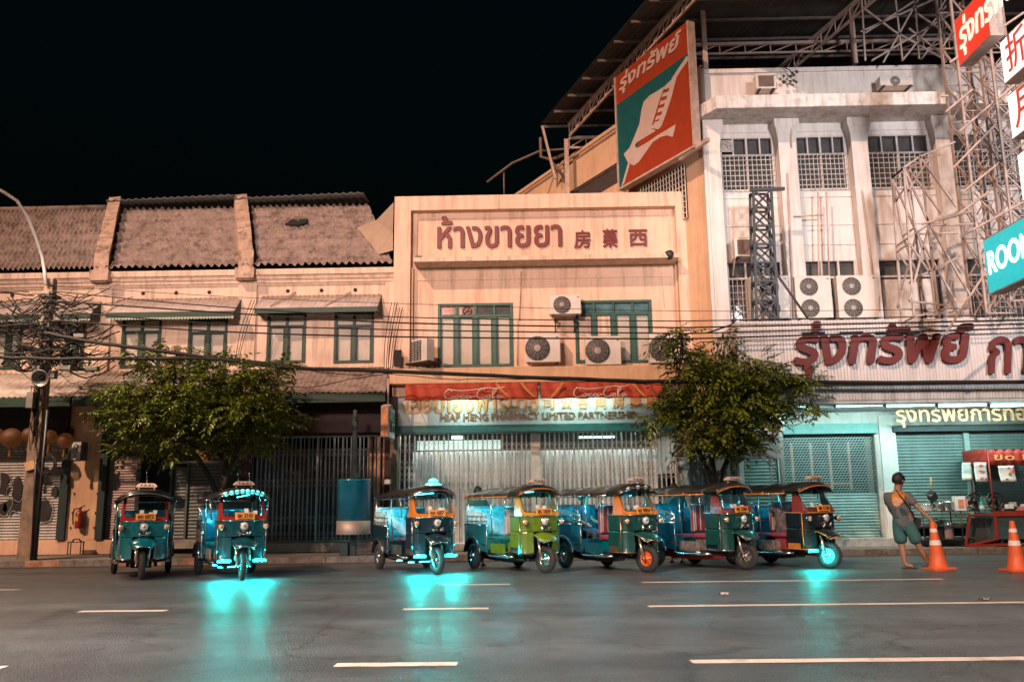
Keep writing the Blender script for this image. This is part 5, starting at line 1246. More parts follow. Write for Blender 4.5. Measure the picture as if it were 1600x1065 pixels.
make_tuk(1012,894,30,'bottle green tuk-tuk with orange wheel rim, four roof lamps and a passenger inside', dgreen_p, orange_f, None, vin_r, sd(bluetub, vin_b, teal_p, vin_r, bluetub), 'ษร 9054', spots=4, rim=paint_('rim_orange', (.6,.11,.02)), steer=16, neon=True, nid=5, nose_trim=mat('brass_trim', (.6,.36,.2), .25, .9))
make_tuk(1167,890,31,'dark green tuk-tuk with red windscreen frame and maroon seats, second from the right', dgreen_p, dred_f, orange_f, vin_r, sd(bluetub, vin_b, orn, vin_r, orn, red_ch), 'ฮร 3301', steer=18, neon='dim', nid=6)
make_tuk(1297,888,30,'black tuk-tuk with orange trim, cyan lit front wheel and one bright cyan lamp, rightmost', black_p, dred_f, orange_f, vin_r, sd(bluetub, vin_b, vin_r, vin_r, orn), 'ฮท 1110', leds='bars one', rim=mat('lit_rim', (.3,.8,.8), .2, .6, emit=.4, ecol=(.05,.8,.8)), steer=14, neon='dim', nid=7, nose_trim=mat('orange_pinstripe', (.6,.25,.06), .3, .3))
# ================================================================== PEOPLE
skin_m = mat('skin', (.30,.16,.10), .5, var=.1); hair_m = mat('hair_black', (.010,.009,.009), .5, var=.3, bump=.4, bscale=120)
def skin_mesh(name, verts, edges, radii, mm, parent, root=0, sub=2):
    me = bpy.data.meshes.new(name); me.from_pydata([tuple(v) for v in verts], edges, []); me.update()
    o = link(bpy.data.objects.new(name, me)); o.parent = parent
    o.matrix_parent_inverse = WM.get(parent.name, Matrix()).inverted()
    md = o.modifiers.new('skin', 'SKIN'); md.use_smooth_shade = True
    sv = me.skin_vertices[0].data
    for i, r in enumerate(radii): sv[i].radius = (r, r) if not isinstance(r, tuple) else r
    sv[root].use_root = True
    s = o.modifiers.new('sub', 'SUBSURF'); s.levels = sub; s.render_levels = sub
    me.materials.append(mm); return o
def chain(v, e, r, start, pts, rs):
    prev = start
    for p, q in zip(pts, rs):
        v.append(Vector(p)); r.append(q); e.append((prev, len(v)-1)); prev = len(v)-1
    return prev
def make_person(label, J, shirt_m, short_m, face, right_hand=None, left_hand=None, name='person', long_trousers=False, S_=1.0, shoes=True):
    """J: joints pelvis chest neck head, l/r shoulder elbow wrist, hip knee ankle toe (world points)"""
    J = {k: Vector(v) for k, v in J.items()}
    foot = min((J['lt'], J['rt']), key=lambda p: p.z)
    t = thing(name, label, 'person', (J['pelvis'].x, J['pelvis'].y, foot.z))
    v, e, r = [J['pelvis']], [], [.135*S_]
    ab = chain(v, e, r, 0, [J['pelvis'].lerp(J['chest'], .5)], [.12*S_])
    ch = chain(v, e, r, ab, [J['chest']], [.14*S_])
    nb = chain(v, e, r, ch, [J['chest'].lerp(J['neck'], .75)], [.085*S_])
    nk = chain(v, e, r, nb, [J['neck']], [.062*S_])
    hd = J['head']; up = (hd-J['neck']).normalized(); fw_ = Vector(face).normalized(); fw_ = (fw_ - up*fw_.dot(up)).normalized(); sd_ = fw_.cross(up)
    chain(v, e, r, nk, [hd-up*.075+fw_*.02, hd+up*.02-fw_*.005, hd+up*.09-fw_*.01], [.072*S_, .098*S_, .07*S_])
    for s in 'lr':
        a = chain(v, e, r, ch, [J[s+'sh'], J[s+'sh'].lerp(J[s+'el'], .5), J[s+'el'], J[s+'el'].lerp(J[s+'wr'], .4), J[s+'wr']], [.062*S_, .052*S_, .042*S_, .042*S_, .028*S_])
        hp = right_hand if s == 'r' else left_hand
        d = (J[s+'wr']-J[s+'el']).normalized() if hp is None else (Vector(hp)-J[s+'wr']).normalized()
        pal = chain(v, e, r, a, [J[s+'wr']+d*.05*S_, J[s+'wr']+d*.085*S_], [.034*S_, .032*S_])
        side_ = d.cross(fw_); side_ = side_.normalized() if side_.length > .1 else sd_
        curl = side_.cross(d)
        for k, (o, L) in enumerate(((-.033,.062),(-.011,.075),(.011,.07),(.033,.055))):
            b = J[s+'wr']+d*.09*S_+side_*o*S_
            chain(v, e, r, pal, [b, b+d*L*.5*S_-curl*.008, b+d*L*.85*S_-curl*(.035 if hp is not None else .02)*S_], [.0095*S_, .009*S_, .008*S_])
        b = J[s+'wr']+d*.04*S_-side_*.035*S_; chain(v, e, r, a, [b-curl*.01, b+d*.035*S_-side_*.015*S_-curl*.025*S_, b+d*.06*S_-curl*.04*S_], [.012*S_, .010*S_, .008*S_])
        a = chain(v, e, r, 0, [J[s+'hi'], J[s+'hi'].lerp(J[s+'kn'], .5), J[s+'kn'], J[s+'kn'].lerp(J[s+'an'], .35), J[s+'an']], [.10*S_, .078*S_, .056*S_, .058*S_, .036*S_])
        td = (J[s+'toe']-J[s+'an']); chain(v, e, r, a, [J[s+'an']+td*.45+Vector((0,0,-.005)), J[s+'toe']], [.034*S_, .026*S_])
    body = skin_mesh('body', v, e, r, skin_m, t)
    # hair cap, ears, eyes and nose
    m = MB(); vs, fs = [], []; n1, n2 = 10, 16; rr = random.Random(5)
    for i in range(n1+1):
        th = math.pi*.72*i/n1
        for j in range(n2):
            ph = 2*math.pi*j/n2; front = max(0, math.cos(ph))
            th2 = th*(1-.42*front) ; k = .112*S_*(1+rr.uniform(-.07,.08))
            vs.append(hd+up*.032 + up*(math.cos(th2)*k*1.08) + fw_*(math.sin(th2)*math.cos(ph)*k*1.02-.012) + sd_*(math.sin(th2)*math.sin(ph)*k*.9))
    for i in range(n1):
        for j in range(n2): fs.append((i*n2+j, i*n2+(j+1)%n2, (i+1)*n2+(j+1)%n2, (i+1)*n2+j))
    m._add(vs, fs, True); obj('hair', m, hair_m, t)
    m = MB()
    for s in (-1,1): m.lathe([(.006,-.008),(.024,0),(.028,.008),(.012,.014)], 10, hd+sd_*s*.096*S_-fw_*.005, sd_*s)
    m.lathe([(.022,-.02),(.014,.012),(.002,.022)], 8, hd+fw_*.095*S_-up*.015, fw_-up*.3); obj('ear', m, skin_m, t)
    m = MB()
    for s in (-1,1): m.lathe([(.013,-.004),(.011,.004),(.001,.007)], 8, hd+fw_*.088*S_+sd_*s*.034+up*.012, fw_); m.obox(hd+fw_*.094*S_+sd_*s*.034+up*.035, sd_*.02, fw_*.004, up*.004)
    m.obox(hd+fw_*.088*S_-up*.055, sd_*.024, fw_*.006, up*.005); obj('eye', m, hair_m, t)
    # shirt
    v, e, r = [J['pelvis']+(J['pelvis']-J['chest']).normalized()*.19], [], [.172*S_]
    pv = chain(v, e, r, 0, [J['pelvis']], [.168*S_]); ab = chain(v, e, r, pv, [J['pelvis'].lerp(J['chest'], .5)], [.155*S_]); ch = chain(v, e, r, ab, [J['chest']], [.16*S_]); chain(v, e, r, ch, [J['chest'].lerp(J['neck'], .72)], [.09*S_])
    for s in 'lr': chain(v, e, r, ch, [J[s+'sh'], J[s+'sh'].lerp(J[s+'el'], .45), J[s+'sh'].lerp(J[s+'el'], .72)], [.08*S_, .074*S_, .072*S_])
    sh = skin_mesh('shirt', v, e, r, shirt_m, t)
    v, e, r = [J['pelvis']+Vector((0,0,-.01))], [], [.152*S_]
    chain(v, e, r, 0, [J['pelvis'].lerp(J['chest'], .35)], [.14*S_])
    for s in 'lr':
        if long_trousers: chain(v, e, r, 0, [J[s+'hi'], J[s+'hi'].lerp(J[s+'kn'], .5), J[s+'kn'], J[s+'kn'].lerp(J[s+'an'], .9)], [.115*S_, .1*S_, .08*S_, .06*S_])
        else: chain(v, e, r, 0, [J[s+'hi'], J[s+'hi'].lerp(J[s+'kn'], .55), J[s+'hi'].lerp(J[s+'kn'], .98)], [.122*S_, .118*S_, .115*S_])
    obj_s = skin_mesh('trousers' if long_trousers else 'shorts', v, e, r, short_m, t)
    for s in 'lr':
        a, b = J[s+'an'], J[s+'toe']; d = (b-a); d.z = 0
        if d.length < .02: continue
        d.normalize(); w = Vector((-d.y,d.x,0)); z = foot.z
        m = MB(); q = [(-.09,-.035),(-.05,-.045),(.06,-.045),(.14,-.05),(.19,-.02),(.19,.02),(.14,.05),(.06,.045),(-.05,.045),(-.09,.035)]
        zz_ = foot.z+.005; m.prism(q, Vector((a.x,a.y,zz_))+d*.02, d, w, (0,0,.02)); m.tube([Vector((a.x,a.y,zz_))+d*.1+w*.04+Vector((0,0,.02)), b+Vector((0,0,.03))-d*.02, Vector((a.x,a.y,zz_))+d*.1-w*.04+Vector((0,0,.02))], .009, 6)
        obj('sandal', m, black_plastic, t)
    return t, (hd, up, fw_, sd_, J)
# the man leaning back to drag a traffic cone
print_shirt = mat('printed_shirt', (.10,.11,.125), .8, var=.15)
_n = print_shirt.node_tree; _b = _n.nodes['Principled BSDF']; _old = _b.inputs['Base Color'].links[0].from_socket
PYm = 17.55
pj = lambda px, py, dy=0: P(px, py, PYm+dy)
Jm = dict(pelvis=pj(1411,812), chest=pj(1403,782,-.02), neck=pj(1402,766,-.03), head=pj(1404,751,-.03),
          lsh=pj(1389,774,-.02)+Vector((0,.12,0)), lel=pj(1391,795,.22), lwr=pj(1403,812,.32), rsh=pj(1417,773,-.08), rel=pj(1437,795,-.2), rwr=pj(1455,812,-.3),
          lhi=pj(1404,822,.07), lkn=pj(1409,851,.05), lan=pj(1414,880,.0), ltoe=pj(1424,886,-.05), rhi=pj(1421,822,-.06), rkn=pj(1435,851,-.1), ran=pj(1452,878,-.06), rtoe=pj(1462,883,-.06))
Jm['lt'] = Jm['ltoe']; Jm['rt'] = Jm['rtoe']
for k in ('ltoe','rtoe'): Jm[k].z = .04
Jm['lan'].z = .085; Jm['ran'].z = .085
for k in 'lr': Jm[k+'toe'] = Vector((Jm[k+'an'].x+.14, Jm[k+'an'].y-.06, .045))
Jm['lt'] = Jm['ltoe']+Vector((0,0,-.04)); Jm['rt'] = Jm['rtoe']+Vector((0,0,-.04))
man, mh = make_person('man in printed grey shirt and teal shorts leaning back to drag a traffic cone', Jm, print_shirt, mat('teal_shorts', (.03,.11,.115), .8, var=.2), (.75,.35,-.1), right_hand=pj(1459,818,-.3), S_=1.12)
hd, up, fwm, sdm, J = mh
m = MB(); c = J['chest']; back = Vector((-.45,-.86,0)).normalized()
def on_back(px, py, lift=.0): 
    p = pj(px, py); ax0, ax1 = J['pelvis'], J['neck']; k = max(0, min(1, (p.z-ax0.z)/(ax1.z-ax0.z))); q = ax0.lerp(ax1, k); rad_ = .152+lift
    dx = p.x-q.x; return Vector((p.x, q.y-math.sqrt(max(.001, rad_**2-min(dx*dx,.02))), p.z))
vs, fs = [], []
strap = [on_back(px, py, .02) for px, py in ((1394,765),(1402,777),(1410,786),(1418,796),(1424,806),(1428,814))]
m = MB(); m.tube(strap, .016, 6); q = strap[-1]; m.obox(q+Vector((.02,0,-.03)), (.05,0,-.02), (0,.04,0), (.02,0,.09)); obj('shoulder_bag', m, black_plastic, man)
def patch(name, pts, mm, lift):
    c = [sum(p[0] for p in pts)/len(pts), sum(p[1] for p in pts)/len(pts)]; m = MB(); vs = [on_back(*c, lift)]; n = len(pts); R_ = 4
    for k in range(1, R_+1):
        for p in pts: vs.append(on_back(c[0]+(p[0]-c[0])*k/R_, c[1]+(p[1]-c[1])*k/R_, lift))
    fs = [(0, 1+i, 1+(i+1)%n) for i in range(n)]
    for k in range(R_-1):
        for i in range(n): fs.append((1+k*n+i, 1+(k+1)*n+i, 1+(k+1)*n+(i+1)%n, 1+k*n+(i+1)%n))
    m._add(vs, fs, True); obj(name, m, mm, man)
patch('shirt_print', [(1389,772),(1396,768),(1404,767),(1409,772),(1407,780),(1404,787),(1401,784),(1398,788),(1394,786),(1390,784)], mat('print_orange', (.55,.2,.03), .8, var=.5, scale=14), .017)
patch('shirt_print', [(1390,780),(1394,777),(1400,777),(1404,781),(1401,789),(1396,791),(1392,788)], mat('print_pale', (.62,.36,.25), .8, var=.3, scale=14), .021)
patch('shirt_print', [(1393,795),(1402,793),(1410,796),(1412,804),(1405,809),(1396,808)], mat('print_dark', (.03,.05,.06), .8, var=.6, scale=16), .018)
def stander(label, foot, h, face, shirt_m, trous_m, arms='crossed', seat=None, **kw):
    """upright or seated helper figure: foot point, total height, facing direction"""
    f = Vector(face).normalized(); s = Vector((-f.y,f.x,0)); F = Vector(foot); k = h/1.72; J = {}
    pel = F+Vector((0,0,.92*k)) if seat is None else Vector(seat)+Vector((0,0,.12))
    J['pelvis'] = pel; J['chest'] = pel+Vector((0,0,.36*k))+f*.02; J['neck'] = pel+Vector((0,0,.56*k))+f*.03; J['head'] = pel+Vector((0,0,.70*k))+f*.06
    for n_, sg in (('l',1),('r',-1)):
        J[n_+'sh'] = pel+Vector((0,0,.49*k))+s*sg*.19*k; J[n_+'el'] = J[n_+'sh']+Vector((0,0,-.27*k))+s*sg*.06+f*.08
        J[n_+'wr'] = J[n_+'el']+f*.16*k-s*sg*.17*k+Vector((0,0,.04)) if arms == 'crossed' else J[n_+'el']+f*.2*k+Vector((0,0,-.06))
        J[n_+'hi'] = pel+s*sg*.09*k+Vector((0,0,-.06))
        if seat is None: J[n_+'kn'] = F+s*sg*.1+Vector((0,0,.48*k))+f*.03; J[n_+'an'] = F+s*sg*.11+Vector((0,0,.08))
        else: J[n_+'kn'] = J[n_+'hi']+f*.40*k+Vector((0,0,.02)); J[n_+'an'] = J[n_+'kn']+Vector((0,0,-.36*k))+f*.04
        J[n_+'toe'] = J[n_+'an']+f*.15+Vector((0,0,-.05)); J[n_+'t'] = J[n_+'toe']+Vector((0,0,-.035))
    return make_person(label, J, shirt_m, trous_m, face, long_trousers=True, **kw)
tee_g = mat('green_tee', (.015,.10,.08), .8, var=.2); jean = mat('dark_jeans', (.02,.03,.05), .8, var=.2); tee_b = mat('dark_blue_tee', (.008,.045,.075), .8, var=.25); tee_p = mat('patterned_tee', (.10,.08,.09), .8, var=.9, scale=9)
tee_t = mat('teal_tee', (.01,.09,.10), .8, var=.2)
q = P(746,800,20.0); stander('person in green shirt standing with folded arms behind the lime green tuk-tuk', (q.x,q.y,.0), 1.68, (.25,-1,0), tee_g, jean)
q = P(1055,800,20.3); stander('person in teal shirt standing with folded arms behind the bottle green tuk-tuk', (q.x,q.y,.0), 1.70, (-.3,-1,0), tee_t, jean)
def seat_of(px, py, head, x, y, z):
    o = G(px, py); return Vector((o.x,o.y,0)) + Matrix.Rotation(rad(head), 3, 'Z') @ Vector((x,y,z))
c30 = Matrix.Rotation(rad(30), 3, 'Z')
s_ = seat_of(1012,894,30,-.18,1.95,.64); stander('person in dark blue shirt sitting inside the bottle green tuk-tuk', (s_.x,s_.y,.4), 1.62, c30 @ Vector((.35,-1,0)), tee_b, jean, arms='rest', seat=s_)
s_ = seat_of(1297,888,30,-.1,1.05,.68); stander('person in patterned shirt sitting in the rightmost black tuk-tuk, back turned', (s_.x,s_.y,.4), 1.6, c30 @ Vector((.6,.5,0)), tee_p, jean, arms='rest', seat=s_)
# ================================================================== CONES
cone_o = mat('cone_orange', (.62,.10,.025), .5, var=.1, spots=.12, dirt=(.2,.06,.03)); cone_w = mat('cone_band', (.68,.66,.62), .5, var=.08)
def cone(px, py, label, tilt=0, rz=0):
    o = G(px, py); t = thing('traffic_cone', label, 'traffic cone', (o.x,o.y,0), rz, 'orange traffic cones'); t.rotation_euler = (0, tilt, rz)
    pr = lambda z: .165-(z-.04)*(.165-.04)/.86
    m = MB(); m.lathe([(pr(.04)+.035,.03),(pr(.05)+.01,.06)]+[(pr(z),z) for z in (.07,.3,.6,.9)]+[(.03,.905),(.03,.88)], 28); 
    b = [(-.24,-.2),(-.2,-.24),(.2,-.24),(.24,-.2),(.24,.2),(.2,.24),(-.2,.24),(-.24,.2)]; m.prism(b, (0,0,.004), (1,0,0), (0,1,0), (0,0,.035)); obj('cone_body', m, cone_o, t, world=False)
    for z0, z1 in ((.46,.55),(.70,.765)):
        m = MB(); m.lathe([(pr(z0)+.003,z0),(pr(z1)+.003,z1)], 28); del m.f[-2:], m.mi[-2:], m.sm[-2:]; obj('reflective_band', m, cone_w, t, world=False)
cone(1467,889.5, 'orange traffic cone with white bands gripped by the man in grey shirt', rad(-2.5), .2)
cone(1590,892, 'orange traffic cone with white bands standing alone in front of the food cart', 0, .1)
# ================================================================== FOOD CART AND TABLE
CYY = 23.0-.55
PZ = .14
q0, q1 = P(1505,852,CYY), P(1625,852,CYY)
cart = thing('food_cart', 'red roofed food cart with metal counter and hanging paper menus at the right edge', 'food cart', ((q0.x+q1.x)/2, CYY, PZ))
cxa, cxb = fx(1556,820,CYY), fx(1640,820,CYY); zc1, zc0 = fz(1580,800,CYY), fz(1570,842,CYY)
cart_red = mat('cart_red', (.22,.02,.013), .5, var=.2)
m = MB(); m.box(cxa, CYY, zc0, cxb, CYY+1.0, zc1); obj('counter', m, mat('cart_steel', (.10,.17,.19), .3, .6, var=.15), cart, bevel=.01)
m = MB(); m.box(cxa-.04, CYY-.04, zc1-.09, cxb, CYY-.004, zc1+.03)
for x in (cxa, cxb-.04): m.box(x-.03, CYY-.03, PZ+.18, x+.03, CYY+.03, zc1)
m.bar((fx(1508,845,CYY),CYY,zc0-.15),(cxb,CYY,zc0-.1), .06); m.bar((fx(1508,845,CYY),CYY,zc0-.15),(fx(1516,800,CYY),CYY,zc1-.05), .045); m.bar((cxa,CYY,zc1-.05),(fx(1512,800,CYY),CYY,zc1-.05),.04); m.bar((cxa,CYY,PZ+.2),(fx(1508,845,CYY),CYY,zc0-.15),.05)
obj('cart_frame', m, cart_red, cart)
m = MB(); m.box(fx(1514,800,CYY), CYY+.05, zc1-.1, cxa-.05, CYY+.8, zc1-.06); m.quad((fx(1516,840,CYY),CYY+.3,zc0-.05),(cxa,CYY+.3,zc0-.05),(cxa,CYY+.3,zc1-.12),(fx(1520,802,CYY),CYY+.3,zc1-.12)); obj('side_shelf', m, steelp, cart)
for px in (1520, 1562): 
    m = MB(); q = P(px,848,CYY); m.torus(.1, .03, (q.x,CYY+.05,PZ+.13), (0,1,0), 18, 6); m.lathe([(.09,0),(.09,.01)], 12, (q.x,CYY+.05,PZ+.13), (0,1,0)); obj('wheel', m, rubber, cart)
rz0, rz1 = fz(1560,726,CYY), fz(1560,702,CYY); rx0 = fx(1504,715,CYY+.9); rx1 = cxb
m = MB(); rxm = fx(1541,715,CYY)
m.sheet((rxm,CYY,rz0), (rx1-rxm,0,0), (0,0,rz1-rz0), 40, 3, lambda a, b: (0,.02*math.sin(a*40),.01*math.sin(a*25)*(1-b)), thick=.008); m.sheet((rx0,CYY+.9,rz0+.02), (rxm-rx0,-.9,0), (0,0,rz1-rz0), 20, 3, lambda a, b: (0,.01*math.sin(a*30),0), thick=.008)
m._add([(rxm,CYY,rz1),(rx1,CYY,rz1),(rx1,CYY+1.1,rz1),(rx0,CYY+.9,rz1)], [(0,1,2,3)]); obj('roof_cloth', m, mat('cart_cloth_red', (.30,.025,.015), .7, var=.2), cart)
m = MB(); put_text(m, 'ข๐ ผัด', (fx(1552,720,CYY),CYY-.03,rz0+.12), (1,0,0), (0,0,1), 1.3, rz1-rz0-.2, .01, .03); obj('cart_lettering', m, gold, cart)
m = MB()
for px, y in ((1549,CYY),(1519,CYY+.85)): a = P(px,760,y); m.tube([(a.x,y,zc1-.1),(a.x,y,rz1)], .022, 7)
m.tube([(fx(1549,735,CYY),CYY,rz0+.1),(rx1,CYY,rz0+.1)], .018, 6); obj('roof_post', m, cart_red, cart)
for k, (px0, px1, py0, py1) in enumerate(((1506,1519,722,750),(1527,1543,722,752),(1566,1588,727,752))):
    y = CYY+.6 if k == 0 else CYY-.05; a, b = P(px0,py1,y), P(px1,py0,y)
    m = MB(); m.sheet((a.x,y,a.z), (b.x-a.x,0,0), (0,0,b.z-a.z), 6, 6, lambda s, t: (-.03*k+.06*(1-t)*(k-1)*.6,.03*math.sin(t*3),0), thick=.003); mp_ = obj('paper_menu', m, mat('menu_paper', (.58,.66,.64), .7, var=.1), cart)
    if k: 
        m = MB(); rr = random.Random(k)
        for j in range(7): x, z = a.x+(b.x-a.x)*rr.uniform(.2,.75), a.z+(b.z-a.z)*rr.uniform(.1,.9); m.box(x, y-.02, z, x+rr.uniform(.03,.1), y-.012, z+rr.uniform(.02,.05))
        obj('menu_print', m, mat('menu_red', (.45,.06,.05), .6), mp_, world=False)
def counter_item(name, lab, cat, px, py, y, mk):
    q = P(px, py, y); t = thing(name, lab, cat, (q.x,y,zc1+.03)); mk(t, q.x, y, zc1+.032)
def fan(t, x, y, z):
    m = MB(); m.torus(.2, .022, (x,y,z+.26), (0,1,0), 22, 6); m.torus(.12, .01, (x,y-.02,z+.26), (0,1,0), 18, 5); obj('fan_cage', m, black_plastic, t)
    m = MB()
    for k in range(4): a = k*1.57+.4; m.obox((x+.09*math.cos(a),y,z+.26+.09*math.sin(a)), (.08*math.cos(a),0,.08*math.sin(a)), (0,.01,0), (-.05*math.sin(a),.02,.05*math.cos(a)))
    m.lathe([(.05,-.05),(.05,.1)], 12, (x,y,z+.26), (0,1,0)); obj('blade', m, black_plastic, t)
    m = MB(); m.box(x-.1,y-.05,z,x+.1,y+.1,z+.05); m.tube([(x,y+.03,z+.05),(x,y+.03,z+.1)], .03); obj('foot', m, black_plastic, t)
counter_item('table_fan', 'black round table fan at the left end of the food cart', 'fan', 1524, 800, CYY+.35, fan)
counter_item('table_fan', 'black round table fan beside the red post of the food cart', 'fan', 1556, 795, CYY+.35, fan)
def bottle(c_):
    def f(t, x, y, z):
        m = MB(); m.lathe([(.055,0),(.06,.02),(.06,.2),(.025,.27),(.025,.31),(.03,.315),(.03,.35),(.001,.352)], 14, (x,y,z)); obj('bottle_body', m, c_, t)
        m = MB(); m.lathe([(.0615,.06),(.0615,.15)], 14, (x,y,z)); del m.f[-2:], m.mi[-2:], m.sm[-2:]; obj('wrapper', m, board_w, t)
    return f
counter_item('sauce_bottle', 'teal bottle standing between the two fans on the food cart', 'bottle', 1535, 797, CYY+.2, bottle(mat('bottle_teal', (.02,.25,.24), .2)))
def packs(t, x, y, z):
    rr = random.Random(6)
    for k in range(7):
        m = MB(); a = rr.uniform(-.5,.5); m.obox((x+.16*k-.3,y+rr.uniform(-.1,.2),z+.06+.05*(k%3)), (.09*math.cos(a),.09*math.sin(a),0), (-.06*math.sin(a),.06*math.cos(a),0), (0,0,.055)); obj('packet', m, mat('packet_%s' % ('pink','pale','grey')[k%3], ((.5,.2,.2),(.6,.58,.55),(.2,.25,.25))[k%3], .4, var=.4, scale=20), t, bevel=.01)
counter_item('food_packets', 'heap of wrapped food packets on the food cart counter', 'food packets', 1585, 792, CYY+.3, packs)
# wire table with cooking things
TYY = 22.75
tx0, tx1 = fx(1443,820,TYY), fx(1503,820,TYY); tz1 = fz(1470,798,TYY)
tb = thing('wire_table', 'thin wire shelf table crowded with cooking gear beside the food cart', 'table', ((tx0+tx1)/2, TYY, PZ))
m = MB()
for x in (tx0, tx1):
    for y in (TYY, TYY+.55): m.tube([(x,y,PZ),(x,y,tz1)], .016, 6)
obj('leg', m, steel_dk, tb)
for z in (tz1, PZ+(tz1-PZ)*.6, PZ+.2):
    m = MB(); m.box(tx0-.03, TYY-.03, z-.015, tx1+.03, TYY+.58, z)
    obj('shelf', m, steelp, tb)
def item(name, lab, cat, px, z, mk, y=TYY+.2):
    x = fx(px, 800, y); t = thing(name, lab, cat, (x,y,z)); mk(t, x, y, z+.002)
pot_m = mat('steel_pot', (.5,.5,.5), .25, .9, var=.15); tubw = mat('plastic_white', (.55,.6,.58), .4, var=.1)
def pot(r, h, mm, lid=True):
    def f(t, x, y, z):
        m = MB(); m.lathe([(r*.9,0),(r,.02),(r,h),(r*1.06,h+.01)], 20, (x,y,z)); obj('pot_body', m, mm, t)
        m = MB(); m.lathe([(r*1.04,h+.012),(r*.7,h+.05),(.02,h+.06),(.02,h+.09),(.001,h+.092)], 20, (x,y,z)) if lid else m.torus(r*1.02, .01, (x,y,z+h+.01), (0,0,1), 20, 6); obj('lid' if lid else 'brim', m, chrome, t)
        m = MB(); m.tube([(x-r,y,z+h*.7),(x-r-.05,y,z+h*.8),(x-r,y,z+h*.9)], .008); m.tube([(x+r,y,z+h*.7),(x+r+.05,y,z+h*.8),(x+r,y,z+h*.9)], .008); obj('handle', m, steel_dk, t)
    return f
def pan(t, x, y, z):
    m = MB(); m.lathe([(.001,0),(.11,.0),(.15,.05),(.155,.055)], 24, (x,y,z+.36), (.2,-1,.2)); obj('pan_body', m, black_plastic, t)
    m = MB(); m.tube([(x+.01,y,z+.5),(x+.05,y,z+.85)], [.016,.02], 7); obj('handle', m, mat('wood_handle', (.35,.18,.07), .6), t)
    m = MB(); m.lathe([(.12,0),(.12,.05),(.05,.08),(.05,.24)], 14, (x,y+.03,z)); obj('stand', m, pot_m, t)
zsh = PZ+(tz1-PZ)*.6
item('plastic_tub', 'white plastic tub at the left end of the wire table', 'tub', 1447, tz1, pot(.17,.16,tubw,False))
item('frying_pan', 'black frying pan with upright wooden handle on the wire table', 'pan', 1457, tz1, pan)
item('cooking_pot', 'lidded steel pot in the middle of the wire table top', 'pot', 1469, tz1, pot(.13,.16,pot_m), TYY+.12)
item('cooking_pot', 'large open steel pot toward the right of the wire table top', 'pot', 1480, tz1, pot(.17,.22,pot_m,False))
item('cooking_pot', 'dark lidded pot on the middle shelf of the wire table', 'pot', 1462, zsh, pot(.16,.1,steel_dk))
item('bucket', 'pinkish bucket on the bottom shelf of the wire table', 'bucket', 1477, PZ+.2, pot(.15,.36,mat('bucket_pink', (.35,.24,.25), .5),False))
item('bucket', 'dark bucket on the bottom shelf of the wire table, left of the pink one', 'bucket', 1464, PZ+.2, pot(.14,.34,steel_dk,False))
def carton(t, x, y, z):
    m = MB(); m.box(x-.13,y-.1,z,x+.13,y+.1,z+.36); obj('carton_box', m, tubw, t, bevel=.008); m = MB(); m.box(x-.07,y-.104,z+.06,x+.07,y-.1,z+.28); m.box(x+.1,y-.12,z+.1,x+.17,y-.06,z+.3); obj('printed_label', m, mat('carton_print', (.5,.18,.12), .6, var=.5, scale=20), t)
item('carton', 'white printed carton near the right end of the wire table', 'carton', 1500, tz1, carton, TYY+.1)
# ================================================================== CABLE POLE ON THE LEFT WITH ITS STREET LAMP
PY = 21.55
pb, pt = P(44,874,PY), P(78,436,PY); pX = (pb.x+pt.x)/2
pole = thing('utility_pole', 'weathered concrete utility pole wrapped in tangled black cables, at the left', 'pole', (pX, PY, .15))
m = MB(); ptop = pt.z; vs, fs = [], []
for i, (z, w) in enumerate(((.1,.17),(2,.155),(5,.13),(ptop,.11))): vs += [(pX-w,PY-w,z),(pX+w,PY-w,z),(pX+w,PY+w,z),(pX-w,PY+w,z)]
for k in range(3):
    for j in range(4): fs.append((k*4+j,k*4+(j+1)%4,k*4+4+(j+1)%4,k*4+4+j))
fs.append((12,13,14,15)); m._add(vs, fs)
obj('shaft', m, mat('pole_concrete', (.22,.16,.12), .9, var=.3, scale=3, spots=.6, bump=.3), pole, bevel=.015)
PP = lambda px, py, dy=0: P(px, py, PY-.22+dy)
m = MB(); m.box(pX-.2,PY-.2,ptop-.5,pX+.2,PY+.2,ptop-.42); m.box(pX-.5,PY-.19,ptop-1.35,pX+.5,PY-.12,ptop-1.27); m.box(pX-.5,PY-.19,ptop-1.9,pX+.5,PY-.12,ptop-1.82)
for k in range(5): m.lathe([(.03,0),(.05,.02),(.03,.05),(.05,.07),(.02,.1)], 10, (pX-.4+.2*k,PY-.16,ptop-1.27))
for k in range(4): m.lathe([(.05,-.06),(.05,.06)], 10, (pX+.16,PY-.2,ptop-.2-.22*k), (1,0,0))
loose('cross_arm', m, steel_dk, pole)
m = MB(); rr = random.Random(12)
def coil(px, py, r, n=7, ax=(0,1,0)):
    for k in range(n): m.torus(r*rr.uniform(.88,1.1), .011, PP(px,py,rr.uniform(-.08,.08))+Vector((rr.uniform(-.03,.03),0,rr.uniform(-.03,.03))), (rr.uniform(-.2,.2),1,rr.uniform(-.2,.2)), 24, 5)
for q in ((38,560,.33),(112,552,.27),(72,726,.24,6),(128,565,.2,4),(95,520,.22,4)): m = MB(); coil(*q); obj('cable_coil', m, cable, pole)
m = MB()
for k in range(120):
    x0, y0 = rr.gauss(74,14), rr.uniform(455,575); ln = rr.uniform(25,105); sg = rr.choice((-1,1)); z0 = rr.uniform(-.25,.6); pts = []; sag_ = rr.uniform(-6,34); tl = rr.uniform(-14,22)
    for i in range(9):
        f = i/8; pts.append(PP(x0+sg*ln*f, y0+math.sin(f*math.pi)*sag_+tl*f+rr.uniform(-1.5,1.5), z0+rr.uniform(-.04,.04)))
    m.tube(pts, rr.choice((.008,.012,.017)), 4, False)
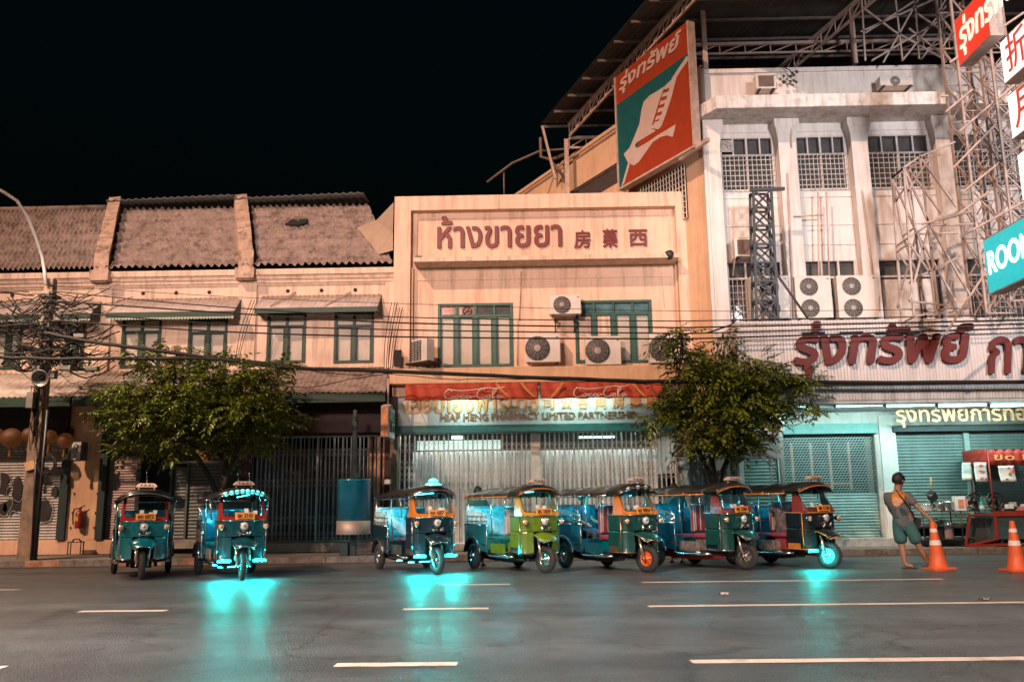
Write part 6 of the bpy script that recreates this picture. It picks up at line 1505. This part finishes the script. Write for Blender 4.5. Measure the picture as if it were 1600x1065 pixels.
for k in range(9):
    x0 = rr.uniform(66,86); pts = [PP(x0+rr.uniform(-9,9)-i*1.6, 470+i*rr.uniform(14,20), rr.uniform(-.08,.1)) for i in range(14)]; m.tube(pts, rr.choice((.008,.012)), 4, False)
obj('cable_tangle', m, cable, pole)
for k in range(16):
    y0 = 470+k*6.5; sg = (-1,1)[k%2]; m.tube([PP(74+sg*8*i, y0+rr.uniform(-5,5)+i*rr.uniform(-.5,1.5), rr.uniform(-.1,.1)) for i in range(rr.randint(6,11))], rr.choice((.02,.028)), 5)
obj('cable_sheaf', m, cable, pole)
m = MB()
for px, py, w, h in ((62,580,.14,.26),(130,525,.2,.1),(95,497,.14,.2),(52,625,.13,.4),(86,585,.12,.2),(150,576,.22,.12),(108,575,.26,.13)): c = PP(px,py,-.05); m.box(c.x-w,c.y-.1,c.z-h/2,c.x+w*.3,c.y+.08,c.z+h/2)
loose('junction_box', m, mat('grey_box', (.16,.15,.14), .6, var=.3, spots=.4), pole, bevel=.01)
m = MB(); c = PP(47,727,.02); m.obox(c, (.12,0,.03), (0,.02,0), (-.03,0,.1)); obj('notice', m, mat('notice_orange', (.5,.3,.15), .7), pole)
m = MB(); m.tube([PP(57,700,.0), PP(54,775,.0), PP(50,870,.05)], .03, 6); m.tube([PP(74,640,.0), PP(64,760,.02), PP(54,872,.05)], .04, 6); obj('conduit', m, black_plastic, pole)
# loudspeaker
c = PP(66,590,-.35); ls = thing('loudspeaker', 'grey horn loudspeaker strapped to the cable pole', 'loudspeaker', tuple(c))
m = MB(); ax = Vector((.1,-1,-.25)); m.lathe([(.05,-.22),(.06,-.1),(.1,0),(.19,.12),(.21,.13),(.2,.12),(.1,.02),(.05,-.03),(.001,-.03)], 20, c, ax); obj('horn', m, mat('horn_grey', (.2,.2,.19), .45, .3, var=.2), ls)
m = MB(); m.lathe([(.001,-.06),(.05,-.05),(.06,.03),(.001,.05)], 14, c, ax); m.tube([c-ax*.15, c-ax*.2+Vector((0,.2,.05))], .025); obj('driver_unit', m, steel_dk, ls)
# the lamp: arm on the pole, head just outside the frame
arm = [(72,445,0),(70,425,0),(66,400,-.1),(56,370,-.3),(43,338,-.6),(26,313,-1.0),(4,299,-1.5),(-18,290,-1.9),(-40,286,-2.2)]
lp = [P(a,b,PY-.2+c_) for a, b, c_ in arm]
lamp = thing('street_lamp', 'white curved street lamp arm rising from the cable pole, glowing head beyond the frame', 'street lamp', tuple(lp[0]))
m = MB(); m.tube(lp, [.045]*5+[.04]*4, 8); obj('lamp_arm', m, mat('lamp_arm_white', (.6,.56,.52), .4, .2), lamp)
hd_ = lp[-1]; dr = (lp[-1]-lp[-2]).normalized()
m = MB(); m.obox(hd_+dr*.3, dr*.34, Vector((-dr.y,dr.x,0))*.13, (0,0,.05)); obj('lamp_head', m, steel_dk, lamp, bevel=.02)
m = MB(); m.obox(hd_+dr*.3-Vector((0,0,.056)), dr*.28, Vector((-dr.y,dr.x,0))*.1, (0,0,.004)); obj('lamp_lens', m, mat('lamp_glow', (.8,1,.95), .3, emit=25, ecol=(.75,1,.95)), lamp)
ld = bpy.data.lights.new('lamp_light', 'SPOT'); ld.energy = 2600; ld.color = (1,.70,.50); ld.spot_size = rad(150); ld.spot_blend = .7; ld.shadow_soft_size = .15
lo = link(bpy.data.objects.new('lamp_light', ld)); lo.parent = lamp; lo.matrix_parent_inverse = WM[lamp.name].inverted(); lo.location = hd_+dr*.3-Vector((0,0,.12))
# unseen street lamps added behind the camera, lighting the fronts and the road
def added_lamp(x, y, h, tgt, en, col, label, size=55, road=7000, sy=1):
    t = thing('street_lamp', label, 'street lamp', (x,y,0))
    m = MB(); m.tube([(x,y,0),(x,y,h-.8),(x,y+.3,h-.2),(x,y+1.2,h)], [.1,.07,.06,.05], 10); m.lathe([(.16,0),(.14,.5),(.1,.6)], 12, (x,y,0)); obj('lamp_post', m, steel_dk, t)
    m = MB(); m.box(x-.16,y+1.15,h-.05,x+.16,y+1.75,h+.06); obj('lamp_head', m, steel_dk, t, bevel=.02)
    ld = bpy.data.lights.new('lamp_light', 'SPOT'); ld.energy = en; ld.color = col; ld.spot_size = rad(size); ld.spot_blend = .8; ld.shadow_soft_size = 1.6
    lo = link(bpy.data.objects.new('lamp_light', ld)); lo.parent = t; lo.matrix_parent_inverse = WM[t.name].inverted(); lo.location = (x,y+1.45,h-.1)
    lo.rotation_euler = (Vector(tgt)-Vector((x,y+1.45,h-.1))).to_track_quat('-Z','Y').to_euler()
    lo.scale = (1, sy, 1)
    l2 = bpy.data.lights.new('road_light', 'SPOT'); l2.energy = road; l2.color = (1,.90,.84); l2.spot_size = rad(52); l2.spot_blend = 1; l2.shadow_soft_size = .3  # extra spot added at the same head to brighten the road
    lo2 = link(bpy.data.objects.new('road_light', l2)); lo2.parent = t; lo2.matrix_parent_inverse = WM[t.name].inverted(); lo2.location = lo.location
    lo2.rotation_euler = (Vector((x*.55,7.5,0))-lo.location).to_track_quat('-Z','Y').to_euler()
added_lamp(12, -5, 10.5, (11,23,8.8), 25000, (1,.94,.96), 'added unseen street lamp post behind the viewer on the near pavement, right one', 40, 26000, .8)
added_lamp(-7, -5, 10.5, (-4.5,24,8.8), 30000, (1,.71,.62), 'added unseen street lamp post behind the viewer on the near pavement, left one', 56, 48000, .42)
# ================================================================== OVERHEAD CABLES
YC = 20.9
def spl(pts, n=6):
    out = []
    for i in range(len(pts)-1):
        p0, p1, p2, p3 = pts[max(i-1,0)], pts[i], pts[i+1], pts[min(i+2,len(pts)-1)]
        for u in range(n):
            u /= n; out.append((p1*2+(p2-p0)*u+(p0*2-p1*5+p2*4-p3)*u*u+(p1*3-p0-p2*3+p3)*u**3)*.5)
    return out+[pts[-1]]
def cab(lab, pts, r, Y=YC, name='overhead_cable', wob=0):
    m = MB(); q = spl([P(a,b,Y) for a, b in pts]); rr = random.Random(len(lab)+int(pts[1][1]))
    if wob: q = [p+Vector((0,rr.uniform(-wob,wob),rr.uniform(-wob,wob))) for p in q]
    m.tube(q, r, 6); tag(obj(name, m, cable), lab, 'cable', 'overhead cables across the fronts')
cab('thin topmost overhead cable crossing above the pharmacy doors', [(84,446),(330,462),(620,474),(1100,486),(1640,480)], .007)
cab('upper thin overhead cable just below the topmost one', [(84,455),(330,478),(620,495),(1000,501),(1150,500),(1640,491)], .014)
cab('second thick overhead cable from the top', [(84,470),(330,487),(620,504),(1000,511),(1150,510),(1640,499)], .02)
cab('third thick overhead cable from the top', [(84,485),(330,505),(620,515),(1000,520),(1150,519),(1640,504)], .017)
cab('lowest of the four thick overhead cables across the pharmacy windows', [(84,500),(330,517),(620,526),(1000,529),(1150,527),(1640,511)], .02)
cab('heavy black cable bundle running just below the pharmacy ledge', [(70,520),(150,535),(230,545),(360,563),(470,575),(620,580),(850,590),(1040,596),(1280,597),(1640,597)], .05, wob=.012)
cab('second heavy cable bundle sagging into the left tree', [(-60,556),(70,560),(230,560),(360,562),(470,574)], .045, wob=.014)
cab('loose thin cable drooping under the heavy bundle', [(470,576),(540,585),(600,583),(700,592),(830,592),(1040,601)], .01, wob=.02)
cab('loose thin cable looping below the left tiled canopy', [(420,600),(480,605),(560,590),(620,582)], .01, wob=.02)
k = 0
for y0, y1, r, nm in ((470,492,.014,'first'),(484,505,.012,'second'),(500,515,.016,'third'),(530,545,.012,'fourth'),(545,549,.02,'fifth')):
    cab('black cable leaving the pole toward the left edge, %s from the top' % nm, [(80,y0),(40,y0+6),(-80,y1)], r, wob=.015)
for x0, y0, x1, y1, nm in ((393,468,368,560,'slanting thin stay wire pair left of the third house windows'),(612,472,600,585,'black cables hanging down at the joint of tiled house and pharmacy'),(620,480,606,590,'second hanging black cable at the joint of tiled house and pharmacy')):
    m = MB()
    for d in (0,5,9): m.tube(spl([P(x0+d,y0,23.3), P((x0+x1)/2+d-4,(y0+y1)/2,23.3), P(x1+d*.6,y1,23.3)]), .01, 5)
    if nm.startswith('black'): 
        c = P(622,560,23.3); m.box(c.x-.1,23.2,c.z-.22,c.x+.1,23.3,c.z+.22)
    tag(obj('hanging_cable', m, cable), nm, 'cable')
m = MB()
for d in (0,6,12): m.tube(spl([P(1130,520,22), P(1118+d,560,22), P(1122-d,600,22)]), .012, 5)
m.bar(P(1105,520,22), P(1150,505,22), .04); tag(obj('hanging_cable', m, cable), 'black cables hanging down in front of the right tree', 'cable')
# ================================================================== TREES
leaf_m = mat('leaf', (.105,.15,.014), .4, var=.35, scale=1.5, island=.6, spec=.5); bark = mat('bark', (.06,.045,.035), .9, var=.3, bump=.5, bscale=40)
def tree(label, base, Y, blobs, seed, n_spray, stems, size=.36):
    rr = random.Random(seed); t = thing('street_tree', label, 'tree', tuple(base))
    C_ = []
    for px, py, a, b in blobs: c = P(px,py,Y); s = Y/FPX; C_.append((c+Vector((rr.uniform(-.1,.1),rr.uniform(-.5,.3),rr.uniform(-.08,.08))), a*s*.88, b*s*.88))
    m = MB(); 
    def limb(p, q, r0, r1):
        n = 6; pts = [p.lerp(q,i/n)+Vector((rr.uniform(-.06,.06),rr.uniform(-.06,.06),.12*math.sin(i/n*math.pi)))*(0 if i in (0,n) else 1) for i in range(n+1)]; m.tube(pts, [r0+(r1-r0)*i/n for i in range(n+1)], 6); return pts
    tops = []
    for pts in stems:
        q = [Vector(base) if i == 0 else P(a,b,Y) for i, (a, b) in enumerate(pts)]; n = len(q); sp_ = spl(q, 4); m.tube(sp_, [.085-.045*i/len(sp_) for i in range(len(sp_))], 8); tops.append(q[-1]); tops += q[-2:]
    for c, a, b in C_:
        p = min(tops, key=lambda w: (w-c).length); pts = limb(p, c+Vector((0,0,-.05)), .035, .014)
        for k in range(7): limb(pts[rr.randrange(2,7)], c+Vector((rr.uniform(-.8,.8)*a, rr.uniform(-.7,.7)*min(a,.9), rr.uniform(-.6,.8)*b)), .014, .005)
    obj('trunk', m, bark, t)
    m = MB(); area = sum(a*b for c, a, b in C_)
    for c, a, b in C_:
        dpt = min(a, 1.1)
        for k in range(max(6, int(n_spray*a*b/area))):
            while True:
                u = Vector((rr.uniform(-1,1),rr.uniform(-1,1),rr.uniform(-1,1)))
                if .25 < u.length < 1: break
            u *= rr.uniform(.85,1.06) if rr.random() < .82 else rr.uniform(1.1,1.4)
            p = c+Vector((u.x*a,u.y*dpt,u.z*b)); d = Vector((u.x*1.0+rr.uniform(-.6,.6),u.y*1.0+rr.uniform(-.6,.6),rr.uniform(-.5,.35))); d.normalize()
            L = size*rr.uniform(.6,1.5); nl = rr.randint(4,6); s = d.cross(Vector((0,0,1))); s = s.normalized() if s.length > .1 else Vector((1,0,0)); upv = s.cross(d)
            for i in range(nl+1):
                f = (i+.4)/nl; q = p+d*L*f-Vector((0,0,.12*L*f*f))
                for sg in ((-1,1) if i < nl else (0,)):
                    ld_ = (d*.55+s*sg*.85+upv*rr.uniform(-.15,.25)-Vector((0,0,rr.uniform(.05,.5)))).normalized(); ll = L*.36*rr.uniform(.75,1.2)
                    w = ld_.cross(upv).normalized()*ll*.2; mid = q+ld_*ll*.5+Vector((0,0,ll*.06))
                    m._add([q, mid+w, q+ld_*ll-Vector((0,0,ll*.1)), mid-w], [(0,1,2,3)])
    obj('crown', m, leaf_m, t)
tree('bushy green street tree before the tiled shophouses, behind the spotlit tuk-tuk', (fx(345,860,21.9),21.9,.15), 21.6,
     [(245,565,38,24),(300,600,60,30),(360,590,60,30),(425,590,40,24),(450,580,22,10),(215,612,50,22),(175,620,30,12),(235,650,60,34),(310,645,75,45),(395,645,62,42),(440,650,32,28),(285,690,62,26),(225,697,32,13),(195,692,22,9),(375,690,55,26),(275,548,14,8),(350,560,30,12),(300,572,30,14)], 21, 1700, [[(0,0),(348,770),(352,715),(340,660)],[(0,0),(346,780),(366,710),(395,650)],[(0,0),(340,775),(300,700),(270,640)]])
tree('dark green street tree between the pharmacy and the white building', (fx(1118,850,21.9),21.9,.15), 21.5,
     [(1045,540,20,10),(1085,562,34,20),(1150,585,60,34),(1105,600,60,40),(1190,588,42,26),(1232,590,28,14),(1255,600,20,8),(1145,640,80,42),(1065,645,42,30),(1030,660,20,12),(1200,640,36,30),(1085,685,48,20),(1160,690,45,22),(1135,540,16,16),(1060,520,24,10),(1268,618,8,16),(1273,640,9,14),(1130,665,60,30),(1035,630,24,14),(1110,700,20,10)], 33, 1650, [[(0,0),(1116,760),(1112,715),(1100,650)],[(0,0),(1122,765),(1140,710),(1170,640)],[(0,0),(1114,765),(1090,700),(1070,640)]])
# ================================================================== SMALL THINGS ALONG THE FRONTS
lan_m = mat('lantern_cloth', (.045,.014,.006), .6, var=.25, emit=.05, ecol=(1,.3,.05))
for k, (px, py, r, lab) in enumerate(((18,684,.26,'large orange paper lantern with a tassel under the left canopy, biggest of the row'),(46,679,.19,'orange paper lantern second from the left edge under the canopy'),(78,682,.18,'dark orange paper lantern hanging right behind the cable pole'),(102,688,.2,'reddish paper lantern right of the cable pole, last of the row'),(-6,680,.2,'orange paper lantern cut by the left edge of the frame'))):
    Yl = 23.0; c = P(px,py,Yl); t = thing('paper_lantern', lab, 'lantern', tuple(c), 0, 'paper lanterns under the left canopy')
    m = MB(); n = 20; vs, fs = [], []
    for i in range(11):
        a = math.pi*i/10; 
        for j in range(n): q = 1+.035*math.cos(j*math.pi); vs.append(c+Vector((math.sin(a)*math.cos(2*math.pi*j/n)*r*q, math.sin(a)*math.sin(2*math.pi*j/n)*r*q, math.cos(a)*r*1.0)))
    for i in range(10):
        for j in range(n): fs.append((i*n+j,i*n+(j+1)%n,(i+1)*n+(j+1)%n,(i+1)*n+j))
    m._add(vs, fs, True); obj('shade', m, lan_m, t)
    m = MB(); m.tube([c+Vector((0,0,r*.85)), (c.x,c.y,ZC+.25)], .006, 5); m.lathe([(.05,-.01),(.05,.03)], 10, c+Vector((0,0,r*.82))); obj('hanger', m, cable, t)
    m = MB(); m.lathe([(.012,-.3),(.05,-.26),(.03,-.06),(.05,-.04),(.05,0)], 10, c-Vector((0,0,r*.8))); obj('tassel', m, mat('tassel_gold', (.3,.14,.03), .7), t)
# fire extinguisher on the orange pier
EY = TY-.12; c = P(124,812,EY)
t = thing('fire_extinguisher', 'red fire extinguisher hung on the orange pier beside the dark shutter post', 'fire extinguisher', tuple(c))
m = MB(); m.lathe([(.10,-.22),(.11,-.2),(.11,.17),(.07,.24),(.035,.26),(.035,.29)], 18, c); obj('cylinder', m, mat('extinguisher_red', (.22,.02,.015), .35, var=.1), t)
m = MB(); m.box(c.x-.03,c.y-.03,c.z+.29,c.x+.04,c.y+.03,c.z+.33); m.bar(c+Vector((0,0,.33)), c+Vector((.12,0,.38)), .025); m.tube(spl([c+Vector((-.02,-.03,.3)), c+Vector((-.14,-.04,.28)), c+Vector((-.16,-.04,.05)), c+Vector((-.13,-.05,-.12))]), .018, 7); obj('hose', m, black_plastic, t)
m = MB(); m.box(c.x-.06,c.y-.118,c.z-.02,c.x+.02,c.y-.1,c.z+.1); obj('instruction_sticker', m, mat('sticker_yellow', (.5,.32,.04), .6), t)
m = MB()
for px, py in ((116,771),(152,771),(113,801),(149,801),(110,824),(147,824)): q = P(px,py,TY-.01); m.box(q.x-.01,TY-.03,q.z-.03,q.x+.01,TY-.002,q.z+.03)
obj('wall_hook', m, steel_dk, houses[0])
c = P(118,856,23.6); t = thing('wire_rack', 'small black wire rack standing against the peach plinth', 'rack', (c.x,23.6,.16))
m = MB(); 
for x in (-.18,.16): 
    for y in (0,.15): m.tube([(c.x+x,23.55+y,.16),(c.x+x,23.55+y,.5)], .014, 6)
m.box(c.x-.2,23.54,.48,c.x+.18,23.72,.5); m.tube([(c.x-.1,23.6,.5),(c.x-.05,23.6,.57),(c.x+.08,23.6,.56),(c.x+.14,23.6,.5)], .02, 6); obj('rack_frame', m, steel_dk, t)
# projecting small sign box with a swirl drawing
c = P(123,705,23.6); t = thing('sign_box', 'small pale projecting sign box with a curly line drawing above the orange pier', 'sign', tuple(c))
m = MB(); m.box(c.x-.19,23.4,c.z-.25,c.x+.17,23.75,c.z+.25); obj('cabinet', m, mat('sign_box_grey', (.10,.11,.11), .5), t, bevel=.01)
m = MB(); m.box(c.x-.09,23.392,c.z-.23,c.x+.15,23.398,c.z+.23); obj('sign_face', m, mat('sign_face_pale', (.6,.62,.62), .5), t)
m = MB(); m.tube(spl([Vector((c.x+x,23.386,c.z+z)) for x, z in ((.0,-.2),(.02,-.1),(-.03,-.05),(-.05,.05),(0,.1),(.06,.05),(.08,.12),(.04,.18),(-.02,.16),(-.04,.1))]), .009, 5); m.tube(spl([Vector((c.x+x,23.386,c.z+z)) for x, z in ((.02,-.04),(.06,-.02),(.05,.03),(.01,.0))]), .008, 5); obj('line_drawing', m, steel_dk, t)
m = MB(); m.box(c.x-.1,23.55,c.z+.05,c.x-.05,TY,c.z+.1); obj('bracket', m, steel_dk, t)
# graffiti on the far-left shutter
m = MB(); gy = TY+.09
def blob(cx, cy, pts): 
    q = P(cx,cy,gy); m.prism([(x*.0172,-y*.0172) for x, y in pts], (q.x,gy,q.z), (1,0,0), (0,0,1), (0,.006,0))
blob(8,755,[(-9,-14),(2,-16),(8,-8),(3,0),(9,10),(2,18),(-10,14),(-7,2)]); blob(28,765,[(-8,-18),(0,-22),(7,-6),(5,14),(-4,22),(-9,8)]); blob(24,790,[(-18,-6),(-6,-12),(0,-2),(10,-10),(20,-2),(14,10),(2,6),(-10,14),(-20,6)]); blob(44,770,[(-7,-16),(3,-14),(7,0),(5,18),(-4,16),(-8,2)]); blob(70,798,[(-10,-14),(2,-18),(10,-6),(9,8),(2,18),(-8,14),(-12,0)]); blob(86,768,[(-6,-5),(0,-9),(6,-4),(6,5),(0,9),(-6,5)]); blob(4,795,[(-8,-8),(4,-10),(8,0),(2,12),(-9,10)])
obj('graffiti', m, mat('graffiti_black', (.012,.012,.012), .6), sh0)
m = MB()
for pts in (((0,738),(12,740),(18,752),(10,770),(20,785),(8,806),(-4,800)),((18,778),(30,784),(38,776),(48,790),(36,802),(20,798),(14,808)),((60,786),(70,776),(82,790),(78,812),(62,816))): m.tube(spl([P(a,b,gy-.004) for a, b in pts]), .012, 5)
obj('graffiti_outline', m, mat('graffiti_pale', (.3,.3,.3), .6), sh0)
# teal drum cabinet on a post
DY = 21.9; ca, cb = P(528,752,DY), P(578,834,DY); cx_ = (ca.x+cb.x)/2; t = thing('drum_cabinet', 'blue teal drum shaped cabinet with brushed steel band, on a short post by the kerb', 'cabinet', (cx_, DY, .15)); R_ = (cb.x-ca.x)/2
zt_, zm_, zb2 = ca.z, fz(553,813,DY), cb.z
m = MB(); m.lathe([(R_,zm_-zb2),(R_,zt_-zb2),(R_*1.02,zt_-zb2+.01),(R_*1.02,zt_-zb2+.05),(.001,zt_-zb2+.06)], 36, (cx_,DY,zb2)); obj('drum', m, mat('drum_teal', (.015,.22,.34), .2, .1, var=.2, coat=.5), t)
m = MB(); m.lathe([(.001,0),(R_,.0),(R_*1.01,.01),(R_*1.01,zm_-zb2),(R_,zm_-zb2)], 36, (cx_,DY,zb2)); obj('steel_band', m, mat('brushed_steel', (.42,.36,.33), .6, .6, var=.1, stretch=(1,1,30)), t)
m = MB(); m.box(cx_-.07,DY-.07,.15,cx_+.07,DY+.07,zb2); m.lathe([(.05,0),(.07,.05),(.02,.09),(.05,.12)], 12, (cx_+.08,DY,zt_+.06)); m.box(cx_-.3,DY-.15,.15,cx_-.1,DY+.1,.45); obj('post', m, dkgreen, t)
gx = fx(554,700,22.4); t = thing('green_post', 'slim dark green steel post rising behind the teal drum cabinet', 'post', (gx,22.4,.15)); m = MB(); m.box(gx-.06,22.35,.15,gx+.06,22.45,fz(554,650,22.4)); m.box(gx-.045,22.36,fz(554,650,22.4),gx+.045,22.44,fz(554,640,22.4)); obj('shaft', m, dkgreen, t, bevel=.008)
m = MB(); m.tube([(gx,22.33,fz(554,657,22.4)),(gx+.1,22.33,fz(554,653,22.4))], .02); m.lathe([(.09,-.01),(.09,.01)], 12, (gx,22.4,fz(554,652,22.4))); obj('collar', m, steel_dk, t)
# hanging two-sided sign at the pharmacy's left pillar
hy = 22.3; a, b = P(597,633,hy), P(622,684,hy); t = thing('hanging_sign', 'hanging sign box with an orange face and pale lettered side, by the pharmacy gate', 'sign', (fx(607,633,hy), hy, a.z))
zb_, zt_ = fz(600,682,hy), a.z; X0, X1 = fx(595,655,hy), fx(607,655,hy)
m = MB(); m.box(X0,hy,zb_,X1,hy+1.05,zt_); obj('cabinet', m, mat('sign_cabinet', (.25,.3,.3), .5, .3), t, bevel=.008)
m = MB(); m.box(X0+.015,hy-.008,zb_+.03,X1-.015,hy-.002,zt_-.03); obj('orange_face', m, mat('orange_face', (.6,.22,.08), .5, var=.5, scale=9, spots=.4, dirt=(.2,.03,.02)), t)
m = MB(); m.box(X1+.002,hy+.03,zb_+.04,X1+.008,hy+1.02,zt_-.04); sf = obj('side_face', m, mat('side_face_pale', (.55,.6,.58), .5), t)
m = MB(); m.box(X1+.008,hy+.06,zb_+(zt_-zb_)*.5,X1+.011,hy+1.0,zt_-.1); obj('green_panel', m, mat('side_green', (.03,.16,.13), .5), sf, world=False)
m = MB(); put_text(m, '藥房 ๒๕', (X1+.009,hy+.1,zb_+.14), (0,1,0), (0,0,1), .85, .3, .004, .02); obj('black_lettering', m, steel_dk, sf, world=False)
m = MB(); put_text(m, '藥西', (X1+.011,hy+.2,zb_+(zt_-zb_)*.56), (0,1,0), (0,0,1), .65, .26, .004, .02); obj('pale_lettering', m, board_w, sf, world=False)
m = MB(); m.tube([(X0+.1,hy+.5,zt_),(X0+.1,hy+.5,zt_+.75)], .03); m.box(X0,hy+.3,zt_,X1,hy+.7,zt_+.06); obj('hanger', m, steel_or, t)
# bottle on the kerb, box on the shop ledge, sheeting behind the right tree
c = P(586,881,21.0); t = thing('drink_bottle', 'small white and red drink bottle standing on the kerb near the beacon tuk-tuk', 'bottle', (c.x,21.45,.168)); c = Vector((c.x,21.5,.17))
m = MB(); m.lathe([(.06,0),(.065,.03),(.065,.2),(.025,.3),(.025,.34)], 14, c); obj('bottle_body', m, tubw, t); m = MB(); m.lathe([(.0665,.07),(.0665,.17)], 14, c); obj('wrapper', m, letter_red, t)
c = P(316,712,23.5); t = thing('carton', 'orange carton sitting on the ledge above the grey metal shutters', 'carton', (c.x,23.55,c.z-.12))
m = MB(); m.box(c.x-.14,23.5,c.z-.13,c.x+.14,23.8,c.z+.13); obj('carton_box', m, mat('carton_orange', (.55,.24,.07), .7), t, bevel=.01); m = MB(); m.box(c.x-.1,23.494,c.z-.09,c.x+.1,23.499,c.z+.09); obj('carton_face', m, mat('carton_face', (.6,.28,.09), .7, var=.4, scale=12), t)
m = MB(); m.box(fx(266,718,23.5),23.45,fz(300,721,23.5)-.03,fx(352,718,23.5),TY,fz(300,721,23.5)+.02); obj('ledge', m, concrete, houses[1])
c0, c1 = fx(1062,770,22.9), fx(1160,770,22.9); t = thing('plastic_sheet', 'grey blue plastic sheeting hung between the pharmacy gate and the green shutter', 'sheet', ((c0+c1)/2,22.9,.2))
m = MB(); rr = random.Random(8); zt_ = fz(1110,712,22.9); m.sheet((c0,22.9,.25), (c1-c0,0,0), (0,.1,zt_-.25), 60, 10, lambda a, b: (0,.07*math.sin(a*31)+.05*math.sin(a*13+b*2)+.03*mnoise.noise((a*14,b*6,1)),0), thick=.006); obj('sheeting', m, mat('sheeting_plastic', (.24,.29,.30), .3, var=.3, scale=2), t)
m = MB(); m.tube([(c0,23.0,zt_),(c1,23.0,zt_)], .018); obj('rail', m, steel_dk, t)
c = P(1208,680,22.4); t = thing('parking_sign', 'pinkish board with a red ring hung beside the open grille, partly behind the tree', 'sign', (c.x,22.4,1.5))
xa, xb_ = fx(1196,680,22.4), fx(1226,680,22.4); za, zb_ = fz(1210,716,22.4), fz(1210,640,22.4)
m = MB(); m.box(xa-.5,22.4,za,xb_-.05,22.44,za+.75); m.box(xa,22.38,za+.7,xb_,22.42,zb_); obj('board', m, mat('board_pink', (.38,.33,.32), .6, var=.1), t)
m = MB(); m.torus(.2, .025, (xa+.16,22.37,zb_-.45), (0,1,0), 24, 5); obj('red_ring', m, mat('ring_red', (.4,.06,.05), .5), t)
m = MB(); m.bar((xa+.1,22.46,.15),(xa+.1,22.46,za+.8), .06); m.bar((xb_-.1,22.46,.15),(xb_-.1,22.46,za+.8), .1); obj('post', m, mat('post_pale', (.4,.4,.38), .5), t)
# lamp tube hidden under the cloth awnings, washing the pharmacy board
for k, (a, b, lab) in enumerate(((705,745,'short tube lamp hidden behind the left red awning'),(850,960,'long tube lamp hidden behind the right red awning'))):
    y = SFY-.5; p, q = P(a,612,y), P(b,611,y); t = thing('tube_lamp', lab, 'lamp', tuple((p+q)/2))
    m = MB(); m.tube([p,q], .02, 8); obj('tube', m, mat('board_tube', (.8,1,.95), .5, emit=6, ecol=(.75,1,.9)), t)
    m = MB(); m.box(p.x,y-.02,p.z+.025,q.x,y+.02,p.z+.06); m.tube([((p.x+q.x)/2,y,p.z+.05),((p.x+q.x)/2,SFY,p.z+.05)], .012); obj('fitting', m, steel_dk, t)
    ld = bpy.data.lights.new('board_light', 'AREA'); ld.shape = 'RECTANGLE'; ld.size = q.x-p.x; ld.size_y = .06; ld.energy = 20 if k == 0 else 26; ld.color = (.62,1,.9); lo = link(bpy.data.objects.new('board_light', ld)); lo.parent = t; lo.matrix_parent_inverse = WM[t.name].inverted(); lo.location = (p+q)/2-Vector((0,0,.04)); lo.rotation_euler = (rad(20),0,0)
# litter on the road
for px, py, lab in ((1131,930,'crumpled pale paper scrap on the road between the lane lines'),(1540,938,'flat white litter on the right lane line'),(1105,868,'')):
    if not lab: continue
    c = G(px,py); m = MB(); rr = random.Random(px); m.sheet(c+Vector((-.06,-.03,.012)), (.13,0,0), (0,.08,0), 6, 4, lambda a, b: (rr.uniform(-.02,.02),rr.uniform(-.02,.02),rr.uniform(0,.04)), thick=.003); tag(obj('litter', m, mat('litter_pale', (.25,.23,.21), .8)), lab, 'litter')
